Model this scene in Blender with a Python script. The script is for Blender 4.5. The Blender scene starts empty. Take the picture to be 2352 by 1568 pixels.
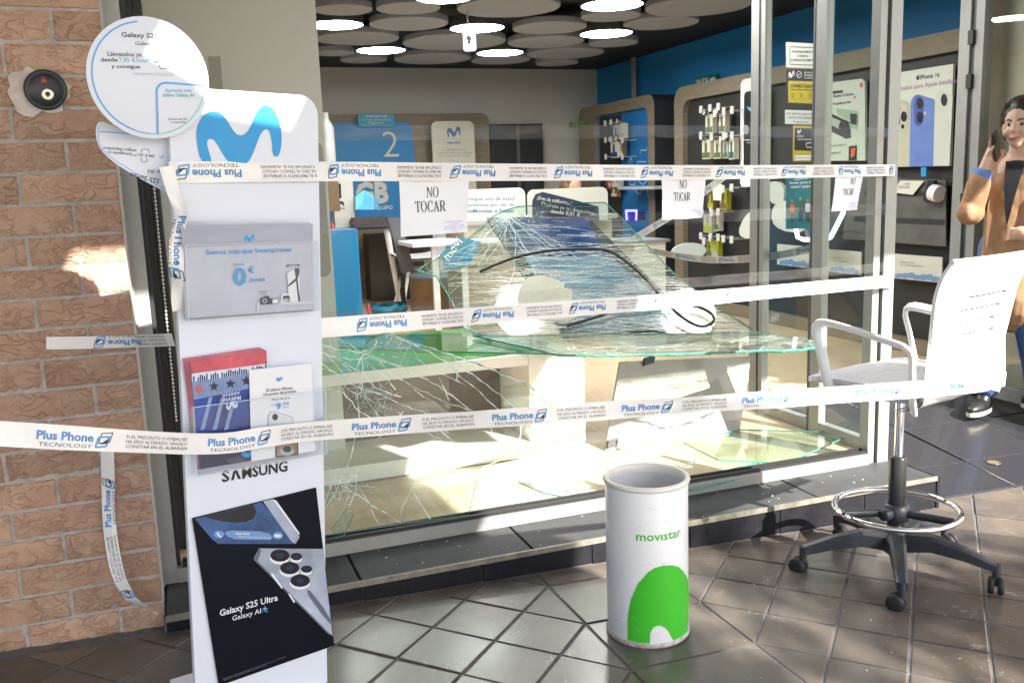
import bpy, math, random
from mathutils import Vector, Matrix, noise as mnoise
V = Vector
random.seed(7)
sc = bpy.context.scene
col = sc.collection
rad = math.radians

# ------------------------------------------------------------------ camera, sky, sun, exposure
CAM = V((0.0, -2.85, 1.30))
FPX = 2106.8                    # focal length in pixels of a 2352 px wide picture
PITCH, YAW, ROLL = rad(9.7786), rad(20.0953), rad(-2.0696)
_f = V((math.sin(YAW)*math.cos(PITCH), math.cos(YAW)*math.cos(PITCH), -math.sin(PITCH)))
_r = V((math.cos(YAW), -math.sin(YAW), 0)); _u = _r.cross(_f)
CR = _r*math.cos(ROLL) + _u*math.sin(ROLL); CU = -_r*math.sin(ROLL) + _u*math.cos(ROLL); CF = _f
cam = bpy.data.cameras.new('camera'); co = bpy.data.objects.new('camera', cam); col.objects.link(co)
cam.sensor_width = 36; cam.lens = 36*FPX/2352; cam.clip_end = 500; cam.clip_start = 0.05
co.matrix_world = Matrix(((CR.x, CU.x, -CF.x, CAM.x), (CR.y, CU.y, -CF.y, CAM.y), (CR.z, CU.z, -CF.z, CAM.z), (0, 0, 0, 1)))
sc.camera = co
SUN_AZ = V((0.40, -0.917)).normalized(); SUN_EL = rad(35)
SUND = V((SUN_AZ.x*math.cos(SUN_EL), SUN_AZ.y*math.cos(SUN_EL), math.sin(SUN_EL)))
w = bpy.data.worlds.new('World'); sc.world = w; w.use_nodes = True
nt = w.node_tree; bg = nt.nodes['Background']
sky = nt.nodes.new('ShaderNodeTexSky'); sky.sky_type = 'NISHITA'; sky.sun_disc = False
sky.sun_elevation = SUN_EL; sky.sun_rotation = math.atan2(SUN_AZ.x, SUN_AZ.y); sky.air_density = 1.0; sky.dust_density = 1.5
nt.links.new(sky.outputs[0], bg.inputs[0]); bg.inputs[1].default_value = 0.09
sl = bpy.data.lights.new('sun', 'SUN'); so = bpy.data.objects.new('sun', sl); col.objects.link(so)
sl.energy = 5.0; sl.angle = rad(0.53); sl.color = (1.0, 0.94, 0.84)
so.location = SUND*20; so.rotation_euler = (-SUND).to_track_quat('-Z', 'Y').to_euler()
vs = sc.view_settings; vs.view_transform = 'Standard'; vs.look = 'None'; vs.gamma = 1.0; vs.use_curve_mapping = False
vs.exposure = 2.0
LAMP = 15.0
sc.render.engine = 'CYCLES'
sc.cycles.max_bounces = 10; sc.cycles.transparent_max_bounces = 24; sc.cycles.diffuse_bounces = 4; sc.cycles.glossy_bounces = 4
sc.cycles.caustics_reflective = False; sc.cycles.caustics_refractive = False
try: sc.cycles.use_denoising = True
except Exception: pass

# ------------------------------------------------------------------ helpers
SL = 0.03                                            # the pavement falls this much per metre to the right
def gz(x): return -SL*x
def ray(u, v): return CF + CR*((u-1176)/FPX) - CU*((v-784)/FPX)
def A(u, v, x=None, y=None, z=None):                 # a real point: sight line met with a world plane
    d = ray(u, v)
    t = (x-CAM.x)/d.x if x is not None else (y-CAM.y)/d.y if y is not None else (z-CAM.z)/d.z
    return CAM + d*t
def GP(u, v):
    d = ray(u, v); t = -(CAM.z+SL*CAM.x)/(d.z+SL*d.x); return CAM + d*t

class Frame:
    def __init__(s, O, X, Y): s.O = V(O); s.X = V(X).normalized(); s.Y = V(Y).normalized(); s.N = s.X.cross(s.Y).normalized()
    def __call__(s, x, y, d=0.0): return s.O + s.X*x + s.Y*y + s.N*d
    def px(s, u, v):                                 # local coordinates of the point a sight line meets
        d = ray(u, v); t = (s.O-CAM).dot(s.N)/d.dot(s.N); p = CAM + d*t - s.O
        return (p.dot(s.X), p.dot(s.Y))
    def shift(s, d): return Frame(s.O + s.N*d, s.X, s.Y)

MATS = {}
def M(name, c, rough=0.5, metal=0.0, spec=0.5, var=0.0, vscale=8.0, bump=0.0, bscale=60.0, coat=0.0, emit=0.0, stretch=None, c2=None, trans=0.0, rand=0.0, alpha=1.0):
    if name in MATS: return MATS[name]
    m = bpy.data.materials.new(name); m.use_nodes = True; n = m.node_tree; b = n.nodes['Principled BSDF']
    b.inputs['Base Color'].default_value = (*c, 1); b.inputs['Roughness'].default_value = rough; b.inputs['Metallic'].default_value = metal
    b.inputs['Specular IOR Level'].default_value = spec; b.inputs['Coat Weight'].default_value = coat; b.inputs['Coat Roughness'].default_value = 0.05
    b.inputs['Transmission Weight'].default_value = trans
    if emit: b.inputs['Emission Color'].default_value = (*c, 1); b.inputs['Emission Strength'].default_value = emit
    if alpha < 1: b.inputs['Alpha'].default_value = alpha
    if var or bump:
        tc = n.nodes.new('ShaderNodeNewGeometry'); mp = n.nodes.new('ShaderNodeMapping'); n.links.new(tc.outputs['Position'], mp.inputs[0])
        if stretch: mp.inputs['Scale'].default_value = stretch
    if var:
        nz = n.nodes.new('ShaderNodeTexNoise'); nz.inputs['Scale'].default_value = vscale; nz.inputs['Detail'].default_value = 6; nz.inputs['Roughness'].default_value = 0.65
        n.links.new(mp.outputs[0], nz.inputs['Vector'])
        cr = n.nodes.new('ShaderNodeValToRGB'); d = c2 if c2 else tuple(max(0, x*(1-var)) for x in c); e = c if c2 else tuple(min(1, x*(1+var)) for x in c)
        cr.color_ramp.elements[0].position = 0.32; cr.color_ramp.elements[1].position = 0.68
        cr.color_ramp.elements[0].color = (*d, 1); cr.color_ramp.elements[1].color = (*e, 1)
        n.links.new(nz.outputs[0], cr.inputs[0]); src = cr.outputs[0]
        if rand:
            oi = n.nodes.new('ShaderNodeObjectInfo'); hs = n.nodes.new('ShaderNodeHueSaturation'); mr = n.nodes.new('ShaderNodeMapRange')
            mr.inputs[3].default_value = 1-rand; mr.inputs[4].default_value = 1+rand
            n.links.new(oi.outputs['Random'], mr.inputs[0]); n.links.new(mr.outputs[0], hs.inputs['Value']); n.links.new(src, hs.inputs['Color']); src = hs.outputs[0]
        n.links.new(src, b.inputs['Base Color'])
        rr = n.nodes.new('ShaderNodeMapRange'); rr.inputs[3].default_value = max(0.02, rough-0.08); rr.inputs[4].default_value = min(1, rough+0.1)
        n.links.new(nz.outputs[0], rr.inputs[0]); n.links.new(rr.outputs[0], b.inputs['Roughness'])
    if bump:
        bz = n.nodes.new('ShaderNodeTexNoise'); bz.inputs['Scale'].default_value = bscale; bz.inputs['Detail'].default_value = 5
        n.links.new(mp.outputs[0], bz.inputs['Vector'])
        bp = n.nodes.new('ShaderNodeBump'); bp.inputs['Strength'].default_value = bump; bp.inputs['Distance'].default_value = 0.004
        n.links.new(bz.outputs[0], bp.inputs['Height']); n.links.new(bp.outputs[0], b.inputs['Normal'])
    MATS[name] = m; return m

def glass_mat(name, tint=(0.93, 0.97, 0.95), ior=1.45, haze=0.0, hazec=(0.8, 0.85, 0.82), gl=1.0, spots=False, rough=0.0):
    m = bpy.data.materials.new(name); m.use_nodes = True; n = m.node_tree
    for x in list(n.nodes):
        if x.type != 'OUTPUT_MATERIAL': n.nodes.remove(x)
    out = [x for x in n.nodes if x.type == 'OUTPUT_MATERIAL'][0]
    tr = n.nodes.new('ShaderNodeBsdfTransparent'); tr.inputs[0].default_value = (*tint, 1)
    g = n.nodes.new('ShaderNodeBsdfGlossy'); g.inputs['Roughness'].default_value = rough; g.inputs[0].default_value = (gl, gl, gl, 1)
    lw = n.nodes.new('ShaderNodeLayerWeight'); lw.inputs[0].default_value = .5; pw = n.nodes.new('ShaderNodeMath'); pw.operation = 'POWER'; pw.inputs[1].default_value = 4.2; n.links.new(lw.outputs['Facing'], pw.inputs[0])
    fr = n.nodes.new('ShaderNodeMath'); fr.operation = 'MULTIPLY_ADD'; fr.inputs[1].default_value = .75; fr.inputs[2].default_value = ((ior-1)/(ior+1))**2; n.links.new(pw.outputs[0], fr.inputs[0])
    mx = n.nodes.new('ShaderNodeMixShader'); n.links.new(fr.outputs[0], mx.inputs[0]); n.links.new(tr.outputs[0], mx.inputs[1]); n.links.new(g.outputs[0], mx.inputs[2])
    last = mx.outputs[0]
    if haze:
        df = n.nodes.new('ShaderNodeBsdfDiffuse'); df.inputs[0].default_value = (*hazec, 1)
        m2 = n.nodes.new('ShaderNodeMixShader'); m2.inputs[0].default_value = haze
        if spots:
            tc = n.nodes.new('ShaderNodeNewGeometry'); nz = n.nodes.new('ShaderNodeTexNoise'); nz.inputs['Scale'].default_value = 140; nz.inputs['Detail'].default_value = 3
            nb = n.nodes.new('ShaderNodeTexNoise'); nb.inputs['Scale'].default_value = 5
            n.links.new(tc.outputs['Position'], nz.inputs['Vector']); n.links.new(tc.outputs['Position'], nb.inputs['Vector'])
            r1 = n.nodes.new('ShaderNodeMapRange'); r1.inputs[1].default_value = 0.6; r1.inputs[2].default_value = 0.75; r1.inputs[3].default_value = haze*0.4; r1.inputs[4].default_value = min(1, haze*4)
            r2 = n.nodes.new('ShaderNodeMapRange'); r2.inputs[1].default_value = 0.4; r2.inputs[2].default_value = 0.65
            mu = n.nodes.new('ShaderNodeMath'); mu.operation = 'MULTIPLY'
            n.links.new(nz.outputs[0], r1.inputs[0]); n.links.new(nb.outputs[0], r2.inputs[0]); n.links.new(r1.outputs[0], mu.inputs[0]); n.links.new(r2.outputs[0], mu.inputs[1]); n.links.new(mu.outputs[0], m2.inputs[0])
        n.links.new(last, m2.inputs[1]); n.links.new(df.outputs[0], m2.inputs[2]); last = m2.outputs[0]
    n.links.new(last, out.inputs['Surface']); MATS[name] = m; return m

class MB:
    def __init__(s): s.v = []; s.f = []; s.m = []; s.s = []
    def add(s, vs, fs, m=0, smooth=False):
        k = len(s.v); s.v.extend([tuple(p) for p in vs])
        for f in fs: s.f.append([i+k for i in f]); s.m.append(m); s.s.append(smooth)
    def obox(s, O, X, Y, Z, m=0):
        O, X, Y, Z = V(O), V(X), V(Y), V(Z)
        p = [O, O+X, O+X+Y, O+Y, O+Z, O+X+Z, O+X+Y+Z, O+Y+Z]
        fs = [(0, 3, 2, 1), (4, 5, 6, 7), (0, 1, 5, 4), (1, 2, 6, 5), (2, 3, 7, 6), (3, 0, 4, 7)]
        if X.cross(Y).dot(Z) < 0: fs = [tuple(reversed(f)) for f in fs]
        s.add(p, fs, m); return s
    def box(s, a, b, m=0):
        return s.obox(a, (b[0]-a[0], 0, 0), (0, b[1]-a[1], 0), (0, 0, b[2]-a[2]), m)
    def cbox(s, c, sz, m=0, R=None):                 # centred box, optional rotation matrix
        X, Y, Z = V((sz[0], 0, 0)), V((0, sz[1], 0)), V((0, 0, sz[2]))
        if R: X, Y, Z = R@X, R@Y, R@Z
        return s.obox(V(c)-(X+Y+Z)/2, X, Y, Z, m)
    def poly(s, pts, m=0): s.add(pts, [tuple(range(len(pts)))], m); return s
    def prism(s, pts, vec, m=0, ms=None):            # polygon pts is the front, vec leads to its back
        n = len(pts); vec = V(vec); b = [V(p)+vec for p in pts]
        s.add(pts, [tuple(range(n))], m); s.add(b, [tuple(reversed(range(n)))], m)
        s.add(list(pts)+b, [((i+1) % n, i, i+n, (i+1) % n+n) for i in range(n)], m if ms is None else ms); return s
    def tube(s, path, r, n=8, m=0, sq=None, up=None):
        path = [V(p) for p in path]; k = len(path); rs = r if isinstance(r, (list, tuple)) else [r]*k
        rings = []; t0 = (path[1]-path[0]).normalized()
        ref = V(up) if up else (V((0, 0, 1)) if abs(t0.z) < 0.9 else V((1, 0, 0)))
        a = (ref - t0*ref.dot(t0)).normalized()
        for i in range(k):
            t = ((path[min(i+1, k-1)]-path[max(i-1, 0)])).normalized()
            a = a - t*a.dot(t); a = a.normalized() if a.length > 1e-6 else t.orthogonal().normalized()
            b = t.cross(a)
            if sq:
                hx, hy = sq; q = 0.35
                o = [(-hx, -hy*q), (-hx, hy*q), (-hx*q, hy), (hx*q, hy), (hx, hy*q), (hx, -hy*q), (hx*q, -hy), (-hx*q, -hy)]
                rings.append([path[i]+b*x*rs[i]+a*y*rs[i] for x, y in o])
            else: rings.append([path[i]+(a*math.cos(2*math.pi*j/n)+b*math.sin(2*math.pi*j/n))*rs[i] for j in range(n)])
        n = len(rings[0]); vs = [p for rr in rings for p in rr]
        fs = [(i*n+j, i*n+(j+1) % n, (i+1)*n+(j+1) % n, (i+1)*n+j) for i in range(k-1) for j in range(n)]
        s.add(vs, fs, m, True); s.add(rings[0], [tuple(reversed(range(n)))], m); s.add(rings[-1], [tuple(range(n))], m); return s
    def lathe(s, O, prof, n=24, m=0, ax=(0, 0, 1), smooth=True, closed=False):
        ax = V(ax).normalized(); a = ax.orthogonal().normalized(); b = ax.cross(a); O = V(O); k = len(prof)
        vs = [O+ax*z+(a*math.cos(2*math.pi*j/n)+b*math.sin(2*math.pi*j/n))*max(r, 1e-5) for r, z in prof for j in range(n)]
        fs = [(i*n+j, i*n+(j+1) % n, (i+1)*n+(j+1) % n, (i+1)*n+j) for i in range(k-1) for j in range(n)]
        s.add(vs, fs, m, smooth); return s
    def disc(s, O, ax, r, n=24, m=0, h=0.0):
        return s.lathe(O, [(0, h/2), (r, h/2), (r, -h/2), (0, -h/2)] if h else [(0, 0), (r, 0)], n, m, ax, False)
    def grid(s, fn, nu, nv, m=0, smooth=True, skip=None):
        vs = [fn(i/nu, j/nv) for j in range(nv+1) for i in range(nu+1)]
        fs = [(j*(nu+1)+i, j*(nu+1)+i+1, (j+1)*(nu+1)+i+1, (j+1)*(nu+1)+i) for j in range(nv) for i in range(nu) if not (skip and skip(i, j))]
        s.add(vs, fs, m, smooth); return s
    def build(s, name, mats, parent=None, loc=None, rot=None):
        me = bpy.data.meshes.new(name); me.from_pydata(s.v, [], s.f)
        for m in (mats if isinstance(mats, (list, tuple)) else [mats]): me.materials.append(m)
        me.polygons.foreach_set('material_index', s.m); me.polygons.foreach_set('use_smooth', s.s); me.update()
        o = bpy.data.objects.new(name, me); col.objects.link(o)
        if parent: o.parent = parent
        if loc: o.location = loc
        if rot: o.rotation_euler = rot
        return o

def tag(o, label=None, cat=None, group=None, kind=None):
    if label: o['label'] = label
    if cat: o['category'] = cat
    if group: o['group'] = group
    if kind: o['kind'] = kind
    return o
def thing(name, label, cat, group=None, loc=(0, 0, 0), rz=0.0):
    o = bpy.data.objects.new(name, None); col.objects.link(o); o.location = loc; o.rotation_euler = (0, 0, rz); o.empty_display_size = 0.05
    return tag(o, label, cat, group)
def struct(o): o['kind'] = 'structure'; return o

_T = {}
def tgeo(s, bold=0.0, spacing=1.0):
    k = (s, bold, spacing)
    if k not in _T:
        cu = bpy.data.curves.new('t', 'FONT'); cu.body = s; cu.size = 1; cu.resolution_u = 2; cu.offset = bold; cu.space_character = spacing
        ob = bpy.data.objects.new('t', cu); col.objects.link(ob)
        dg = bpy.context.evaluated_depsgraph_get(); me = bpy.data.meshes.new_from_object(ob.evaluated_get(dg))
        vs = [(v.co.x, v.co.y) for v in me.vertices]; fs = [tuple(p.vertices) for p in me.polygons]
        # merge doubles is not needed: the fill is flat
        bpy.data.objects.remove(ob); bpy.data.curves.remove(cu); bpy.data.meshes.remove(me)
        xs = [p[0] for p in vs] or [0]; _T[k] = (vs, fs, min(xs), max(xs))
    return _T[k]
# all printed wording is turned into outlines first, while the scene is still empty
def text(mb, s, fn, x, y, cap, m=0, align='l', bold=0.0, width=None, d=0.0, rot=0.0, shear=0.0, spacing=1.0):
    """cap = cap height in metres (0.7 of the type size); width squeezes or stretches the line"""
    vs, fs, x0, x1 = tgeo(s, bold, spacing); k = cap/0.70; kx = k
    if width: kx = width/(x1-x0)
    wd = (x1-x0)*kx; off = -x0*kx + (0 if align == 'l' else -wd/2 if align == 'c' else -wd)
    c, sn = math.cos(rot), math.sin(rot); out = []
    for a, b in vs:
        p, q = a*kx+off+shear*b*k, b*k
        out.append(fn(x+p*c-q*sn, y+p*sn+q*c, d))
    mb.add(out, fs, m)

MPTS = [(1415,1140),(1385,1080),(1368,980),(1368,900),(1385,850),(1420,800),(1470,775),(1520,780),(1560,810),(1600,870),(1630,920),(1660,943),(1690,945),(1720,925),(1745,885),(1765,830),(1790,775),(1820,745),(1855,733),(1895,748),(1930,800),(1955,880),(1963,960),(1958,1030),(1945,1080),(1925,1095),(1905,1085),(1897,1050),(1895,1000),(1885,935),(1870,905),(1850,900),(1825,920),(1800,970),(1775,1040),(1745,1110),(1710,1145),(1665,1160),(1625,1155),(1590,1130),(1550,1070),(1510,1000),(1485,970),(1455,968),(1440,990),(1450,1040),(1465,1090),(1478,1145),(1462,1168),(1438,1164)]
def smooth_poly(p, it=1):
    for _ in range(it):
        q = []
        for i in range(len(p)):
            a, b = p[i], p[(i+1) % len(p)]
            q += [(a[0]*.75+b[0]*.25, a[1]*.75+b[1]*.25), (a[0]*.25+b[0]*.75, a[1]*.25+b[1]*.75)]
        p = q
    return p
MS = smooth_poly(MPTS)
def mlogo(mb, fn, cx, cy, wd, m=0, d=0.0):
    k = wd/(1963-1368); mb.poly([fn(cx+(x-1665)*k, cy-(y-950)*k, d) for x, y in reversed(MS)], m)
def rrect(x0, y0, x1, y1, r, n=5):
    p = []
    rr = r if isinstance(r, (list, tuple)) else (r,)*4
    for (cx, cy, a), q in zip(((x1-rr[0], y1-rr[0], 0), (x0+rr[1], y1-rr[1], 90), (x0+rr[2], y0+rr[2], 180), (x1-rr[3], y0+rr[3], 270)), rr):
        if q <= 0: p.append((cx, cy)); continue
        for i in range(n+1): t = rad(a+90*i/n); p.append((cx+q*math.cos(t), cy+q*math.sin(t)))
    return p
def slab(mb, fn, pts2, th, m=0, d=0.0, ms=None):     # flat board: front at offset d, going back by th
    f = [fn(x, y, d) for x, y in pts2]; b = fn(pts2[0][0], pts2[0][1], d-th) - f[0]
    mb.prism(f, b, m, ms)
def circ(cx, cy, r, n=20, ry=None): return [(cx+r*math.cos(2*math.pi*i/n), cy+(ry or r)*math.sin(2*math.pi*i/n)) for i in range(n)]
def inpoly(x, y, p):
    c = False
    for i in range(len(p)):
        (x1, y1), (x2, y2) = p[i], p[i-1]
        if (y1 > y) != (y2 > y) and x < (x2-x1)*(y-y1)/(y2-y1)+x1: c = not c
    return c

# serif capitals for the printed NO TOCAR sheets (unit height, polygon pieces)
def _arc(cx, cy, rx, ry, a0, a1, n): return [(cx+rx*math.cos(rad(a0+(a1-a0)*i/n)), cy+ry*math.sin(rad(a0+(a1-a0)*i/n))) for i in range(n+1)]
def _ringp(cx, cy, rx, ry, ix, iy, a0, a1, n=18):
    o, i = _arc(cx, cy, rx, ry, a0, a1, n), _arc(cx, cy, ix, iy, a0, a1, n)
    return [[o[k], o[k+1], i[k+1], i[k]] for k in range(n)]
def _r(x0, y0, x1, y1): return [(x0, y0), (x1, y0), (x1, y1), (x0, y1)]
SERIF = {
 'N': (0.76, [_r(.1,.04,.15,.96), [(.02,1),(.2,1),(.2,.96),(.02,.96)], _r(.02,0,.24,.035), [(.1,.96),(.24,.96),(.66,.06),(.66,0),(.62,0)], _r(.61,.1,.66,.96), _r(.53,.965,.75,1)]),
 'O': (0.78, _ringp(.38,.5,.36,.52,.25,.48,0,360,28)),
 'T': (0.68, [_r(.28,.04,.40,.95), _r(.2,0,.48,.035), _r(.02,.95,.66,1), [(.02,.95),(.02,.74),(.05,.74),(.1,.95)], [(.66,.95),(.58,.95),(.63,.74),(.66,.74)]]),
 'C': (0.72, _ringp(.4,.5,.36,.52,.24,.48,52,308,22) + [[(.6,.93),(.64,1),(.67,1),(.67,.7),(.64,.7),(.59,.85)], [(.58,.1),(.6,.14),(.67,.24),(.68,.2),(.62,.07)]]),
 'A': (0.76, [[(.1,.035),(.15,.035),(.37,.86),(.37,1)], [(.37,1),(.37,.8),(.55,.035),(.68,.035),(.41,1)], _r(.0,0,.22,.035), _r(.5,0,.76,.035), _r(.24,.3,.53,.35)]),
 'R': (0.74, [_r(.1,.04,.22,.96), _r(.02,0,.3,.035), _r(.02,.965,.4,1)] + _ringp(.38,.73,.26,.27,.13,.22,-90,90,12) + [_r(.22,.95,.38,.965), _r(.22,.46,.38,.51), [(.34,.46),(.46,.46),(.7,.035),(.57,.035)], _r(.57,0,.75,.035)])}
def serif(mb, s, fn, cx, y, h, m=0, d=0.0, sx=1.0):
    wd = sum(SERIF[c][0]*sx+.03 for c in s)*h; x = cx-wd/2; q = 0
    for c in s:
        for p in SERIF[c][1]:
            q += 2; mb.poly([fn(x+a*sx*h, y+b*h, d+q*4e-6) for a, b in p], m); mb.poly([fn(x+(a*sx+.022)*h, y+b*h, d+(q+1)*4e-6) for a, b in p], m)
        x += (SERIF[c][0]*sx+.03)*h

# ------------------------------------------------------------------ materials
white = M('white_board', (.71, .745, .84), .45)
whitep = M('white_paper', (.80, .80, .84), .6)
whitepl = M('white_plastic', (.82, .82, .84), .35, var=.03, vscale=12)
ink = M('black_ink', (.012, .012, .015), .5)
inkg = M('grey_ink', (.25, .25, .3), .6)
mblue = M('logo_blue', (.015, .30, .66), .45)
navy = M('navy_print', (.012, .025, .09), .45)
lblue = M('light_blue_print', (.12, .42, .72), .5)
alu = M('aluminium', (.31, .315, .305), .42, .3, var=.06, vscale=20)
alud = M('dark_aluminium', (.11, .12, .12), .45, .3, var=.1, vscale=20)
blackp = M('black_plastic', (.018, .018, .022), .38, var=.15, vscale=30)
chrome = M('chrome', (.8, .8, .8), .06, 1.0)
rubber = M('black_rubber', (.012, .012, .014), .6)
wallw = M('interior_wall', (.55, .55, .52), .7, var=.03, vscale=2)
wallbl = M('blue_wall', (.014, .23, .54), .55, var=.05, vscale=2)
wood = M('grey_brown_wood', (.21, .18, .125), .55, var=.16, vscale=5, stretch=(1.2, 1.2, 9))
darkp = M('charcoal_panel', (.028, .029, .03), .5, var=.12, vscale=6)
clear = glass_mat('clear_glass', (.93, .97, .955), 1.42)
cracked = glass_mat('cracked_glass', (.86, .93, .90), 1.42, haze=.10, spots=True, hazec=(.8, .86, .84))
gedge = M('glass_edge', (.10, .42, .33), .12, var=.35, vscale=40, c2=(.03, .22, .16))
crackm = M('crack_line', (.66, .78, .72), .25, var=.3, vscale=60, c2=(.25, .42, .36))
streakm = M('crack_streak', (.80, .80, .72), .2, var=.5, vscale=90, c2=(.28, .33, .28))
acryl = glass_mat('clear_acrylic', (.97, .98, .99), 1.3, haze=.006, hazec=(.8, .82, .86))
cleartape = glass_mat('clear_tape', (.90, .90, .90), 1.25, haze=.035, hazec=(.75, .72, .72), rough=.12)
tapem = M('white_tape', (.80, .78, .77), .3, coat=.3, var=.02, vscale=30)
tblue = M('tape_blue', (.03, .30, .70), .4)
green = M('leaf_green', (.06, .52, .03), .38)
# ------------------------------------------------------------------ the setting: pavement of stone tiles
grout = M('grout', (.135, .13, .138), .85, var=.25, vscale=40, bump=.5, bscale=200)
asphalt = M('street_paving', (.20, .195, .19), .8, var=.15, vscale=2)
def tile_mat(name, c, c2, rough, rand):
    m = M(name, c, rough, spec=.5, var=.3, vscale=5, c2=c2, bump=.10, bscale=22, rand=rand, coat=.2)
    b = m.node_tree.nodes['Principled BSDF']; n = m.node_tree; b.inputs['Coat Roughness'].default_value = .16
    # pale veins, scratches and stains of the stone
    tc = n.nodes.new('ShaderNodeNewGeometry'); nz = n.nodes.new('ShaderNodeTexNoise'); nz.inputs['Scale'].default_value = 3.2; nz.inputs['Detail'].default_value = 5; nz.inputs['Distortion'].default_value = 1.6
    n.links.new(tc.outputs['Position'], nz.inputs['Vector'])
    mm = n.nodes.new('ShaderNodeMath'); mm.operation = 'SUBTRACT'; mm.inputs[1].default_value = .5; ab = n.nodes.new('ShaderNodeMath'); ab.operation = 'ABSOLUTE'
    mr = n.nodes.new('ShaderNodeMapRange'); mr.inputs[1].default_value = .0; mr.inputs[2].default_value = .007; mr.inputs[3].default_value = .5; mr.inputs[4].default_value = 0
    n.links.new(nz.outputs[0], mm.inputs[0]); n.links.new(mm.outputs[0], ab.inputs[0]); n.links.new(ab.outputs[0], mr.inputs[0])
    n2 = n.nodes.new('ShaderNodeTexNoise'); n2.inputs['Scale'].default_value = 6; n.links.new(tc.outputs['Position'], n2.inputs['Vector'])
    m2 = n.nodes.new('ShaderNodeMapRange'); m2.inputs[1].default_value = .5; m2.inputs[2].default_value = .68; n.links.new(n2.outputs[0], m2.inputs[0])
    mu = n.nodes.new('ShaderNodeMath'); mu.operation = 'MULTIPLY'; n.links.new(mr.outputs[0], mu.inputs[0]); n.links.new(m2.outputs[0], mu.inputs[1])
    mix = n.nodes.new('ShaderNodeMixRGB'); mix.inputs[2].default_value = (.5, .45, .38, 1)
    src = b.inputs['Base Color'].links[0].from_socket; n.links.new(mu.outputs[0], mix.inputs[0]); n.links.new(src, mix.inputs[1]); n.links.new(mix.outputs[0], b.inputs['Base Color'])
    return m
stone = tile_mat('brown_stone_tile', (.135, .112, .092), (.072, .065, .061), .32, .22)
mb = MB(); mb.add([(x, y, gz(x)-.0042) for x, y in ((-3, -2.4), (5.5, -2.4), (5.5, .05), (-3, .05))], [(0, 1, 2, 3)])
pav = struct(mb.build('pavement', grout))
mb = MB()
for x0, x1, y0, y1 in ((-60, 60, -80, -2.4), (-60, -3, -2.4, 0), (5.5, 60, -2.4, 0)):
    mb.add([(x, y, gz(max(-3, min(5.5, x)))-.008) for x, y in ((x0, y0), (x1, y0), (x1, y1), (x0, y1))], [(0, 1, 2, 3)])
struct(mb.build('street', asphalt))
def clip(p, ax, lim, keep_less):
    out = []
    for i in range(len(p)):
        a, b = p[i-1], p[i]; ia = (a[ax] <= lim) == keep_less; ib = (b[ax] <= lim) == keep_less
        if ia != ib:
            t = (lim-a[ax])/(b[ax]-a[ax]); out.append((a[0]+(b[0]-a[0])*t, a[1]+(b[1]-a[1])*t))
        if ib: out.append(b)
    return out
def inset(p, g):
    q = [p[i] for i in range(len(p)) if math.dist(p[i], p[i-1]) > .004]; n = len(q); out = []
    for i in range(n):
        a, b, c = V(q[i-1]), V(q[i]), V(q[(i+1) % n]); d1, d2 = (b-a).normalized(), (c-b).normalized()
        n1, n2 = V((-d1.y, d1.x)), V((-d2.y, d2.x)); k = n1+n2
        if k.length < .2: return None
        k = k/max(.35, k.dot(n1)); out.append(b+k*g)
    return [tuple(o) for o in out]
def area(p): return sum(p[i-1][0]*p[i][1]-p[i][0]*p[i-1][1] for i in range(len(p)))/2
def tile(p, parent, mat, zf, name='tile', th=.012, lift=0.0):
    if len(p) < 3 or area(p) < .0012: return
    q = inset(p, .0042)
    if not q or area(q) < .0006: return
    r = inset(q, .0025) or q
    c = (sum(a[0] for a in q)/len(q), sum(a[1] for a in q)/len(q)); z0 = zf(*c)
    tx, ty = random.gauss(0, .004), random.gauss(0, .004); dz = random.uniform(-.0012, .0012)+lift
    h = lambda a: zf(*a)-z0+dz+(a[0]-c[0])*tx+(a[1]-c[1])*ty
    n = len(q); mb = MB()
    top = [(a[0]-c[0], a[1]-c[1], h(a)) for a in r]; mid = [(a[0]-c[0], a[1]-c[1], h(a)-.0018) for a in q]; bot = [(a[0]-c[0], a[1]-c[1], h(a)-th) for a in q]
    if len(r) != n: top = [(a[0]-c[0], a[1]-c[1], h(a)) for a in q]
    mb.add(top, [tuple(range(n))])
    for up, dn in ((top, mid), (mid, bot)): mb.add(up+dn, [(i, i+n, (i+1) % n+n, (i+1) % n) for i in range(n)])
    mb.build(name, mat, parent, loc=(c[0], c[1], z0))
zg = lambda x, y: gz(x)
Hh = .147; XB0, XB1 = 1.080, 1.486
def lattice(ax, ay, xlo, xhi):
    for i in range(-34, 34):
        for j in range(-18, 12):
            if (i+j) % 2: continue
            cx, cy = ax+i*Hh, ay+j*Hh
            if cx < xlo-Hh or cx > xhi+Hh or cy > .2 or cy < -2.2: continue
            p = [(cx+Hh, cy), (cx, cy+Hh), (cx-Hh, cy), (cx, cy-Hh)]
            for a, l, k in ((0, xlo, False), (0, xhi, True), (1, -.055 if cx < 2.75 else .03, True), (1, -2.1, False)): p = clip(p, a, l, k) if p else p
            if p: tile(p, pav, stone, zg)
lattice(XB0+Hh, -.461, -1.3, XB0); lattice(XB1+Hh, -.455, XB1, 4.2)
for k in range(-6, 2):
    y0 = -.461+k*2*Hh; tile([(XB0, y0), (XB1, y0), (XB1, min(-.055, y0+2*Hh)), (XB0, min(-.055, y0+2*Hh))] if y0 < -.08 else [], pav, stone, zg)

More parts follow.
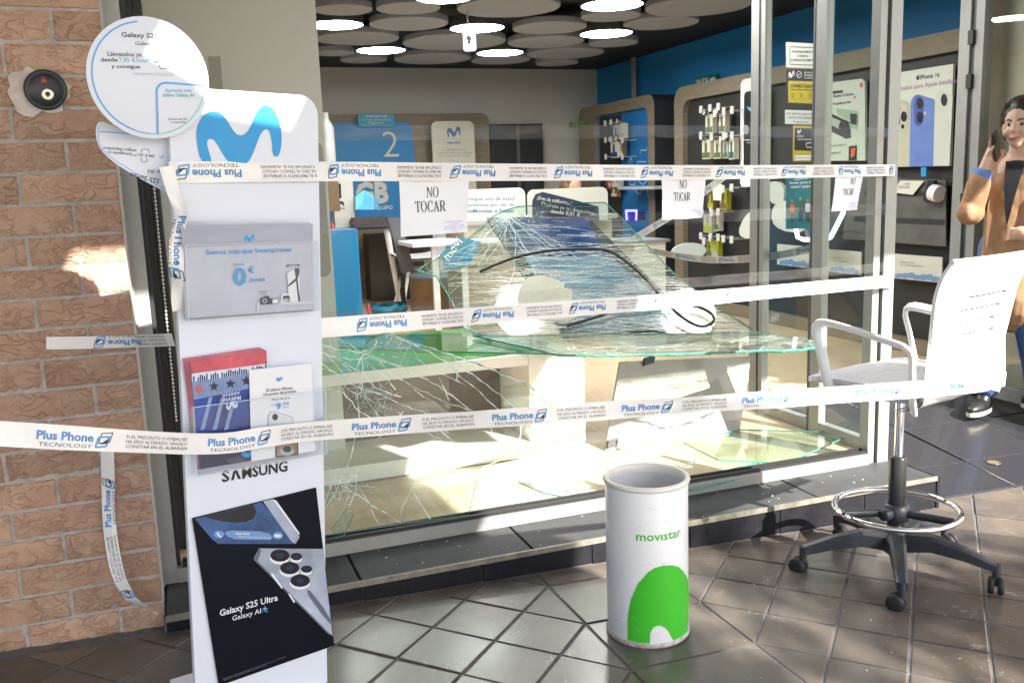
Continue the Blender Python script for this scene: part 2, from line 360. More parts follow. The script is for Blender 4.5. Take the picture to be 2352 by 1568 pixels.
# ------------------------------------------------------------------ the dark step under the shop window
stepm = M('dark_slate_tile', (.060, .062, .066), .55, spec=.14, var=.22, vscale=6, bump=.06, bscale=70, rand=.12)
riserm = M('black_slate_tile', (.010, .010, .014), .6, spec=.2, var=.3, vscale=30, bump=.1, bscale=120, rand=.1)
mb = MB(); mb.box((-.125, -.036, -.15), (2.86, .40, .035)); step = struct(mb.build('step', grout))
ST = .05
xs = [-.12, .476, 1.078, 1.68, 2.28, 2.865]
for a, b in zip(xs, xs[1:]): tile([(a, -.045), (b, -.045), (b, .30), (a, .30)], step, stepm, lambda x, y: ST, th=.014)
xs = [-.12, .075, .483, .892, 1.30, 1.70, 2.098, 2.50, 2.865]
for a, b in zip(xs, xs[1:]):
    mb = MB(); mb.box((a+.002, -.046, gz(a)-.012), (b-.002, -.034, ST-.018)); mb.build('riser_tile', riserm, step)
nose = M('worn_metal_strip', (.30, .28, .22), .45, .4, var=.4, vscale=25, c2=(.16, .15, .14))
mb = MB(); mb.box((-.118, -.0525, ST-.017), (2.866, -.0445, ST+.002)); mb.build('metal_nosing', nose, step)
mb = MB(); mb.box((2.866, -.05, -.15), (2.88, .26, ST-.004)); mb.build('step_end', riserm, step)

# entrance floor, dark stone rising from the pavement to the door
dark = M('black_granite', (.045, .045, .052), .30, var=.3, vscale=140, c2=(.018, .018, .022), bump=.05, bscale=120, coat=.25)
def zt(x, y): return (gz(x)+.003)+(.045-gz(x)-.003)*max(0, min(1, (y-.03)/1.1))
mb = MB(); mb.grid(lambda a, b: V((2.882+a*2.6, .03+b*1.42, zt(2.882+a*2.6, .03+b*1.42)-.012)), 4, 8, 0, False); thr = struct(mb.build('entrance_floor', grout))
for i in range(5):
    for y0, y1 in ((.032, .31), (.31, .72), (.72, 1.13), (1.13, 1.45)):
        tile([(2.884+i*.52, y0), (2.884+(i+1)*.52, y0), (2.884+(i+1)*.52, y1), (2.884+i*.52, y1)], thr, dark, zt, th=.01)

# ------------------------------------------------------------------ brick wall beside the window
brickm = M('rustic_brick', (.50, .335, .235), .7, var=.3, vscale=7, c2=(.37, .205, .14), bump=.35, bscale=60, rand=.16)
mort = M('mortar', (.44, .39, .355), .9, var=.2, vscale=30, bump=.8, bscale=150)
_n = brickm.node_tree; _b = _n.nodes['Principled BSDF']; _g = _n.nodes.new('ShaderNodeNewGeometry'); _mp = _n.nodes.new('ShaderNodeMapping'); _mp.inputs['Scale'].default_value = (1, 1, 1.5); _n.links.new(_g.outputs['Position'], _mp.inputs[0])
_r1 = _n.nodes.new('ShaderNodeTexNoise'); _r1.inputs['Scale'].default_value = 20; _r1.inputs['Detail'].default_value = 3.5; _r1.inputs['Distortion'].default_value = .9; _n.links.new(_mp.outputs[0], _r1.inputs['Vector'])
_s = _n.nodes.new('ShaderNodeMath'); _s.operation = 'SUBTRACT'; _s.inputs[1].default_value = .5; _a = _n.nodes.new('ShaderNodeMath'); _a.operation = 'ABSOLUTE'; _q = _n.nodes.new('ShaderNodeMapRange'); _q.inputs[1].default_value = 0; _q.inputs[2].default_value = .055; _q.inputs[3].default_value = 0; _q.inputs[4].default_value = 1; _q.interpolation_type = 'SMOOTHSTEP'
_n.links.new(_r1.outputs[0], _s.inputs[0]); _n.links.new(_s.outputs[0], _a.inputs[0]); _n.links.new(_a.outputs[0], _q.inputs[0])
_bp = _n.nodes.new('ShaderNodeBump'); _bp.inputs['Strength'].default_value = .7; _bp.inputs['Distance'].default_value = .005; _m1 = _n.nodes.new('ShaderNodeTexNoise'); _m1.inputs['Scale'].default_value = 9; _n.links.new(_g.outputs['Position'], _m1.inputs['Vector']); _m2 = _n.nodes.new('ShaderNodeMapRange'); _m2.inputs[1].default_value = .36; _m2.inputs[2].default_value = .52; _n.links.new(_m1.outputs[0], _m2.inputs[0]); _m3 = _n.nodes.new('ShaderNodeMath'); _m3.operation = 'MULTIPLY'; _n.links.new(_q.outputs[0], _m3.inputs[0]); _n.links.new(_m2.outputs[0], _m3.inputs[1]); _n.links.new(_m3.outputs[0], _bp.inputs['Height'])
_old = _b.inputs['Normal'].links[0].from_socket; _n.links.new(_old, _bp.inputs['Normal']); _n.links.new(_bp.outputs[0], _b.inputs['Normal'])
XE = -.117; PIT = .0863; MODL = .2535
bw = thing('brick_wall', 'tan rustic brick wall at the edge of the shop window', 'wall', loc=(0, 0, 0))
mb = MB(); mb.box((-3.2, .007, -.05), (XE-.006, .262, 3.4)); mb.build('mortar_joint', mort, bw)
def brick_mesh(L, seed, H=.0755, D=.20):
    rnd = random.Random(seed); nx, nz_ = max(4, int(L/.012)), 6; mb = MB()
    off = V((rnd.random()*90, rnd.random()*90, rnd.random()*90))
    def fr(a, b):
        ex = min(a, 1-a)*L; ez = min(b, 1-b)*H; e = min(ex, ez); y = 0.0
        if e < .004: y = .004
        p = V((a*L*26, 0, b*H*40))+off; q = mnoise.noise(p)+.5*mnoise.noise(p*2.3); r_ = mnoise.noise(p*.6+V((9, 2, 5)))
        y += -.0032*q - .0045*max(0, r_*1.6-.3) + (.0035 if abs(q) < .10 else 0)
        jx = .0016*mnoise.noise(V((b*5, a*3, 1))+off) if a in (0, 1) else 0; jz = .0018*mnoise.noise(V((a*9, 7, 2))+off) if b in (0, 1) else 0
        return V((a*L+jx, y, b*H+jz))
    mb.grid(fr, nx, nz_, 0, True)
    mb.add([(0, .004, 0), (L, .004, 0), (L, .004, H), (0, .004, H), (0, D, 0), (L, D, 0), (L, D, H), (0, D, H)], [(0, 4, 5, 1), (2, 6, 7, 3), (1, 5, 6, 2), (0, 3, 7, 4)])
    me = bpy.data.meshes.new('brick'); me.from_pydata(mb.v, [], mb.f); me.materials.append(brickm); me.polygons.foreach_set('use_smooth', mb.s); me.update(); return me
FULL = [brick_mesh(MODL-.0115, 100+i) for i in range(9)]; HALF = [brick_mesh(MODL/2-.0115, 200+i) for i in range(6)]
z0 = .683-PIT*8+.0055
for k in range(0, 36):
    zr = z0+k*PIT
    if zr < -.01 or zr > 2.9: continue
    typeA = (k % 2 == 0)           # joint at -0.382 in the row above z=1.117
    if int(round((1.117-.683)/PIT)) % 2 != 0: typeA = not typeA
    x = XE-.004; first = True
    while x > -1.7:
        half = (not typeA) and first; Lx = MODL/2 if half else MODL
        x -= Lx; o = bpy.data.objects.new('brick', random.choice(HALF if half else FULL)); col.objects.link(o); o.parent = bw
        o.location = (x+.0075, random.uniform(-.002, .002), zr+random.uniform(-.001, .001)); o.rotation_euler = (0, random.gauss(0, .003), random.gauss(0, .003)); first = False
# plaster patch around the key switch
pl = M('patch_plaster', (.56, .50, .45), .9, var=.2, vscale=20, bump=.6, bscale=90)
kc = A(105, 207, y=-.01); mb = MB()
pts = []
for i in range(26):
    t = 2*math.pi*i/26; rr = .062+.026*mnoise.noise(V((math.cos(t)*2, math.sin(t)*2, 3)))+.02*(math.cos(t) < -.2); pts.append(V((kc.x-.008+rr*1.05*math.cos(t), -.006, kc.z-.004+rr*.86*math.sin(t))))
mb.prism(pts[::-1], (0, .008, 0)); mb.build('plaster_patch', pl, bw)
ks = thing('key_switch', 'round black shutter key switch set in the brick wall', 'key switch', loc=(kc.x, 0, kc.z))
mb = MB(); mb.lathe((0, 0, 0), [(0, .0), (.048, .0), (.0535, .010), (.0535, .016), (.050, .0205), (.045, .021), (.040, .016), (.028, .011), (0, .010)], 40, 0, (0, -1, 0)); mb.build('body', M('key_switch_black', (.02, .022, .026), .42), ks)
mb = MB(); mb.lathe((.004, -.0085, -.012), [(.0155, 0), (.0155, .008), (.013, .0085), (.006, .0075), (0, .007)], 24, 0, (0, -1, 0)); mb.build('lock_cylinder', M('brass_steel', (.62, .56, .44), .35, .8), ks)
mb = MB(); mb.disc((.004, -.0170, -.011), (0, -1, 0), .006, 16, 0, .001); mb.box((.0028, -.0178, -.020), (.0052, -.0168, -.012)); mb.build('keyhole', ink, ks)
mb = MB(); redm = M('red_print', (.45, .04, .05), .5)
mb.prism([V((-.010, -.0135, .018)), V((.006, -.0135, .018)), V((.003, -.0135, .028)), V((-.007, -.0135, .028))], (0, .001, 0)); mb.tube([(-.005, -.0132, .028), (-.005, -.0132, .033), (-.002, -.0132, .036), (.001, -.0132, .033), (.001, -.0132, .028)], .0012, 6); mb.build('padlock_mark', redm, ks)

# ------------------------------------------------------------------ the shop room
zf = .05
RX, BY, CZ = 5.12, 7.75, 2.64
floorm = M('oak_laminate', (.55, .43, .28), .34, var=.14, vscale=4, stretch=(10, 1.2, 1), coat=.1)
mb = MB(); mb.box((-1.6, .40, -.1), (2.86, 1.45, zf)); mb.box((-1.6, 1.4505, -.1), (RX+.3, BY+.2, zf)); mb.box((-.12, .245, -.1), (2.86, .3995, zf-.0005)); struct(mb.build('floor', floorm))
mb = MB(); mb.box((-1.6, .25, CZ), (RX+.3, BY+.2, CZ+.1)); struct(mb.build('ceiling', M('black_ceiling', (.012, .012, .014), .8)))
mb = MB(); mb.box((-1.75, .26, zf), (-1.6, BY+.2, CZ)); struct(mb.build('wall_left', wallw))
mb = MB(); mb.box((-1.6, BY, zf), (RX+.3, BY+.15, CZ)); struct(mb.build('wall_back', wallw))
mb = MB(); mb.box((RX, 1.3, zf), (RX+.15, BY, CZ)); struct(mb.build('wall_right', wallbl))
mb = MB(); mb.box((-3.2, .263, CZ-.02), (9, .42, 4.6)); mb.box((4.32, .0, -.2), (9, .26, 4.6)); mb.box((-.11, 0, 2.5), (4.32, .26, 4.6)); mb.box((4.32, .26, -.2), (5.3, 1.29, CZ-.03))
struct(mb.build('wall_front', M('facade_render', (.5, .42, .34), .8, var=.1, vscale=4)))
# beige partition close behind the glass
YP = 1.25; xr = A(723.6, 0, y=YP).x
mb = MB(); mb.box((-1.59, YP, zf), (xr, YP+.16, CZ-.005)); struct(mb.build('wall_partition', M('beige_wall', (.57, .58, .54), .6, var=.02, vscale=2)))

# ------------------------------------------------------------------ unseen overhang with edges cut to place the sunlight, and the street tree
ohm = M('overhang_render', (.5, .48, .47), .85, var=.1, vscale=3)
oh = thing('shading_overhang', 'unseen overhang above the pavement, edges cut to place the sun patches', 'overhang')
def slabpoly(p, _k=[0]): 
    _k[0] += 1; mb = MB(); q = [V((x, y, 3.0+.003*_k[0])) for x, y in p]; mb.prism(q, (0, 0, .05)); return mb
slabpoly([(-7, -2.42), (2.40, -2.42), (2.44, -2.545), (2.52, -2.565), (2.61, -2.563), (2.71, -2.585), (2.82, -2.69), (2.99, -2.75), (3.00, -2.31), (3.32, -2.31), (3.33, -2.50), (4.93, -2.50), (4.93, 0), (-7, 0)]).build('shading_slab', ohm, oh)
slabpoly([(-7, -5.8), (.80, -5.8), (.80, -2.425), (-7, -2.425)]).build('shading_slab', ohm, oh)
slabpoly([(.805, -5.8), (1.20, -5.8), (1.20, -2.72), (1.0, -2.73), (.93, -2.69), (.805, -2.66)]).build('shading_slab', ohm, oh)
slabpoly([(1.205, -5.8), (3.30, -5.8), (3.14, -4.9), (3.06, -4.25), (2.96, -3.98), (2.88, -3.84), (2.66, -3.78), (2.63, -3.1), (2.55, -2.8), (2.42, -2.425), (1.205, -2.425)]).build('shading_slab', ohm, oh)
leafm = M('tree_leaf', (.07, .12, .03), .6, var=.3, vscale=5)
tr = thing('street_tree', 'leafy street tree across the pavement', 'tree', loc=(6.50, -8.35, -.2))
mb = MB(); mb.tube([(0, 0, 0), (.03, .02, 1.4), (-.05, .03, 2.8), (-.3, .3, 4.2), (-.9, .9, 5.2)], [.16, .13, .11, .08, .04], 10); mb.tube([(-.05, .03, 2.8), (.5, -.3, 4.2), (.8, -.2, 5.4)], [.09, .06, .03], 8); mb.tube([(-.2, .2, 3.9), (-1.2, .6, 4.8), (-1.8, 1.1, 5.0)], [.06, .04, .02], 8)
mb.build('trunk', M('tree_bark', (.16, .12, .09), .9, bump=.6), tr)
mb = MB(); rnd = random.Random(3); cl = []
for i in range(34): cl.append(V((rnd.gauss(-1.40, .45), rnd.gauss(.85, .20), rnd.gauss(5.2, .25))))
for i in range(1500):
    c = rnd.choice(cl)+V((rnd.gauss(0, .16), rnd.gauss(0, .16), rnd.gauss(0, .13))); n = V((rnd.gauss(0, 1), rnd.gauss(0, 1), rnd.gauss(0, 1)+.6)).normalized(); a = n.orthogonal().normalized(); b = n.cross(a); s_ = rnd.uniform(.03, .055)
    mb.add([c-a*s_*1.5, c+b*s_*.7, c+a*s_*1.5, c-b*s_*.7], [(0, 1, 2, 3)])
mb.build('crown', leafm, tr)

# ------------------------------------------------------------------ aluminium shop front
YG = .235
sf = thing('window_frame', 'grey aluminium frame of the broken shop window, tall post by the bricks and low sill rail', 'window frame', loc=(0, YG, zf))
def P(mb, name, mat, par): 
    o = mb.build(name, mat, par); o.matrix_parent_inverse = Matrix.Translation(-par.location) if par.location.length else Matrix(); return o
mb = MB(); mb.box((-.150, .200, zf+.001), (-.078, .262, 2.5)); mb.box((-.135, .185, zf+.001), (-.118, .199, 2.5)); P(mb, 'side_post', alu, sf)
mb = MB(); mb.box((-.077, .225, zf+.05), (-.066, .262, 2.5)); P(mb, 'gasket', rubber, sf)
mb = MB(); mb.box((-.0779, .196, zf+.0005), (2.734, .262, zf+.048)); P(mb, 'sill_rail', alu, sf)
mb = MB(); mb.box((-.06, .205, zf+.0485), (2.734, .222, zf+.060)); mb.box((-.06, .246, zf+.0485), (2.734, .258, zf+.060)); P(mb, 'gasket', rubber, sf)
mb = MB(); mb.box((2.735, .210, zf), (2.768, .262, 2.5)); mb.box((2.769, .218, zf), (2.779, .262, 2.5), 1); mb.box((2.780, .200, zf), (2.836, .262, 2.5)); P(mb, 'corner_post', [alu, alud], sf)
# return glazing of the entrance, running into the shop
ec = thing('entrance_glazing', 'glass side screen of the entrance in an aluminium frame behind the corner post', 'glazed screen', loc=(2.86, .8, zf))
mb = MB(); mb.box((2.845, .672, zf), (2.885, .745, 2.5)); mb.box((2.843, .746, zf), (2.86, .760, 2.5), 1); P(mb, 'post', [alu, alud], ec)
mb = MB(); mb.box((2.845, 1.13, zf), (2.885, 1.160, 2.5)); mb.box((2.850, 1.162, zf), (2.88, 1.178, 2.5), 1); mb.box((2.845, 1.180, zf), (2.885, 1.245, 2.5)); P(mb, 'post', [alu, alud], ec)
mb = MB(); mb.box((2.846, .270, zf), (2.886, .670, zf+.06)); mb.box((2.846, .762, zf), (2.886, 1.128, zf+.06)); P(mb, 'bottom_rail', alu, ec)
mb = MB(); mb.box((2.862, .270, zf+.061), (2.872, .670, 2.5)); P(mb, 'pane', clear, ec)
mb = MB(); mb.box((2.862, .762, zf+.061), (2.872, 1.128, 2.5)); P(mb, 'pane', clear, ec)
# right-hand screen of the entrance
er = thing('door_glazing', 'glass door screen with grey aluminium post behind the woman on the phone', 'glazed screen', loc=(4.22, 1.1, zf))
mb = MB(); mb.box((4.17, 1.045, zf), (4.235, 1.10, 2.5)); mb.box((4.176, 1.102, zf), (4.22, 1.125, 2.5), 1); mb.box((4.16, 1.127, zf), (4.225, 1.20, 2.5)); P(mb, 'post', [alu, alud], er)
mb = MB(); mb.box((4.178, .05, zf-.01), (4.225, 1.043, zf+.06)); P(mb, 'bottom_rail', alu, er)
mb = MB(); mb.box((4.195, .05, zf+.061), (4.205, 1.043, 2.5)); P(mb, 'pane', clear, er)
for zz in (.55, 1.08, 1.72, 1.95):
    mb = MB(); mb.box((4.152, 1.10, zz), (4.178, 1.135, zz+.075)); P(mb, 'hinge', blackp, er)
# ball chain hanging beside the frame
mb = MB(); p0, p1 = A(353, 425, y=.30), A(405, 965, y=.30)
for i in range(62):
    c = p0.lerp(p1, i/61); mb.lathe(c, [(0, -.0042), (.0036, -.002), (.0042, 0), (.0036, .002), (0, .0042)], 8, 0)
mb.tube([p0, p1], .0009, 5)
tag(mb.build('ball_chain', M('chain_white', (.75, .74, .7), .4)), 'white ball chain hanging beside the window frame', 'chain')
mb = MB(); mb.obox(A(478, 130, y=YP-.25), (.045, 0, 0), (0, .02, 0), (0, 0, -.13)); tag(mb.build('wall_box', M('taupe_box', (.30, .29, .25), .6)), 'taupe wall box on the beige partition behind the round sign', 'box')
mb = MB(); mb.box((-.045, .5, zf), (-.02, YP-.002, CZ-.01)); mb.box((-.30, .5, zf), (-.047, .52, CZ-.01)); struct(mb.build('wall_recess', M('dark_recess', (.03, .03, .028), .7)))

# ------------------------------------------------------------------ ceiling of hanging discs and round lamps
def c4(x, y): return ((1200+x/1.7423)/1.7415, (y/1.7423)/1.7415)
def c2200(x, y): return ((2200+x/1.96)/1.7415, (y/1.96)/1.7415)
ZD = 2.50
discm = M('grey_disc', (.29, .295, .305), .7); lampm = M('lamp_diffuser', (1.0, .985, .95), .5, emit=LAMP); rimm = M('lamp_rim', (.05, .05, .05), .5)
DISC = [('c', 300, 75, 205), ('c', 755, 65, 225), ('c', 1455, 60, 362), ('c', 760, 172, 275), ('c', 1740, 200, 260), ('c', 400, 275, 290), ('c', 1075, 300, 360), ('c', 1715, 298, 268), ('c', 240, 375, 140), ('c', 1850, 378, 270), ('c', 445, 423, 162), ('c', 925, 415, 268), ('c', 1398, 425, 208), ('c', 1790, 445, 150),
        ('d', 478, 135, 235), ('d', 870, 190, 295), ('d', 1160, 60, 412), ('d', 497, 345, 195)]
LMP = [('c', 250, 178, 190), ('c', 1235, 200, 190), ('c', 563, 355, 170), ('c', 1393, 372, 162), ('c', 1005, -10, 200), ('d', 487, 45, 245), ('d', 440, 268, 205)]
def place(kind, x, y, hw):
    f = c4 if kind == 'c' else c2200; k = 1.7423 if kind == 'c' else 1.96
    u, v = f(x, y); return (u, v, hw/k/1.7415)
# further rows nearer the street, above the picture's top edge
ext = [(900, -120, 210), (1600, -90, 230), (1250, -75, 150), (2050, -60, 200), (760, -60, 120)]
ORD = ['first', 'second', 'third', 'fourth', 'fifth', 'sixth', 'seventh', 'eighth']
def rows(items):
    it = sorted(items, key=lambda t: t[1]); out = []; cur = []
    for t in it:
        if cur and t[1]-cur[0][1] > 26: out.append(sorted(cur)); cur = []
        cur.append(t)
    if cur: out.append(sorted(cur))
    return out
for ri, rw in enumerate(rows([place(*d) for d in DISC])):
    for ci, (u, v, hw) in enumerate(rw):
        c = A(u, v, z=ZD); dep = (c-CAM).dot(CF); r = hw/FPX*dep
        o = MB().lathe((0, 0, 0), [(0, .05), (r-.006, .05), (r, .044), (r, .006), (r-.006, 0), (0, 0)], 40, 0, smooth=False).build('ceiling_disc', discm, loc=c)
        tag(o, f'grey hanging ceiling disc, {ORD[ci]} from left in the {ORD[ri]} row from the picture top', 'ceiling disc', 'grey discs hanging under the shop ceiling')
for ri, rw in enumerate(rows([place(*d) for d in LMP])):
    for ci, (u, v, hw) in enumerate(rw):
        c = A(u, v, z=ZD-.02); dep = (c-CAM).dot(CF); r = hw/FPX*dep
        t = thing('ceiling_lamp', f'glowing round ceiling lamp, {ORD[ci]} from left in lamp row {ORD[ri]} from the top', 'ceiling lamp', 'round lamps under the shop ceiling', loc=c)
        MB().lathe((0, 0, 0), [(r-.004, .002), (r-.008, 0), (0, 0)], 40, 0, smooth=False).build('diffuser', lampm, t)
        MB().lathe((0, 0, 0), [(0, .075), (r+.004, .075), (r+.004, 0), (r-.003, 0), (r-.003, .012)], 40, 0, smooth=False).build('rim', rimm, t)
for i, (x, y) in enumerate(((2.6, 1.3), (1.6, 1.9), (.5, 2.0), (3.3, 1.5))):  # unseen lamps, added to brighten the interior behind the window
    t = thing('ceiling_lamp', f'added unseen ceiling lamp brightening the shop front, {ORD[i]} of four above the picture edge', 'ceiling lamp', 'round lamps under the shop ceiling', loc=(x, y, ZD-.02)); r = .19
    MB().lathe((0, 0, 0), [(r-.004, .002), (r-.008, 0), (0, 0)], 40, 0, smooth=False).build('diffuser', lampm, t)
    MB().lathe((0, 0, 0), [(0, .075), (r+.004, .075), (r+.004, 0), (r-.003, 0), (r-.003, .012)], 40, 0, smooth=False).build('rim', rimm, t)
c = A(*c4(1180, 285), z=2.30); t = thing('motion_sensor', 'small white motion sensor hanging on a rod below the ceiling discs', 'sensor', loc=c)
mb = MB(); R_ = Matrix.Rotation(rad(-25), 3, 'Z'); slab(mb, Frame((0, 0, 0), R_@V((1, 0, 0)), (0, 0, 1)), rrect(-.045, -.07, .045, .07, .02), .04); mb.build('housing', whitepl, t)
mb = MB(); mb.disc((-.005, -.004, .015), R_@V((0, -1, 0)), .016, 16, 0, .01); mb.disc((-.005, -.004, -.012), R_@V((0, -1, 0)), .009, 16, 0, .01); mb.build('lens', ink, t)
mb = MB(); mb.tube([(0, .02, .06), (0, .02, .32)], .006, 8); mb.build('rod', alu, t)
# ------------------------------------------------------------------ picture-to-plane helpers for flat print
def k1(x, y): return (x/3.0343, y/3.0343)
def k2(x, y): return (x/3.0343, (900+y/1.7423)/1.7415)
def k3(x, y): return (x/2.784, (1750+y/1.5986)/1.7415)
def kD(x, y): return (x, y)
def kc(x0, y0, s): return lambda x, y: ((x0+x/s)/1.7415, (y0+y/s)/1.7415)
def ppoly(mb, fr, cf, pts, m=0, d=0.0):
    p = [fr.px(*cf(x, y)) for x, y in pts]
    if area(p) < 0: p.reverse()
    mb.poly([fr(x, y, d) for x, y in p], m)
def pslab(mb, fr, cf, pts, th, m=0, d=0.0, ms=None):
    p = [fr.px(*cf(x, y)) for x, y in pts]
    if area(p) < 0: p.reverse()
    slab(mb, fr, p, th, m, d, ms)
def ptext(mb, s, fr, cf, x1, y1, x2, y2, cap, m=0, d=0.0, bold=0.0, flip=False, shear=0.0):
    a, b = fr.px(*cf(x1, y1)), fr.px(*cf(x2, y2)); c = fr.px(*cf(x1, y1-cap))
    h = abs(c[1]-a[1]); wd = math.dist(a, b); r = math.atan2(b[1]-a[1], b[0]-a[0])
    if flip: text(mb, s, fr, b[0], b[1], h, m, 'l', bold, wd, d, r+math.pi, shear)
    else: text(mb, s, fr, a[0], a[1], h, m, 'l', bold, wd, d, r, shear)
def pstroke(mb, fr, pts, wpx, m=0, d=0.0, cf=kD, wd=None):    # thin flat line through picture points
    p = [V(fr.px(*cf(x, y))) for x, y in pts]; w_ = wd if wd else abs(fr.px(*cf(pts[0][0]+wpx, pts[0][1]))[0]-p[0].x)
    for i, (a, b) in enumerate(zip(p, p[1:])):
        t = (b-a)
        if t.length < 1e-6: continue
        n = V((-t.y, t.x)).normalized()*w_/2; e = d+i*3e-6
        mb.poly([fr(*(a-n), e), fr(*(b-n), e), fr(*(b+n), e), fr(*(a+n), e)], m)

# ------------------------------------------------------------------ cardboard display stand
Xs = V((math.cos(rad(15.4)), math.sin(rad(15.4)), 0)); Ns = V((math.sin(rad(15.4)), -math.cos(rad(15.4)), 0))
Ys = (Xs*.036+V((0, 0, 1))+Ns*.05).normalized(); Xs = (Xs-Ys*Xs.dot(Ys)).normalized()
FS = Frame((.17, -.57, gz(.17)), Xs, Ys)
xl = (FS.px(374, 320)[0]+FS.px(460, 1568)[0]+FS.px(415, 800)[0])/3; xr_ = (FS.px(718, 262)[0]+FS.px(763, 1568)[0]+FS.px(740, 900)[0])/3; yt = FS.px(620, 214)[1]
ds = thing('display_stand', 'tall white cardboard display stand with a blue wave logo in front of the brick wall', 'display stand', loc=FS.O)
mb = MB(); slab(mb, FS, rrect(xl, .012, xr_, yt, (.045, .03, .004, .004), 7), .018); P(mb, 'board', white, ds)
mb = MB(); b0 = FS(xl+.02, .002, .02); mb.obox(FS(xl+.01, 0, .03)-V((0, 0, FS(xl+.01, 0, .03).z-gz(.1)-.002)), Xs*(xr_-xl-.02), -Ns*.30, (0, 0, .014)); P(mb, 'foot', white, ds)
mb = MB(); ppoly(mb, FS, k1, MS, 0, .0012); P(mb, 'wave_logo', mblue, ds)
samm = MB(); ptext(samm, 'S', FS, k3, 1418, 282, 1468, 273, 68, 0, .0012, bold=.03); ppoly(samm, FS, k3, [(1476, 272), (1494, 203), (1513, 200), (1540, 261), (1522, 264), (1505, 222), (1494, 269)], 0, .0012); ptext(samm, 'MSUNG', FS, k3, 1548, 260, 1838, 210, 68, 0, .0012, bold=.03); P(samm, 'lettering', ink, ds)
# printed poster at the foot
Q = [(1225, 510), (2015, 315), (2132, 1320), (1395, 1578)]
mb = MB(); pslab(mb, FS, k3, Q, .003, 0, .006); po = P(mb, 'poster', M('poster_black', (.004, .005, .011), .5, spec=.15), ds)
phb = M('poster_phone_blue', (.045, .10, .26), .4, var=.5, vscale=9); phs = M('poster_phone_silver', (.36, .40, .50), .35, var=.35, vscale=7); phd = M('poster_lens', (.008, .009, .012), .3); phw = M('poster_white', (.75, .77, .82), .5); phl = M('poster_pale_blue', (.16, .30, .55), .4); phn = M('poster_glow', (.012, .025, .14), .4)
mb = MB(); e = .0066
ppoly(mb, FS, k3, [(1240, 512), (1665, 405), (1800, 560), (1870, 672), (1390, 672), (1350, 640)], 0, e)
ppoly(mb, FS, k3, [(1300, 500), (1615, 420), (1632, 470), (1615, 510), (1570, 530), (1500, 536), (1420, 528), (1350, 512)], 1, e+.0002)
ppoly(mb, FS, k3, [(1675, 400), (1735, 386), (1905, 610), (1908, 632), (1882, 672), (1860, 660)], 2, e+.0002)
ppoly(mb, FS, k3, [(1735, 386), (1760, 395), (1910, 605), (1905, 612)], 3, e+.0004)
p = [FS.px(*k3(x, y)) for x, y in ((1432, 612), (1735, 645))]; ppoly(mb, FS, k3, [(1445, 590), (1480, 585), (1660, 592), (1715, 605), (1738, 630), (1725, 645), (1690, 646), (1500, 642), (1450, 625), (1432, 605)], 4, e+.0004)
for cx, cy in ((1395, 610), (1770, 618)): ppoly(mb, FS, k3, [(cx+33*math.cos(t*.4), cy+24*math.sin(t*.4)) for t in range(16)], 4, e+.0004)
ppoly(mb, FS, k3, [(1748, 610), (1790, 612), (1790, 630), (1750, 628)], 3, e+.0006); pstroke(mb, FS, [(1382, 598), (1390, 615), (1408, 628)], 9, 3, e+.0006, k3)
ptext(mb, 'Now Brief', FS, k3, 1500, 612, 1590, 613, 14, 3, e+.0007, .02); ptext(mb, 'Obtén lo más destacado de hoy', FS, k3, 1515, 630, 1722, 636, 11, 3, e+.0007)
ppoly(mb, FS, k3, [(1650, 700), (2058, 704), (2120, 1260), (2098, 1240), (1620, 775), (1618, 762)], 2, e+.0002)
ppoly(mb, FS, k3, [(1650, 700), (1668, 712), (1640, 780), (2100, 1242), (2098, 1252), (1830, 985), (1617, 770)], 5, e+.0004)
for cx, cy, r in ((1783, 745, 62), (1888, 752, 37), (1845, 825, 62), (1953, 832, 36), (1912, 905, 63)):
    ppoly(mb, FS, k3, [(cx-2+r*1.02*math.cos(t*.35), cy+16+r*.66*math.sin(t*.35)) for t in range(18)], 3, e+.0006)
    ppoly(mb, FS, k3, [(cx+r*math.cos(t*.35), cy+r*.64*math.sin(t*.35)) for t in range(18)], 1, e+.0008)
    ppoly(mb, FS, k3, [(cx+r*.4*math.cos(t*.35), cy+r*.26*math.sin(t*.35)) for t in range(18)], 6, e+.0010)
ppoly(mb, FS, k3, [(1725, 858), (1738, 858), (1802, 950), (1795, 958), (1728, 872)], 3, e+.0007); ppoly(mb, FS, k3, [(1835, 990), (1845, 990), (1880, 1040), (1872, 1048)], 3, e+.0007)
ppoly(mb, FS, k3, [(1955, 965), (1975, 968), (2060, 1075), (2113, 1165), (2113, 1190), (2050, 1120), (1965, 1000)], 5, e+.0008)
P(mb, 'phone_print', [phb, phd, phs, phw, phl, M('poster_steel', (.12, .14, .20), .4), navy], ds)
mb = MB(); ptext(mb, 'Galaxy S25 Ultra', FS, k3, 1400, 1132, 1770, 1030, 40, 0, e+.0004, .018); ptext(mb, 'Galaxy AI', FS, k3, 1480, 1162, 1662, 1112, 32, 0, e+.0004, .004)
ptext(mb, 'Imagen simulada. Es necesario iniciar sesión en tu cuenta de Samsung para hacer uso de determinadas', FS, k3, 1420, 1535, 1822, 1392, 6, 1, e+.0004); ptext(mb, 'características con inteligencia Artificial. La interfaz real puede diferir de la mostrada.', FS, k3, 1424, 1543, 1702, 1443, 6, 1, e+.0004)
P(mb, 'lettering', [phw, inkg], ds)
mb = MB()
for cx, cy, r in ((1688, 1085, 22), (1700, 1102, 9), (1672, 1100, 7)): ppoly(mb, FS, k3, [(cx+(r if t % 2 == 0 else r*.3)*math.sin(t*math.pi/4), cy-(r if t % 2 == 0 else r*.3)*math.cos(t*math.pi/4)) for t in range(8)], 0, e+.0004)
P(mb, 'star_mark', lblue, ds)
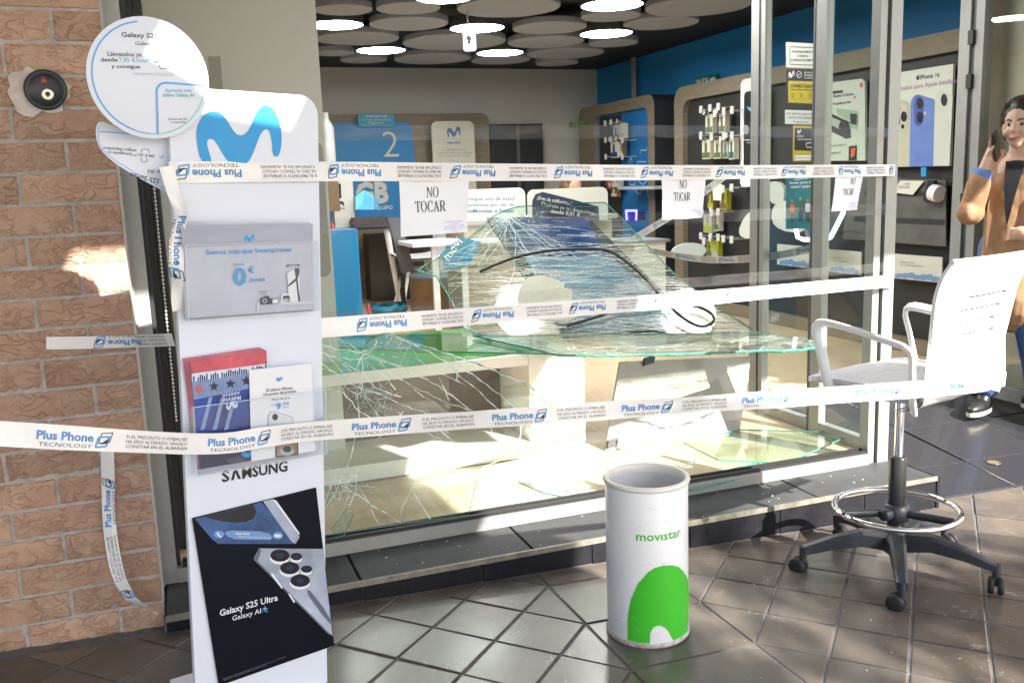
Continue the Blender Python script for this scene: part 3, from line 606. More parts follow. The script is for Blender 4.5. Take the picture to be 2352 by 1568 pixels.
# round sign
D1 = .034; FC = FS.shift(D1); cc = FC.px(345, 180); Rr = abs(FC.px(484, 180)[0]-FC.px(204, 182)[0])/2*1.0
mb = MB()
def domef(x, y, d=0.0): r2 = ((x-cc[0])**2+(y-cc[1])**2)/Rr**2; return FC(x, y, d+.006-.010*r2)
n = 56
for k, (ra, rb) in enumerate([(j/10, (j+1)/10) for j in range(10)]):
    for i in range(n):
        a0, a1 = 2*math.pi*i/n, 2*math.pi*(i+1)/n
        q = [(cc[0]+r*Rr*math.cos(a), cc[1]+r*Rr*1.0*math.sin(a)) for r, a in ((ra, a0), (rb, a0), (rb, a1), (ra, a1))]
        for dd, rev in ((0, False), (-.0028, True)):
            pp = [domef(*t, dd) for t in q]; pp = pp[1:] if ra == 0 else pp
            mb.poly(pp[::-1] if rev else pp, 0)
for i in range(n):
    a0, a1 = 2*math.pi*i/n, 2*math.pi*(i+1)/n; q = [(cc[0]+Rr*math.cos(a), cc[1]+Rr*math.sin(a)) for a in (a0, a1)]
    mb.poly([domef(*q[0], -.0028), domef(*q[1], -.0028), domef(*q[1]), domef(*q[0])], 0)
rs = P(mb, 'round_sign', white, ds); tag(rs, 'round white sign clipped to the top of the stand')
ringA = M('sign_ring_blue', (.12, .36, .78), .4); ringB = M('sign_ring_teal', (.20, .62, .52), .4)
mb = MB()
for i in range(n*2):
    a0, a1 = math.pi*i/n, math.pi*(i+1)/n; dg_ = math.degrees(a0)
    if 12 < dg_ < 98: continue
    wq = .022 if 98 <= dg_ < 250 else .016
    mb.poly([domef(cc[0]+r*Rr*math.cos(a), cc[1]+r*Rr*math.sin(a), .0006) for r, a in ((.925-wq, a0), (.925+wq*.2, a0), (.925+wq*.2, a1), (.925-wq, a1))], 0 if 98 <= dg_ < 265 else 1)
p0 = FC.px(*k1(1450, 600)); p1 = FC.px(*k1(1100, 935)); rr = .02
pts = [(p0[0], p0[1]), (p1[0]+rr, p0[1])]+[(p1[0]+rr-rr*math.sin(t*math.pi/12), p0[1]-rr+rr*math.cos(t*math.pi/12)) for t in range(1, 7)]+[(p1[0], p1[1])]
pts = [tuple(V(pts[i]).lerp(V(pts[i+1]), k/10)) for i in range(len(pts)-1) for k in range(10)]+[pts[-1]]
for i, (a, b) in enumerate(zip(pts, pts[1:])):
    a, b = V(a), V(b); nn = V((-(b-a).y, (b-a).x)).normalized()*.0022; mb.poly([domef(*(a+nn), .0009), domef(*(a-nn), .0009), domef(*(b-nn), .0009), domef(*(b+nn), .0009)][::-1], 0)
P(mb, 'sign_border', [ringA, ringB], ds)
class FD:                                            # the domed face of the round sign
    px = staticmethod(FC.px)
    def __call__(s, x, y, d=0.0): return domef(x, y, d)
FDm = FD(); mb = MB()
for s_, x1, y1, x2, y2, cap, m, bo in (('Galaxy S25 Series', 848, 258, 1248, 275, 33, 0, .012), ('Galaxy AI', 940, 316, 1115, 322, 26, 0, 0), ('Llévatelos ya', 750, 392, 985, 397, 30, 0, .012), ('desde', 702, 430, 818, 432, 28, 0, .015), ('7,85 €/mes*', 828, 432, 1040, 438, 28, 1, .012), ('y consigue', 775, 475, 972, 480, 26, 0, .015),
        ('584 € dto.** Entregando tu', 1070, 441, 1385, 455, 18, 0, 0), ('antiguo dispositivo', 1195, 480, 1415, 487, 18, 0, .006), ('*Consulta las modalidades de fraude y rediseñadas a las que aplica esta oferta.', 920, 514, 1203, 521, 6, 2, 0), ('**El terminal entregado ha de ser igual o superior al Samsung Galaxy S21 FE.', 920, 524, 1203, 531, 6, 2, 0),
        ('Aprende más', 1145, 643, 1335, 643, 25, 1, .014), ('sobre Galaxy AI', 1130, 675, 1352, 676, 25, 3, .014), ('Escanea este QR', 1173, 836, 1306, 836, 12, 0, .01), ('y sorpréndete', 1184, 858, 1298, 857, 12, 0, .01)):
    ptext(mb, s_, FDm, k1, x1, y1, x2, y2, cap, m, .0006, bo)
for pts in ([(1118, 420), (1118, 392), (1125, 387), (1155, 387), (1162, 393), (1162, 422)], [(1108, 420), (1108, 408), (1116, 403)], [(1108, 455), (1108, 474), (1116, 482), (1150, 482), (1156, 474)], [(1165, 478), (1174, 470), (1174, 458)]): pstroke(mb, FDm, pts, 4, 0, .0006, k1)
P(mb, 'lettering', [ink, lblue, inkg, M('sign_teal', (.04, .40, .36), .5)], ds)
# second round sign, folded down behind the board
FB2 = FS.shift(-.03); mb = MB()
O2 = [(690, 850), (725, 850), (800, 885), (880, 925), (1010, 958), (1250, 985), (1250, 1370), (1145, 1335), (1000, 1258), (900, 1200), (820, 1150), (730, 1080), (690, 1020), (672, 970), (668, 910), (675, 868)]
pslab(mb, FB2, k1, smooth_poly(O2), .002, 0, 0); P(mb, 'folded_round_sign', white, ds)
mb = MB()
for s_, x1, y1, x2, y2, cap, m, bo in (('antiguo dispositivo', 722, 1024, 952, 1042, -22, 0, .004), ('584 € dto.** Entregando tu', 752, 1055, 1076, 1080, -20, 0, .006), ('s*', 1108, 1080, 1140, 1082, -26, 1, .01), ('Galaxy AI', 1030, 1182, 1240, 1192, -28, 0, 0), ('S25 Series', 908, 1205, 1112, 1250, -32, 0, .012)):
    a, b = FB2.px(*k1(x1, y1)), FB2.px(*k1(x2, y2)); wd = math.dist(a, b); r = math.atan2(b[1]-a[1], b[0]-a[0])
    text(mb, s_, FB2, b[0], b[1], wd and abs(FB2.px(*k1(x1, y1-cap))[1]-a[1]), m, 'l', bo, wd, .0008, r+math.pi)
for pts in ([(985, 1065), (985, 1046), (992, 1041), (1032, 1041), (1038, 1048), (1038, 1066)], [(985, 1100), (985, 1124), (992, 1130), (1018, 1130), (1024, 1122), (1024, 1104)]): pstroke(mb, FB2, pts, 4, 0, .0008, k1)
pstroke(mb, FB2, [(694, 917), (850, 928), (900, 934)], 7, 2, .0008, k1); pstroke(mb, FB2, [(692, 880), (683, 920), (690, 1000), (730, 1062), (820, 1130), (1000, 1240), (1140, 1315)], 5, 2, .0008, k1)
P(mb, 'lettering', [ink, lblue, ringA], ds)
# acrylic leaflet holders
def holder(tl, tr_, br, bl, dep, cf4):
    p = [FS.px(*f(*q)) for f, q in zip(cf4, (tl, tr_, br, bl))]
    mb = MB(); x0 = (p[0][0]+p[3][0])/2; x1 = (p[1][0]+p[2][0])/2; y1 = (p[0][1]+p[1][1])/2; y0 = (p[2][1]+p[3][1])/2
    slab(mb, FS, [(x0, y0), (x1, y0), (x1, y1), (x0, y1)], .0022, 0, dep)
    for xa in (x0, x1-.0022): slab(mb, FS, [(xa, y0), (xa+.0022, y0), (xa+.0022, y1), (xa, y1)], dep-.003, 0, dep-.0023)
    slab(mb, FS, [(x0+.0023, y0), (x1-.0023, y0), (x1-.0023, y0+.0022), (x0+.0023, y0+.0022)], dep-.003, 0, dep-.0023)
    P(mb, 'leaflet_holder', acryl, ds)
    mb = MB(); aw = M('acrylic_edge', (.75, .78, .84), .15)
    for q in ([(x0, y0), (x1, y0)], [(x0, y0), (x0, y1)], [(x1, y0), (x1, y1)], [(x0, y1), (x1, y1)]):
        mb.tube([FS(*q[0], dep), FS(*q[1], dep)], .0009, 5)
    P(mb, 'holder_edge', aw, ds)
    return x0, y0, x1, y1
hx0, hy0, hx1, hy1 = holder((1255, 130), (2185, 110), (2190, 585), (1290, 655), .032, (k2,)*4)
jx0, jy0, jx1, jy1 = holder((1290, 1235), (2215, 1135), (2050, 78), (1242, 215), .040, (k2, k2, k3, k3))
FH = FS.shift(.026)
lf = thing('leaflet_stack', 'stack of grey landscape leaflets with a large blue zero in the upper holder', 'leaflets', loc=FS(0, 1.1, .02))
lg = M('leaflet_grey', (.50, .50, .58), .5, var=.12, vscale=6); lg2 = M('leaflet_header', (.34, .36, .44), .5, var=.15, vscale=5, stretch=(1, 1, 4))
for i in range(5):
    mb = MB(); pslab(mb, FS.shift(.006+i*.0042), k2, [(1262+i*1.5, -12-i*2.5), (2168-i*2, 4-i*5), (2183, 588), (1292, 650)], .0035, 0, 0); P(mb, 'leaflet', lg, lf)
mb = MB(); ppoly(mb, FH, k2, [(1256, 0), (2178, -8), (2180, 112), (1270, 150)], 0, .0005); P(mb, 'leaflet_header', lg2, lf)
mb = MB(); a = FH.px(*k2(1738, 92)); mlogo(mb, FH, a[0], a[1], abs(FH.px(*k2(1774, 92))[0]-FH.px(*k2(1702, 92))[0]), 0, .0012)
for s_, x1, y1, x2, y2, cap, m, bo in (('Somos más que Smartphones', 1436, 207, 2030, 183, 34, 0, .012), ('Desde', 1625, 283, 1700, 280, 20, 0, 0), ('0', 1628, 418, 1720, 412, 118, 0, .03), ('€', 1730, 335, 1770, 332, 44, 0, .01), ('/mes', 1738, 400, 1848, 388, 33, 0, .012)): ptext(mb, s_, FH, k2, x1, y1, x2, y2, cap, m, .001, bo)
for s_, x1, y1, x2, y2, cap in (('PS5', 2018, 286, 2062, 285, 11), ('SONY', 1805, 470, 1862, 468, 11), ('Alpha ZV-E10L', 1806, 482, 1858, 480, 6)): ptext(mb, s_, FH, k2, x1, y1, x2, y2, cap, 1, .001, .01)
P(mb, 'lettering', [mblue, ink], lf)
mb = MB()
ppoly(mb, FH, k2, [(2000, 335), (2052, 305), (2085, 305), (2092, 535), (2035, 540), (2010, 480)], 1, .0008); ppoly(mb, FH, k2, [(2050, 302), (2085, 300), (2086, 330), (2072, 380), (2092, 530), (2078, 535), (2062, 390), (2008, 430), (2008, 415), (2060, 370)], 0, .0012)
ppoly(mb, FH, k2, [(1790, 542), (2178, 530), (2180, 548), (1790, 562)], 2, .0010); ppoly(mb, FH, k2, [(1790, 562), (1800, 562), (1802, 606), (1790, 606)], 2, .0010)
ppoly(mb, FH, k2, [(1812, 512), (1830, 505), (1845, 492), (1870, 492), (1882, 508), (1890, 508), (1890, 552), (1812, 556)], 0, .0014); ppoly(mb, FH, k2, [(1890, 513), (1940, 508), (1940, 548), (1890, 553)], 0, .0014); ppoly(mb, FH, k2, [(1898, 517), (1936, 513), (1936, 543), (1898, 547)], 1, .0018)
ppoly(mb, FH, k2, [(1842+16*math.cos(t*.4), 528+15*math.sin(t*.4)) for t in range(16)], 2, .0018); ppoly(mb, FH, k2, [(1842+11*math.cos(t*.4), 528+10*math.sin(t*.4)) for t in range(16)], 0, .0020)
ppoly(mb, FH, k2, [(1955, 545), (1958, 495), (1970, 478), (2015, 476), (2028, 490), (2034, 535), (2026, 538), (2010, 512), (1978, 514), (1964, 545)], 1, .0014); ppoly(mb, FH, k2, [(1972, 492), (2014, 490), (2022, 520), (2008, 510), (1978, 512), (1966, 525)], 0, .0018)
ppoly(mb, FH, k2, [(1996, 278), (2012, 276), (2012, 288), (1996, 289)], 0, .001); ppoly(mb, FH, k2, [(2066, 274), (2088, 273), (2088, 284), (2066, 285)], 0, .001)
P(mb, 'device_print', [M('print_black', (.02, .02, .025), .5), M('print_white', (.78, .78, .82), .5), M('print_shelf', (.62, .62, .68), .5)], lf)
# brochures in the lower holder
br = thing('brochure_stack', 'stack of dark blue arena brochures standing upside down in the lower holder', 'brochures', loc=FS(-.1, .8, .02))
red = M('brochure_red', (.55, .09, .12), .45, var=.3, vscale=14); bb = M('brochure_blue', (.02, .05, .28), .45, var=.6, vscale=10); bw_ = M('brochure_panel', (.24, .33, .55), .45, var=.2, vscale=40); bn = M('brochure_navy', (.008, .012, .05), .4); bl_ = M('brochure_light', (.62, .68, .85), .5)
FK = FS.shift(.022)
for i in range(6):
    k = 5-i; mb = MB(); pslab(mb, FS.shift(.008+i*.0024), lambda x, y: k2(x, y), [(1325-k*10, 955-k*5), (1855-k*9, 872-k*4), (1757, 1640), (1392-k*4, 1702)], .0018, 0, 0, 1); P(mb, 'brochure', [red if i < 5 else bn, bl_], br)
mb = MB()
ppoly(mb, FK, k2, [(1325, 955), (1855, 872), (1862, 965), (1335, 1035)], 0, .0006); ppoly(mb, FK, k2, [(1335, 1035), (1862, 965), (1866, 1010), (1338, 1092)], 4, .0006)
rnd = random.Random(5)
for i in range(34):
    x = 1345+i*15.2; y = 1092-(x-1338)*.155; h = rnd.uniform(26, 46); ppoly(mb, FK, k2, [(x, y), (x+10, y-1.5), (x+10, y-h), (x, y-h+1)], rnd.choice((1, 3, 3, 1, 5)), .0009)
ppoly(mb, FK, k2, [(1338, 1092), (1866, 1010), (1876, 1110), (1350, 1215)], 2, .0006)
for i in range(40): x = 1345+i*13; y = 1092-(x-1338)*.155; pstroke(mb, FK, [(x, y+3), (x+9, y+112)], 2.5, 1, .0009, k2)
ppoly(mb, FK, k2, [(1350, 1215), (1876, 1110), (1850, 1430), (1370, 1480)], 1, .0006)
for x0_, x1_ in ((1395, 1440), (1560, 1600), (1480, 1500)): ppoly(mb, FK, k2, [(x0_+60, 1200), (x0_+85, 1196), (x0_+30, 1420), (x0_, 1430)], 2, .0008)
for i, (cx, cy) in enumerate(((1385, 1135), (1490, 1118), (1605, 1100), (1715, 1080), (1820, 1062))): ppoly(mb, FK, k2, [(cx+(38 if t % 2 == 0 else 16)*math.sin(t*math.pi/5), cy+5-(38 if t % 2 == 0 else 16)*math.cos(t*math.pi/5)) for t in range(10)], 0 if i == 0 else 3, .0012)
P(mb, 'brochure_print', [red, bb, bw_, bn, bl_, M('brochure_pale', (.7, .72, .8), .5)], br)
mb = MB(); ptext(mb, 'ARENA', FK, k2, 1545, 1178, 1672, 1155, -22, 0, .0012, .01, flip=True); ptext(mb, 'Movistar', FK, k2, 1545, 1212, 1675, 1186, -30, 0, .0012, .012, flip=True)
a = FK.px(*k2(1615, 1255)); kf = lambda x, y, d: FK(2*a[0]-x, 2*a[1]-y, d); mlogo(mb, kf, a[0], a[1], abs(FK.px(*k2(1655, 1255))[0]-FK.px(*k2(1575, 1255))[0]), 0, .0012); ppoly(mb, FK, k3, [(1535, 25), (1555, 20), (1565, 90), (1590, 95), (1590, 20), (1605, 18), (1605, 118), (1570, 124), (1545, 110)], 1, .0012)
P(mb, 'lettering', [bl_, mblue], br)
le = thing('white_leaflet', 'white phone price leaflet overlapping the arena brochures in the lower holder', 'leaflet', loc=FS(.1, .8, .03))
FL = FS.shift(.030)
for i in range(3):
    mb = MB(); pslab(mb, FS.shift(.0245+i*.0020), k2, [(1735+i, 1015-i*3), (2170-i*3, 970-i*3), (2196, 1572), (1752, 1645)], .0014, 0, 0); P(mb, 'leaflet', whitep, le)
mb = MB(); a = FL.px(*k2(1948, 1073)); mlogo(mb, FL, a[0], a[1], abs(FL.px(*k2(1970, 1073))[0]-FL.px(*k2(1928, 1073))[0]), 0, .0006)
for s_, x1, y1, x2, y2, cap, m, bo in (('El último iPhone.', 1858, 1160, 2042, 1142, 20, 1, .006), ('Un precio de primera', 1836, 1190, 2065, 1163, 20, 1, .006), ('iPhone 16e', 1894, 1222, 1975, 1214, 13, 1, .01), ('128 GB', 1982, 1212, 2022, 1208, 9, 1, .01), ('Desde', 1882, 1258, 1920, 1254, 12, 0, 0), ('9', 1926, 1284, 1958, 1280, 44, 0, .03), (',50€', 1966, 1254, 2016, 1249, 17, 0, .01), ('/mes', 1968, 1274, 2012, 1268, 14, 0, 0)): ptext(mb, s_, FL, k2, x1, y1, x2, y2, cap, m, .0006, bo)
P(mb, 'lettering', [mblue, ink], le)
mb = MB(); ppoly(mb, FL, k2, [(1868, 1330), (1885, 1298), (1905, 1294), (2020, 1325), (2042, 1345), (2050, 1420), (1864, 1420)], 0, .0006); ppoly(mb, FL, k2, [(1874, 1332), (1890, 1304), (1905, 1300), (2015, 1330), (2035, 1350), (2042, 1420), (1872, 1420)], 1, .0009)
ppoly(mb, FL, k2, [(1916+20*math.cos(t*.4), 1336+24*math.sin(t*.4)) for t in range(16)], 2, .0012)
ppoly(mb, FL, k3, [(1760, 0), (1905, 0), (1908, 108), (1762, 125)], 2, .0008); ppoly(mb, FL, k3, [(1768, 0), (1898, 0), (1900, 100), (1770, 116)], 3, .0012); ppoly(mb, FL, k3, [(1835+45*math.cos(t*.4), 85+28*math.sin(t*.4)) for t in range(16)], 4, .0014); ppoly(mb, FL, k3, [(1835+28*math.cos(t*.4), 72+20*math.sin(t*.4)) for t in range(16)], 2, .0016)
P(mb, 'phone_print', [M('phone_outline', (.5, .5, .55), .4), M('phone_back', (.7, .7, .74), .4), phd, M('phone_warm', (.28, .18, .10), .4, var=.5, vscale=20), M('phone_grey', (.4, .4, .42), .4)], le)

# ------------------------------------------------------------------ printed sealing tape
PITCH_T = .36
def resample(path, step):
    path = [V(p) for p in path]; out = [path[0]]
    for i in range(len(path)-1):
        n = max(1, int((path[i+1]-path[i]).length/step))
        for k in range(1, n+1):
            t = k/n; p0, p1, p2, p3 = path[max(i-1, 0)], path[i], path[i+1], path[min(i+2, len(path)-1)]
            out.append(.5*((2*p1)+(p2-p0)*t+(2*p0-5*p1+4*p2-p3)*t*t+(3*p1-p0-3*p2+p3)*t**3) if len(path) > 3 else p1.lerp(p2, t))
    return out
def tape(name, label, path, wd=.048, s0=0.0, flip=False, ups=None, printed=True, mat=None, group=None, rip=.0012, seed=1, step=.03, cat='tape', pitch=PITCH_T):
    p = resample(path, step); n = len(p); L = [0.0]
    for i in range(1, n): L.append(L[-1]+(p[i]-p[i-1]).length)
    T_ = [(p[min(i+1, n-1)]-p[max(i-1, 0)]).normalized() for i in range(n)]; U = []; N_ = []
    for i in range(n):
        u = V((0, 0, 1)) if ups is None else ups(L[i]/L[-1])
        u = (u-T_[i]*u.dot(T_[i])).normalized(); U.append(u); nn = T_[i].cross(u); N_.append(nn)
    def fn(s, t, d=0.0):
        s = max(0, min(L[-1]-1e-6, s)); lo, hi = 0, n-1
        while hi-lo > 1:
            mid = (lo+hi)//2
            if L[mid] <= s: lo = mid
            else: hi = mid
        k = (s-L[lo])/max(1e-9, L[hi]-L[lo]); q = p[lo].lerp(p[hi], k); u = U[lo].lerp(U[hi], k); nn = N_[lo].lerp(N_[hi], k)
        w_ = rip*mnoise.noise(V((s*9, t*40, seed)))*1.5+t*.45*mnoise.noise(V((s*3.1, seed*1.7, 2)))+.0035*mnoise.noise(V((s*2.2, seed, 5)))*min(1, s*4, (L[-1]-s)*4)
        return q+u*t+nn*(d+w_)
    mb = MB(); ns = max(4, int(L[-1]/.012)); mb.grid(lambda a, b: fn(a*L[-1], (b-.5)*wd, 0), ns, 4, 0, True)
    o = mb.build(name, mat or tapem); tag(o, label, cat, group)
    if printed:
        k0 = int(math.floor(-s0/pitch))-1; d = .0006
        for k in range(k0, int(L[-1]/pitch)+3):
            b = s0+k*pitch; mb = MB()
            f0 = (lambda x, y, dd=0.0, b=b: fn(b+pitch-x, -y, dd)) if flip else (lambda x, y, dd=0.0, b=b: fn(b+x, y, dd))
            lo_, hi_ = (b, b+pitch)
            if hi_ < .02 or lo_ > L[-1]-.02: continue
            cuts = []
            inside = lambda x0, x1: (0.001 < (b+pitch-x1 if flip else b+x0)) and ((b+pitch-x0 if flip else b+x1) < L[-1]-.001)
            if inside(.01, .125):
                text(mb, 'Plus Phone', f0, .01, -.005, .0165, 1, 'l', .03, .111, d); text(mb, 'Plus Phone', f0, .01, -.005, .0165, 0, 'l', .008, .111, d+.0004)
                text(mb, 'TECNOLOGY', f0, .014, -.0185, .0075, 1, 'l', .0, .105, d, shear=.2)
            if inside(.125, .16):
                for (bx, by, mm, ww) in ((.132, -.008, 1, .0022), (.1265, -.0165, 0, .0036)):
                    q = [(bx, by), (bx+.022, by+.003), (bx+.026, by+.024), (bx+.004, by+.021)]
                    for i in range(4):
                        a, c = V(q[i]), V(q[(i+1) % 4]); nn = V((-(c-a).y, (c-a).x)).normalized()*ww/2; e_ = d+.0001*(mm == 0)+i*2e-6
                        mb.poly([f0(*(a-nn), e_), f0(*(c-nn), e_), f0(*(c+nn), e_), f0(*(a+nn), e_)], mm)
                mb.poly([f0(x, y, d+.0003) for x, y in ((.135, -.010), (.150, -.008), (.152, .004), (.143, -.003))], 1)
            if mb.v: mb.build('brand_print', [tblue, M('tape_black', (.02, .02, .025), .4)], o)
            mb = MB()
            if inside(.185, .325):
                for i, s_ in enumerate(('SI EL PRECINTO O EMBALAJE', 'HA SIDO ALTERADO, HÁGALO', 'CONSTAR EN EL ALBARÁN')): text(mb, s_, f0, .187+i*.001, .0065-i*.0105, .0072, 1, 'l', 0, .134, d)
            if mb.v: mb.build('notice_print', [tblue, M('tape_black', (.02, .02, .025), .4)], o)
    return o
# upper tape: across the stand, then to the corner post
a0 = FS(*FS.px(388, 396), .004); a1 = FS(*FS.px(716, 394), .004); a2 = A(2056, 391, y=.192)
tape('sealing_tape', 'uppermost long printed white tape, from the display stand to the corner post', [a0, a1, a1.lerp(a2, .02), a1.lerp(a2, .5)+V((0, 0, -.006)), a2], .047, -.19, True, seed=2)
tape('clear_tape', 'clear tape band running above the uppermost printed tape', [A(722, 307, y=-.42), A(1500, 302, y=-.12), A(2050, 305, y=.19)], .040, printed=False, mat=cleartape, seed=4, rip=.004)
tape('clear_tape', 'clear tape band running just below the hanging paper sheets', [A(722, 520, y=-.42), A(1300, 512, y=-.15), A(2046, 480, y=.19)], .042, printed=False, mat=cleartape, seed=6, rip=.004)
# middle tape
b0 = FS(*FS.px(700, 760), -.022); b1 = A(2049, 645, y=.192)
tape('sealing_tape', 'printed white tape slanting across the broken window at mid height', [b0, b0.lerp(b1, .5)+V((0, 0, -.006)), b1], .050, -.05, True, seed=8)
tape('clear_tape', 'clear tape band above the slanting middle tape', [A(722, 735, y=-.42), A(1300, 672, y=-.15), A(2046, 612, y=.19)], .036, printed=False, mat=cleartape, seed=9, rip=.004)
# lower tape: past the stand and round the chair
CHD = -.80
e0 = A(-90, 990, y=-.86); e1 = FS(*FS.px(436, 1005), .056); e2 = FS(*FS.px(742, 974), .056); e3 = A(2120, 893, y=CHD+.02); e4 = A(2310, 870, y=-.52)
tape('sealing_tape', 'lowest long printed white tape, past the display stand and bin to the chair', [e0, e1, e1.lerp(e2, .5), e2, e2.lerp(e3, .35), e2.lerp(e3, .7), e3, e3.lerp(e4, .5)+V((0, -.03, 0)), e4], .049, -.235, False, seed=10)
tape('clear_tape', 'clear tape band below the lowest printed tape beyond the bin', [A(1330, 905, y=.10), A(1650, 885, y=.15), A(1985, 860, y=.19)] if False else [A(1330, 1010, y=.16), A(1700, 950, y=.18), A(1985, 900, y=.19)], .040, printed=False, mat=cleartape, seed=11, rip=.003)
# short tape stuck on the bricks
tape('sealing_tape', 'short printed tape stuck on the brick wall beside the display stand', [A(106, 788, y=-.010), A(180, 787, y=-.009), A(290, 784, y=-.03), A(398, 780, y=-.20)], .036, -.02, True, seed=12, pitch=.30)
# loose tape hanging down the bricks
tape('hanging_tape', 'loose printed tape hanging down the brick wall with a crumpled end', [A(246, 1012, y=-.014), A(248, 1100, y=-.014), A(251, 1200, y=-.014), A(262, 1280, y=-.03), A(278, 1335, y=-.05), A(300, 1375, y=-.06), A(330, 1392, y=-.05), A(361, 1409, y=-.04)], .036, .27, True, ups=lambda t: V((1, 0, 0)) if t < .62 else V((1, -1.6*(t-.62)*2, .6*math.sin(t*17))), seed=13, rip=.004, pitch=.34)
# crumpled tape at the stand's edge
tape('crumpled_tape', 'crumpled printed tape twisted down the edge of the display stand', [FS(*FS.px(379, 382), .012), FS(*FS.px(392, 440), .02), FS(*FS.px(408, 490), .03), FS(*FS.px(400, 550), .02), FS(*FS.px(396, 600), .03), FS(*FS.px(405, 650), .012), FS(*FS.px(410, 712), .006)], .032, .1, False, ups=lambda t: V((1, .8*math.sin(t*14), .2*math.sin(t*9))), seed=14, rip=.006, pitch=.33)
# tapes inside the shop
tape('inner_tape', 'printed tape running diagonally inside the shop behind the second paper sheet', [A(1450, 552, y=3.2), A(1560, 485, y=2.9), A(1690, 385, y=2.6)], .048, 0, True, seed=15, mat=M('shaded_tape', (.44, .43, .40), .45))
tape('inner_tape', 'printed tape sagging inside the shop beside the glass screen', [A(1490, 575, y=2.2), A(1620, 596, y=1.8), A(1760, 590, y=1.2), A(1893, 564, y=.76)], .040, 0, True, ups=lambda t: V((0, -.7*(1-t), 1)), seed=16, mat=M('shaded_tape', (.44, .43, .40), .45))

# ------------------------------------------------------------------ NO TOCAR paper sheets
stamp = M('violet_stamp', (.35, .33, .72), .6)
FT = Frame(a1, V((a2.x-a1.x, a2.y-a1.y, 0)), (0, 0, 1))
def sheet(label, quad, no, to, cap, tcap, stamp_at=None, curl=.004, sx=.86):
    pts = [FT(*FT.px(u, v), -.009) for u, v in quad]; fr = Frame(pts[3], FT.X, FT.Y)
    t = tag(bpy.data.objects.new('paper_sheet', None), label, 'paper sheet', 'NO TOCAR sheets hanging on the tape'); col.objects.link(t); t.location = pts[3]
    f = lambda a, b: pts[3].lerp(pts[2], a).lerp(pts[0].lerp(pts[1], a), b)+fr.N*(curl*math.sin(a*5+b*3)+curl*1.5*(1-b)**2)
    mb = MB(); mb.grid(f, 12, 12, 0, True); P(mb, 'paper', whitep, t)
    W_, H_ = (pts[2]-pts[3]).length, (pts[0]-pts[3]).length; mb = MB(); g = lambda x, y_, d=0.0: f(min(1, max(0, x/W_)), min(1, max(0, y_/H_)))+fr.N*(d+.0007)
    for s_, (u, v), c in (('NO', no, cap), ('TOCAR', to, tcap)):
        a = fr.px(u, v); h = c/FPX*(fr(*a)-CAM).dot(CF); serif(mb, s_, g, a[0], a[1]-h/2, h, 0, 0, sx)
    if stamp_at:
        for i, s_ in enumerate(('PHONEMOVIL ONTINYENT', 'C.I.F. B97550401', 'C/MARTINEZ VALLS, 45 BAJO', '46870, ONTINYENT, VALENCIA', '962380444')):
            a = fr.px(*stamp_at); text(mb, s_, g, a[0], a[1]-i*.0062, .0036, 1, 'c')
    P(mb, 'lettering', [ink, stamp], t)
    return t
sheet('white paper sheet hanging under the tape left of centre, largest of the NO TOCAR sheets', [(920, 402), (1079, 402), (1077, 533), (922, 544)], (990, 440), (985, 473), 24, 25, (1041, 509), sx=.9)
sheet('white paper sheet with a sunlit lower edge hanging over the shelf of accessories', [(1523, 396), (1625, 396), (1617, 500), (1523, 504)], (1567, 422), (1564, 450), 19, 19, (1602, 482), sx=.78)
sheet('narrow white paper sheet hanging from the tape beside the corner post', [(1924, 396), (1986, 396), (1972, 482), (1911, 486)], (1951, 414), (1943, 439), 15, 15, (1957, 465), sx=.72)
# ------------------------------------------------------------------ waste bin
bc = GP(1488, 1444); bz0 = gz(bc.x); dep = (bc-CAM).dot(CF); BR = 92/FPX*dep; BH = A(1500, 1090, y=bc.y).z-bz0
bn_ = thing('waste_bin', 'white metal waste bin with a green arch logo standing on the stone tiles', 'waste bin', loc=(bc.x, bc.y, bz0), rz=0)
bm = M('bin_enamel', (.85, .85, .87), .32, var=.03, vscale=9, coat=.2); bi = M('bin_inside', (.66, .67, .70), .5)
mb = MB(); mb.lathe((0, 0, 0), [(BR*.98, .012), (BR, .02), (BR, BH-.012), (BR*.985, BH-.008)], 64); mb.build('body', bm, bn_)
mb = MB(); mb.lathe((0, 0, 0), [(BR*.945, BH-.01), (BR*.945, .03), (0, .028)], 64); mb.build('inside', bi, bn_)
rimw = M('bin_rim', (.78, .76, .70), .4)
mb = MB(); mb.lathe((0, 0, BH-.012), [(BR*.98, -.001), (BR+.004, .001), (BR+.0065, .007), (BR+.004, .013), (BR*.985, .016), (BR*.93, .012), (BR*.915, .002), (BR*.93, -.012)], 64); mb.build('rim', rimw, bn_)
mb = MB(); mb.lathe((0, 0, 0), [(0, 0), (BR*.99, 0), (BR+.003, .004), (BR+.003, .012), (BR*.985, .0155)], 64); mb.build('base_ring', M('bin_base', (.62, .60, .58), .45, var=.4, vscale=50, c2=(.25, .2, .17)), bn_)
def cyl(u, v):
    d = ray(u, v); ox, oy = CAM.x-bc.x, CAM.y-bc.y; a = d.x*d.x+d.y*d.y; b = ox*d.x+oy*d.y; c = ox*ox+oy*oy-BR*BR; q = b*b-a*c
    t = (-b-math.sqrt(max(0, q)))/a; p = CAM+d*t; return (math.atan2(p.y-bc.y, p.x-bc.x), p.z-bz0)
def onc(th, z, d=.0007): return V(((BR+d)*math.cos(th), (BR+d)*math.sin(th), z))
k6 = lambda x, y: ((1300+x/1.47)/1.7415, (2000+y/1.47)/1.7415)
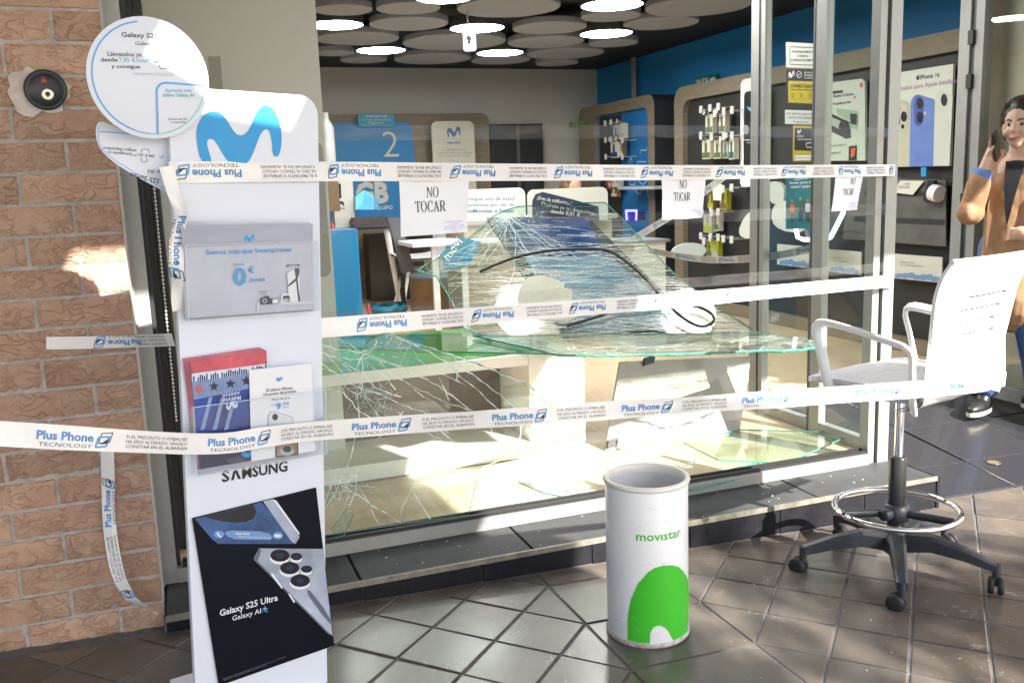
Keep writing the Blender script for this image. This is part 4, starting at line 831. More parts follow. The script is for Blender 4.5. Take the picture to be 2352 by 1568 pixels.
outer = [(1780, 822), (1780, 700), (1785, 650), (1800, 580), (1840, 490), (1900, 420), (1940, 395), (1985, 382), (2035, 380), (2075, 388), (2105, 415), (2130, 460), (2140, 500), (2138, 600), (2132, 760), (2128, 800), (2100, 820), (2050, 832), (2020, 770), (1990, 742), (1965, 733), (1935, 742), (1918, 765), (1910, 795), (1914, 855), (1850, 846)]
pt = [cyl(*k6(x, y)) for x, y in outer]
ths = [p[0] for p in pt]; zs = [p[1] for p in pt]; mb = MB(); nT, nZ = 110, 110; t0, t1, za, zb = min(ths), max(ths), min(zs), max(zs)
for i in range(nT):
    for j in range(nZ):
        a, b = t0+(t1-t0)*(i+.5)/nT, za+(zb-za)*(j+.5)/nZ
        if inpoly(a, b, pt):
            q = [(t0+(t1-t0)*(i+x)/nT, za+(zb-za)*(j+y)/nZ) for x, y in ((0, 0), (1, 0), (1, 1), (0, 1))]; mb.add([onc(max(x, -9), max(y, .018)) for x, y in q], [(0, 1, 2, 3)], 0, True)
mb.build('arch_logo', green, bn_)
mb = MB(); rs2 = random.Random(8); fth = math.atan2(CAM.y-bc.y, CAM.x-bc.x)
for i in range(26):
    a, z_ = fth+rs2.uniform(-1.2, 1.2), rs2.choice((rs2.uniform(.03, .10), rs2.uniform(.1, BH-.03))); L_, h_ = rs2.uniform(.004, .03), rs2.uniform(.0005, .0014); sl_ = rs2.gauss(0, .004)
    mb.add([onc(a, z_, .0010), onc(a+L_/BR, z_+sl_, .0010), onc(a+L_/BR, z_+sl_+h_*.5, .0010), onc(a, z_+h_, .0010)], [(0, 1, 2, 3)])
o = mb.build('scuff_marks', M('scuff', (.42, .42, .44), .6), bn_); o['kind'] = 'stuff'
mb = MB(); a, b = cyl(*k6(1830, 240)), cyl(*k6(2090, 225)); hgt = abs(cyl(*k6(1900, 200))[1]-cyl(*k6(1900, 240))[1])
text(mb, 'movıstar', lambda x, y, d=0: onc(a[0]+x/BR, y, .0007), 0, a[1]+.003, hgt*1.28, 0, 'l', .012, (b[0]-a[0])*BR); mb.build('lettering', green, bn_)

# ------------------------------------------------------------------ white swivel chair
cc_ = V((2.24, -.49)); ch = thing('swivel_chair', 'white plastic swivel chair with chrome foot ring on the stone tiles', 'chair', loc=(cc_.x, cc_.y, gz(cc_.x)), rz=math.atan2(.97, -.25)-math.pi/2)
chw = M('chair_plastic', (.82, .82, .83), .38, var=.03, vscale=10); chs = M('chair_seat', (.80, .80, .84), .45, var=.25, vscale=22, c2=(.58, .58, .64), stretch=(1, 3, 1)); chb = M('chair_nylon', (.03, .033, .042), .42, var=.2, vscale=30)
crz = ch.rotation_euler.z
for a in (-57, 15, 87, 159, 231):
    t = rad(a)-crz; d = V((math.cos(t), math.sin(t), 0)); s_ = V((-d.y, d.x, 0)); mb = MB()
    prof = [(.03, .115, .034, .030), (.12, .128, .026, .026), (.22, .112, .021, .020), (.315, .086, .017, .014)]
    rings = [[d*r+s_*w_*x+V((0, 0, z+h*y)) for x, y in ((-1, -1), (-1, .6), (-.6, 1), (.6, 1), (1, .6), (1, -1))] for r, z, w_, h in prof]
    for q in range(3): mb.add(rings[q]+rings[q+1], [(i, (i+1) % 6, (i+1) % 6+6, i+6) for i in range(6)], 0, False)
    mb.add(rings[-1], [(0, 1, 2, 3, 4, 5)]); mb.build('leg', chb, ch)
    c = d*.315; ca = t+random.uniform(-1, 1); wd_ = V((math.cos(ca), math.sin(ca), 0)); mb = MB()
    mb.tube([c+V((0, 0, .098)), c+V((0, 0, .045))], .013, 10); mb.tube([c+V((0, 0, .052)), c+wd_.cross(V((0, 0, 1)))*.018+V((0, 0, .03))], [.012, .009], 8)
    o = mb.build('caster', chb, ch); cw = c+wd_.cross(V((0, 0, 1)))*.016+V((0, 0, .0285))
    for sg in (-1, 1):
        mb = MB(); mb.lathe(cw+wd_*sg*.014, [(0, .010), (.018, .0105), (.026, .008), (.0285, .003), (.0285, -.006), (.024, -.009), (0, -.009)], 24, 0, wd_*sg); mb.build('wheel', rubber, o)
mb = MB(); mb.lathe((0, 0, 0), [(.02, .06), (.034, .07), (.045, .10), (.045, .14), (.034, .155), (.0285, .16)], 24); mb.build('hub', chb, ch)
mb = MB(); mb.lathe((0, 0, 0), [(.0285, .155), (.0285, .405), (.026, .412), (.014, .413)], 24); mb.build('column', M('column_black', (.02, .02, .022), .22), ch)
mb = MB(); mb.lathe((0, 0, 0), [(.015, .41), (.015, .66)], 20); mb.build('gas_piston', chrome, ch)
ZR = .225; RR = .20
mb = MB(); pth = [(RR*math.cos(2*math.pi*i/64), RR*math.sin(2*math.pi*i/64), ZR) for i in range(65)]; mb.tube(pth, .0105, 10, up=(0, 0, 1)); mb.build('foot_ring', chrome, ch)
mb = MB()
for a in (171, 51, -69):
    t = rad(a)-crz; d = V((math.cos(t), math.sin(t), 0)); mb.tube([d*.03+V((0, 0, .215)), d*(RR-.006)+V((0, 0, ZR+.002))], 1, 8, 0, sq=(.008, .013), up=(0, 0, 1))
mb.lathe((0, 0, 0), [(.030, .185), (.042, .19), (.042, .24), (.030, .245)], 20); t = rad(190)-crz; d = V((math.cos(t), math.sin(t), 0)); mb.lathe(d*.04+V((0, 0, .215)), [(0, .03), (.018, .03), (.021, .02), (.021, 0)], 16, 0, d); mb.build('ring_spokes', chb, ch)
# seat shell
SZ = .695
def seat_top(a, b):
    x, y = (a-.5)*2, (b-.5)*2; k = max(abs(x), abs(y)); l = (abs(x)**4+abs(y)**4)**.25; f = k/l if l > 1e-6 else 1
    X, Y = x*f*.235, y*f*.235
    return V((X, Y+.02, SZ+.006*abs(x)**2-.022*max(0, y-.45)**1.5*2.4-.012*(1-x*x)*(1-y*y)))
mb = MB(); mb.grid(seat_top, 20, 20, 0, True); mb.grid(lambda a, b: seat_top(1-a, b)-V((0, 0, .012+.026*(1-abs(2*a-1)**6)*(1-abs(2*b-1)**6))), 20, 20, 0, True)
ed = [seat_top(i/20, 0) for i in range(21)]+[seat_top(1, i/20) for i in range(1, 21)]+[seat_top(1-i/20, 1) for i in range(1, 21)]+[seat_top(0, 1-i/20) for i in range(1, 20)]
n = len(ed); mb.add(ed+[p-V((0, 0, .014)) for p in ed], [((i+1) % n, i, i+n, (i+1) % n+n) for i in range(n)], 0, True); mb.build('seat', chs, ch)
mb = MB(); mb.lathe((0, -.01, SZ-.075), [(0, 0), (.10, .0), (.17, .02), (.20, .045), (.2, .05)], 24); mb.box((-.06, -.12, SZ-.075), (.06, .10, SZ-.045)); mb.build('seat_mechanism', chw, ch)
# backrest with slots
BW, BHt = .228, .425
def back(a, b, off=0.0):
    x = (a-.5)*2; y = b; wd_ = BW*(.86+.22*y-.04*(y > .9)*(y-.9)*10)
    yb = -.215-.055*y-.12*max(0, y-.68)**2*3-.03*(1-abs(x)**2)*(.6)+.02
    p = V((x*wd_, yb+off, SZ-.02+y*BHt))
    return p
rowsb = [0, .08, .16, .24, .30, .36, .42, .441, .458, .50, .531, .548, .59, .621, .638, .68, .711, .728, .77, .82, .87, .91, .95, .98, 1.0]
slots = {7: (.30, .72), 10: (.24, .70), 13: (.26, .74), 16: (.30, .80)}
NU = 40
def bgrid(off, flip):
    vs = [back(i/NU, y, off) for y in rowsb for i in range(NU+1)]; fs = []
    for j in range(len(rowsb)-1):
        for i in range(NU):
            m_ = (i+.5)/NU
            if j in slots and slots[j][0] < m_ < slots[j][1]: continue
            q = (j*(NU+1)+i, j*(NU+1)+i+1, (j+1)*(NU+1)+i+1, (j+1)*(NU+1)+i); fs.append(q[::-1] if flip else q)
    return vs, fs
mb = MB(); v1, f1 = bgrid(0, True); v2, f2 = bgrid(-.012, False); mb.add(v1, f1, 0, True); mb.add(v2, f2, 0, True)
per = [(i/NU, 0) for i in range(NU+1)]+[(1, y) for y in rowsb[1:]]+[(1-i/NU, 1) for i in range(1, NU+1)]+[(0, y) for y in rowsb[-2:0:-1]]
e1_ = [back(a, b, 0) for a, b in per]; e2_ = [back(a, b, -.012) for a, b in per]; n = len(per); mb.add(e1_+e2_, [(i, (i+1) % n, (i+1) % n+n, i+n) for i in range(n)], 0, True)
top = [back(i/NU, 1, -.006) for i in range(NU+1)]; mb.tube(top, .008, 8); mb.build('backrest', chw, ch)
# rear shell under the backrest
mb = MB(); mb.grid(lambda a, b: V(((a-.5)*.45*(1-.25*b*b), -.20-.055*math.sin(b*math.pi*.6)+.16*b*b, SZ+.015-.10*b)), 16, 10, 0, True); mb.grid(lambda a, b: V(((.5-a)*.43*(1-.25*b*b), -.188-.05*math.sin(b*math.pi*.6)+.16*b*b, SZ+.015-.098*b)), 16, 10, 0, True); mb.build('rear_shell', chw, ch)
for sx in (-1, 1):
    x = sx*.250; pth = [(sx*.20, .08, SZ-.035), (sx*.240, .095, SZ-.03), (x, .105, SZ+.0), (x, .130, SZ+.09), (x, .150, SZ+.155), (x, .148, SZ+.178), (x, .12, SZ+.190), (x, .03, SZ+.180), (x, -.08, SZ+.160), (x, -.16, SZ+.145), (x, -.185, SZ+.13), (x, -.19, SZ+.08), (x, -.195, SZ+.0), (sx*.23, -.19, SZ-.06)]
    mb = MB(); mb.tube(resample(pth, .015), 1, 8, 0, sq=(.017, .009), up=(1, 0, 0)); mb.build('armrest', chw, ch)

# ------------------------------------------------------------------ white and green display table inside the window
ctb = thing('display_table', 'white rounded display table with a glossy green top behind the cracked pane', 'table', loc=(1.2, 1.1, zf))
cw_ = M('table_white', (.82, .80, .74), .35)
TXL, TXR, TY, TZ = .20, 1.745, .96, .535
FTB = Frame((0, TY, 0), (1, 0, 0), (0, 0, 1))
outp = rrect(TXL, zf+.002, TXR, TZ, (.06, .002, .002, .05), 6); TD = .42
mb = MB(); th_ = .045; jw = .275
o3 = [FTB(x, y) for x, y in rrect(TXR-jw, zf+.002, TXR, TZ, (.07, .001, .001, .06), 7)]; mb.prism(o3, (0, TD, 0)); P(mb, 'side_panel', cw_, ctb)
mb = MB(); mb.box((TXL, TY+.002, TZ-.05), (TXR-jw-.001, TY+.9, TZ-.001)); P(mb, 'top_panel', cw_, ctb)
mb = MB(); mb.box((TXL, TY+.003, zf+.004), (TXR-jw-.001, TY+TD, zf+.075)); P(mb, 'bottom_panel', cw_, ctb)
mb = MB(); mb.box((TXL, TY+TD-.02, zf+.076), (TXR-jw-.001, TY+TD-.001, TZ-.051)); P(mb, 'back_panel', M('table_back', (.12, .085, .06), .5, var=.3, vscale=5), ctb)
mb = MB(); mb.poly([V((TXL, TY+.012, TZ+.002)), V((1.02, TY+.012, TZ+.002)), V((1.55, TY+.06, TZ+.002)), V((1.66, TY+.20, TZ+.002)), V((1.62, TY+.40, TZ+.002)), V((1.46, TY+.42, TZ+.002)), V((1.46, TY+.89, TZ+.002)), V((TXL, TY+.89, TZ+.002))]); P(mb, 'green_top', M('glossy_green', (.05, .34, .02), .12, coat=.5, var=.15, vscale=2), ctb)

# ------------------------------------------------------------------ fallen screens and broken glass
SP = [A(1425, 830, y=1.0), A(1725, 818, y=.98), A(1698, 1012, y=.84), A(1390, 1034, z=zf+.004)]
SP[2].z = max(SP[2].z, zf+.004); scn = thing('flat_monitor', 'grey flat monitor back leaning on edge beneath the fallen glass', 'monitor', loc=SP[3])
nrm = (SP[1]-SP[0]).cross(SP[3]-SP[0]).normalized(); nrm = -nrm if nrm.y > 0 else nrm
mb = MB(); mb.prism([SP[3], SP[2], SP[1], SP[0]], -nrm*.018); P(mb, 'panel', M('panel_grey', (.26, .245, .22), .3, var=.12, vscale=5, coat=.3), scn)
for u, v in ((1432, 838), (1716, 830), (1400, 1022), (1688, 1000)):
    fr = Frame(SP[3], SP[2]-SP[3], (SP[0]-SP[3])); a = fr.px(u, v); mb = MB(); slab(mb, fr, [(a[0]-.02, a[1]-.02), (a[0]+.03, a[1]-.01), (a[0]+.03, a[1]+.03), (a[0]-.02, a[1]+.02)], .03, 0, .012); P(mb, 'corner_clip', blackp if u < 1500 else acryl, scn)
# big cracked sheet: a lower leaf lying flat and an upper leaf rising to the back
LZ = .562
def lowp(u, v): return A(u, v, z=LZ)
Ba, Bb = lowp(1130, 772), lowp(1735, 764)
Ta = A(1185, 474, y=Ba.y+.75)
Xu = (Bb-Ba).normalized(); Yu = (Ta-Ba); Yu = (Yu-Xu*Yu.dot(Xu)).normalized(); FU = Frame(Ba, Xu, Yu)
if FU.N.dot(CAM-Ba) < 0: FU.N = -FU.N
gl = thing('fallen_glass', 'large cracked sheet of window glass collapsed over the display table', 'broken glass', loc=Ba)
UP = [(958, 621), (1005, 592), (1060, 560), (1110, 520), (1132, 496), (1160, 482), (1188, 474), (1300, 466), (1390, 464), (1420, 492), (1470, 545), (1560, 640), (1650, 705), (1738, 763), (1500, 766), (1300, 769), (1120, 772), (1085, 762), (1058, 728), (1030, 680), (1003, 634)]
mb = MB(); pslab(mb, FU, kD, UP, .007, 0, 0, 1); P(mb, 'upper_leaf', [cracked, gedge], gl)
FLo = Frame(lowp(1300, 800), (1, 0, 0), (0, 1, 0))
LO = [(1085, 770), (1300, 768), (1500, 765), (1700, 762), (1770, 764), (1840, 778), (1893, 789), (1875, 797), (1838, 803), (1795, 807), (1740, 806), (1640, 810), (1560, 814), (1420, 816), (1285, 816), (1250, 808), (1200, 795), (1130, 780)]
mb = MB(); pslab(mb, FLo, kD, LO, .009, 0, .003, 1); P(mb, 'lower_leaf', [cracked, gedge], gl)
upx = [FU.px(u, v) for u, v in UP]; lox = [FLo.px(u, v) for u, v in LO]
rnd = random.Random(21)
def streaks(fr, polyp, n, ang, da, lmin, lmax, w0, w1, mi, mb, bias=None, d=.0012):
    xs_, ys_ = [p[0] for p in polyp], [p[1] for p in polyp]; k = 0; tries = 0
    while k < n and tries < n*30:
        tries += 1; x, y = rnd.uniform(min(xs_), max(xs_)), rnd.uniform(min(ys_), max(ys_))
        if bias and rnd.random() > bias(x, y): continue
        if not inpoly(x, y, polyp): continue
        t = ang+rnd.gauss(0, da); L_ = rnd.uniform(lmin, lmax); seg = 5; px_, py_ = x, y; w_ = rnd.uniform(w0, w1); pts = [(x, y)]
        for i in range(seg):
            t += rnd.gauss(0, .06); px_ += math.cos(t)*L_/seg; py_ += math.sin(t)*L_/seg
            if not inpoly(px_, py_, polyp): break
            pts.append((px_, py_))
        for i, (a, b) in enumerate(zip(pts, pts[1:])):
            a, b = V(a), V(b); nn = V((-(b-a).y, (b-a).x)).normalized()*w_/2; e_ = d+rnd.uniform(0, .0016)
            mb.poly([fr(*(a-nn), e_), fr(*(b-nn), e_), fr(*(b+nn), e_), fr(*(a+nn), e_)], mi)
        k += 1
ymax = max(p[1] for p in upx)
mb = MB()
streaks(FU, upx, 900, 0, .08, .05, .34, .0008, .0026, 0, mb, lambda x, y: .06+.94*max(0, 1-(y/ymax)*1.15)**1.1)
streaks(FU, upx, 40, 0, .06, .10, .5, .0005, .0010, 1, mb, lambda x, y: .3+.5*(y < .55*ymax))
# radial cracks from the broken top corner
ax_ = FU.px(1168, 497)
for i in range(34):
    t = rad(rnd.uniform(-150, -40)); x, y = ax_; w_ = rnd.uniform(.0008, .0022); pts = [(x, y)]; L_ = rnd.uniform(.2, .75)
    for q in range(9):
        t += rnd.gauss(0, .13); x += math.cos(t)*L_/9; y += math.sin(t)*L_/9
        if not inpoly(x, y, upx): break
        pts.append((x, y))
    for j, (a, b) in enumerate(zip(pts, pts[1:])):
        a, b = V(a), V(b); nn = V((-(b-a).y, (b-a).x)).normalized()*w_/2; e_ = .0012+rnd.uniform(0, .002); mb.poly([FU(*(a-nn), e_), FU(*(b-nn), e_), FU(*(b+nn), e_), FU(*(a+nn), e_)], 2)
for i in range(260):
    a = V((ax_[0]+rnd.gauss(.0, .085), ax_[1]-abs(rnd.gauss(0, .07))+.02)); t = rnd.uniform(0, 6.28); b = a+V((math.cos(t), math.sin(t)))*rnd.uniform(.006, .03)
    if not (inpoly(a.x, a.y, upx) and inpoly(b.x, b.y, upx)): continue
    nn = V((-(b-a).y, (b-a).x)).normalized()*rnd.uniform(.0005, .0018)/2; e_ = .0012+rnd.uniform(0, .002); mb.poly([FU(*(a-nn), e_), FU(*(b-nn), e_), FU(*(b+nn), e_), FU(*(a+nn), e_)], rnd.choice((0, 2)))
streaks(FLo, lox, 340, rad(-18), .25, .03, .22, .0010, .0028, 0, mb, None, .004)
streaks(FLo, lox, 40, rad(20), .5, .05, .2, .001, .0025, 2, mb, None, .004)
o = P(mb, 'crack_lines', [streakm, M('crack_dark', (.05, .07, .06), .3), crackm], gl); o['kind'] = 'stuff'
# jagged green edges
mb = MB()
def edge_tube(fr, pts, r0, r1, mb, d=0.0, mi=0):
    q = [fr(*fr.px(u, v), d) for u, v in pts]; q2 = [q[0]]
    for a, b in zip(q, q[1:]):
        n = max(1, int((b-a).length/.02))
        for k in range(1, n+1): q2.append(a.lerp(b, k/n)+V((rnd.gauss(0, .0015), rnd.gauss(0, .0015), rnd.gauss(0, .0012))))
    mb.tube(q2, [rnd.uniform(r0, r1) for _ in q2], 6, mi)
edge_tube(FU, [(958, 621), (1003, 634), (1030, 680), (1058, 728), (1085, 762), (1130, 785)], .003, .0055, mb); edge_tube(FU, [(958, 621), (1060, 560), (1132, 496), (1188, 474)], .0012, .003, mb); edge_tube(FU, [(1390, 464), (1470, 545), (1560, 640), (1738, 763)], .0012, .0028, mb)
edge_tube(FLo, [(1130, 780), (1200, 795), (1250, 808), (1285, 816), (1420, 816), (1560, 814), (1640, 810), (1740, 806), (1795, 807)], .004, .007, mb); edge_tube(FLo, [(1795, 807), (1838, 803), (1893, 789), (1840, 778)], .003, .006, mb)
P(mb, 'broken_edge', gedge, gl)
# glass crumbs scattered on the leaf and floor
def crumbs(n, fn, smin, smax, name, label, seed):
    r_ = random.Random(seed); mb = MB()
    for i in range(n):
        c = fn(r_); s_ = r_.uniform(smin, smax); p = [c+V((r_.gauss(0, 1), r_.gauss(0, 1), abs(r_.gauss(0, .5))))*s_ for _ in range(3)]; p.append(c+V((0, 0, s_*.8)))
        mb.add(p, [(0, 1, 2), (0, 3, 1), (1, 3, 2), (2, 3, 0)])
    return tag(mb.build(name, M('glass_crumb', (.72, .82, .78), .08, spec=.8)), label, 'glass crumbs', kind='stuff')
def onpoly(fr, pp, d):
    def f(r_):
        while True:
            x, y = r_.uniform(min(p[0] for p in pp), max(p[0] for p in pp)), r_.uniform(min(p[1] for p in pp), max(p[1] for p in pp))
            if inpoly(x, y, pp): return fr(x, y, d)
    return f
o = crumbs(260, onpoly(FLo, lox, .005), .0012, .0035, 'glass_crumbs', 'glass crumbs sprinkled over the fallen sheet', 31)
crumbs(420, lambda r_: V((r_.uniform(.3, 2.6), r_.uniform(.27, .93), zf+.001)), .0012, .0045, 'glass_crumbs', 'glass crumbs on the shop floor behind the window', 32)
crumbs(60, lambda r_: V((r_.uniform(.2, 2.6), r_.uniform(-.03, .18), ST+.001)), .0012, .004, 'glass_crumbs', 'glass crumbs on the dark step', 33)
crumbs(170, lambda r_: (lambda x, y: V((x, y, gz(x)+.0005)))(r_.uniform(.2, 2.6), r_.uniform(-1.1, -.07)), .0008, .0025, 'glass_crumbs', 'glass crumbs on the pavement tiles', 34)
# dark screen under the glass, overhang and sky reflections painted on in blues
FSc = FU.shift(-.04) if FU.N.dot(CAM-Ba) > 0 else FU.shift(.04)
FSc.N = FU.N; FSc.O = FU.O-FU.N*.05
scr = thing('fallen_screen', 'black display screen with painted sky reflection, lying tilted beneath the cracked glass', 'screen', loc=FSc.O)
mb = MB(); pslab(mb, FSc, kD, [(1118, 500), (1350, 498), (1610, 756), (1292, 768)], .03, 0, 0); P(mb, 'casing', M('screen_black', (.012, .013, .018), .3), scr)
mb = MB(); ppoly(mb, FSc, kD, [(1132, 505), (1345, 502), (1400, 590), (1205, 590)], 0, .002); ppoly(mb, FSc, kD, [(1205, 590), (1400, 590), (1600, 752), (1300, 762)], 1, .002); P(mb, 'screen_face', [M('screen_dark_reflection', (.03, .06, .20), .2), M('screen_sky_reflection', (.27, .37, .55), .2, var=.25, vscale=4)], scr)
# hazy round patch of glue on the glass
mb = MB(); pslab(mb, FU, kD, smooth_poly([(1192, 665), (1205, 642), (1235, 633), (1275, 640), (1300, 655), (1292, 662), (1318, 668), (1312, 690), (1330, 718), (1320, 735), (1280, 738), (1230, 735), (1195, 725), (1188, 695)]), .001, 0, .004); tag(mb.build('white_sticker', M('sticker_cream', (.36, .37, .29), .6, var=.1, vscale=10)), 'torn cream round sticker on the cracked glass', 'sticker')
# black rubber gasket looping over the glass
gp = [FU(*FU.px(1102, 627), .01), FU(*FU.px(1180, 603), .03), FU(*FU.px(1260, 593), .05), FU(*FU.px(1350, 592), .06), FU(*FU.px(1400, 600), .07), FU(*FU.px(1450, 630), .06), FU(*FU.px(1490, 665), .05), FU(*FU.px(1530, 712), .05), FU(*FU.px(1570, 745), .04), FU(*FU.px(1610, 760), .03), FU(*FU.px(1638, 748), .03), FU(*FU.px(1630, 728), .03), FU(*FU.px(1590, 712), .03), FU(*FU.px(1520, 710), .03), FU(*FU.px(1440, 714), .03), FU(*FU.px(1370, 735), .02), FU(*FU.px(1302, 752), .012)]
mb = MB(); mb.tube(resample(gp, .02), .0075, 8); tag(mb.build('rubber_gasket', rubber), 'black rubber window gasket looping over the cracked glass', 'gasket')
# cracked remains of the pane still standing in the frame
FP = Frame((0, YG, 0), (1, 0, 0), (0, 0, 1)); k6a = kc(1200, 1300, 1.7423)
PANE = [(60, 60), (130, 75), (180, 78), (230, 66), (270, 90), (330, 130), (400, 185), (440, 160), (480, 110), (540, 75), (620, 55), (680, 92), (760, 120), (870, 150), (1000, 195), (1200, 255), (1330, 305), (1480, 370), (1600, 420), (1700, 520), (1760, 720), (1500, 900), (1250, 1000), (1180, 1340), (60, 1480)]
pn = thing('broken_pane', 'cracked lower remains of the shop window pane still standing in the frame', 'broken glass', loc=FP(.6, .1, 0))
pp = [FP.px(*k6a(x, y)) for x, y in PANE]; pp = [(max(-.06, x), max(zf+.055, y)) for x, y in pp]
mb = MB(); 
if area(pp) < 0: pp.reverse()
slab(mb, FP, pp, .007, 0, 0, 1); P(mb, 'pane', [glass_mat('pane_glass', (.90, .95, .93), 1.4, haze=.05, spots=True), gedge], pn)
CR_ = [[(120, 70), (230, 200), (330, 300), (420, 400), (430, 470)], [(130, 250), (320, 385), (440, 445), (560, 480), (680, 540), (860, 600), (1000, 760), (1100, 830)], [(230, 66), (420, 185), (560, 240), (690, 290), (880, 380), (1030, 470), (1200, 600)], [(620, 58), (760, 120), (900, 190), (1030, 260), (1200, 340), (1330, 440), (1480, 560), (1600, 680)], [(640, 80), (880, 150), (1060, 205), (1250, 270), (1400, 340), (1560, 400), (1720, 500)],
       [(130, 180), (300, 240), (480, 230), (620, 260), (720, 290)], [(330, 385), (310, 430), (400, 480), (410, 600), (390, 760), (350, 930), (300, 1050), (240, 1180), (170, 1280)], [(400, 480), (560, 560), (720, 620), (900, 760), (1040, 830)], [(430, 190), (440, 300), (435, 440)], [(540, 110), (500, 180), (420, 230), (380, 320)], [(250, 1085), (360, 1150), (470, 1230), (600, 1310), (700, 1375)], [(250, 1085), (200, 1150), (170, 1250)], [(250, 1085), (330, 1090), (395, 1050), (400, 1000)],
       [(395, 1050), (385, 1160), (330, 1280), (230, 1385)], [(790, 1080), (760, 1160), (720, 1260), (705, 1320)], [(880, 590), (960, 690), (1030, 750)], [(460, 250), (520, 310), (600, 360), (660, 455)], [(690, 290), (740, 180), (765, 145)], [(1085, 230), (1090, 300), (1092, 385)], [(970, 365), (1010, 460), (1035, 525)], [(690, 380), (800, 430), (920, 490), (1060, 550), (1180, 590)], [(120, 130), (260, 170), (410, 190), (560, 150)], [(150, 75), (170, 200), (300, 330)], [(560, 550), (530, 640), (500, 720)], [(720, 600), (600, 720), (540, 800)],
       [(1550, 640), (1540, 720), (1530, 790)], [(1340, 740), (1300, 660), (1400, 680), (1540, 700)], [(1650, 690), (1600, 790)], [(420, 1140), (480, 1240), (540, 1370)], [(800, 1180), (860, 1270), (910, 1350)], [(130, 300), (250, 330), (330, 390)], [(200, 90), (260, 230), (430, 330), (520, 430), (700, 500)], [(560, 250), (640, 340), (760, 410), (860, 500), (980, 560)], [(1030, 260), (1110, 360), (1250, 460), (1380, 590)], [(760, 120), (820, 230), (960, 330), (1150, 420)], [(440, 445), (470, 540), (560, 640), (640, 700)], [(170, 980), (300, 1040), (395, 1050)], [(160, 1100), (250, 1085), (380, 1120), (520, 1130)], [(130, 420), (300, 470), (410, 600), (520, 660)]]
mb = MB()
for q in CR_:
    pts = [V(FP.px(*k6a(x, y))) for x, y in q]; fine = [pts[0]]
    for a, b in zip(pts, pts[1:]):
        n = max(2, int((b-a).length/.02))
        for k in range(1, n+1): fine.append(a.lerp(b, k/n)+V((rnd.gauss(0, .0018), rnd.gauss(0, .0018))))
    w0_ = rnd.uniform(.0016, .0036)
    for i, (a, b) in enumerate(zip(fine, fine[1:])):
        if b.y < zf+.056 or a.y < zf+.056: continue
        nn = V((-(b-a).y, (b-a).x)).normalized()*w0_*rnd.uniform(.5, 1.5)/2; e_ = .0008+rnd.uniform(0, .0006)
        mb.poly([FP(*(a-nn), e_), FP(*(b-nn), e_), FP(*(b+nn), e_), FP(*(a+nn), e_)], rnd.choice((0, 0, 1)))
ppi = [p for p in pp]
for i in range(330):       # splinters around the impact points
    cx, cy = rnd.choice([(430, 200), (250, 1085), (420, 470), (560, 520), (160, 150), (640, 80), (300, 1180)]); a = V(FP.px(*k6a(cx+rnd.gauss(0, 70), cy+rnd.gauss(0, 55)))); t = rnd.uniform(0, 6.28); b = a+V((math.cos(t), math.sin(t)))*rnd.uniform(.008, .045)
    if a.y < zf+.06 or b.y < zf+.06 or not inpoly(a.x, a.y, pp): continue
    nn = V((-(b-a).y, (b-a).x)).normalized()*rnd.uniform(.0007, .0024)/2; mb.poly([FP(*(a-nn), .0016), FP(*(b-nn*.1), .0016), FP(*(b+nn*.1), .0016), FP(*(a+nn), .0016)], rnd.choice((0, 1)))
o = P(mb, 'crack_lines', [M('crack_white', (.80, .84, .80), .25), crackm], pn); o['kind'] = 'stuff'
mb = MB(); tp = [FP(*FP.px(*k6a(x, y))) for x, y in PANE[:21]]; tp2 = []
for a, b in zip(tp, tp[1:]):
    n = max(1, int((b-a).length/.015))
    for k in range(n): tp2.append(a.lerp(b, k/n)+V((rnd.gauss(0, .0012), .003, rnd.gauss(0, .0012))))
mb.tube(tp2, [rnd.uniform(.0014, .0034) for _ in tp2], 6); P(mb, 'broken_edge', gedge, pn)
# loose shards
def shard(label, pts, z=None, y=None, th=.007, mat=None):
    q = [A(u, v, z=z) if z is not None else A(u, v, y=y) for u, v in pts]; mb = MB(); n = (q[1]-q[0]).cross(q[2]-q[0]).normalized()
    if n.z < 0 and z is not None: q.reverse(); n = -n
    mb.prism(q, -n*th, 0, 1); return tag(mb.build('glass_shard', [cracked, gedge]), label, 'glass shard', 'loose shards of window glass')
shard('long clear glass shard lying across the green table top', [(700, 772), (960, 768), (1180, 762), (1240, 790), (1290, 812), (1225, 810), (1000, 806), (850, 800), (760, 796)], z=TZ+.012)
shard('glass shard with bright green edge lying on the step beside the bin', [(1560, 1105), (1740, 1060), (1760, 1075), (1740, 1088), (1600, 1122), (1570, 1125)], z=ST+.035)
shard('thin glass shard lying behind the bin toward the display table', [(1190, 1105), (1400, 1142), (1420, 1158), (1380, 1156), (1250, 1130)], z=ST+.01)
shard('large flat glass piece lying on the shop floor below the corner post', [(1560, 1010), (1700, 985), (1930, 990), (1945, 1000), (1880, 1030), (1800, 1062), (1650, 1055)], z=zf+.03)
shard('small glass shard leaning on the sill near the display stand', [(760, 1215), (800, 1160), (812, 1180), (790, 1228), (770, 1234)], y=YG-.03)
# white charging cables on the floor
cbl = M('cable_white', (.80, .80, .78), .4)
for lab, pts in (('white charging cable hanging in front of the grey panel', [(1533, 935, .62, .30), (1530, 1000, .62, .2), (1525, 1030, .60, .09), (1560, 1045, .5, .056)]), ('white charging cable curling on the shop floor', [(1545, 935, .6, .3), (1552, 990, .6, .2), (1575, 1030, .55, .07), (1595, 1058, .45, .056), (1570, 1070, .4, .056)])):
    mb = MB(); mb.tube(resample([A(u, v, y=y) for u, v, y, z in pts], .02), .004, 8); tag(mb.build('charging_cable', cbl), lab, 'cable')
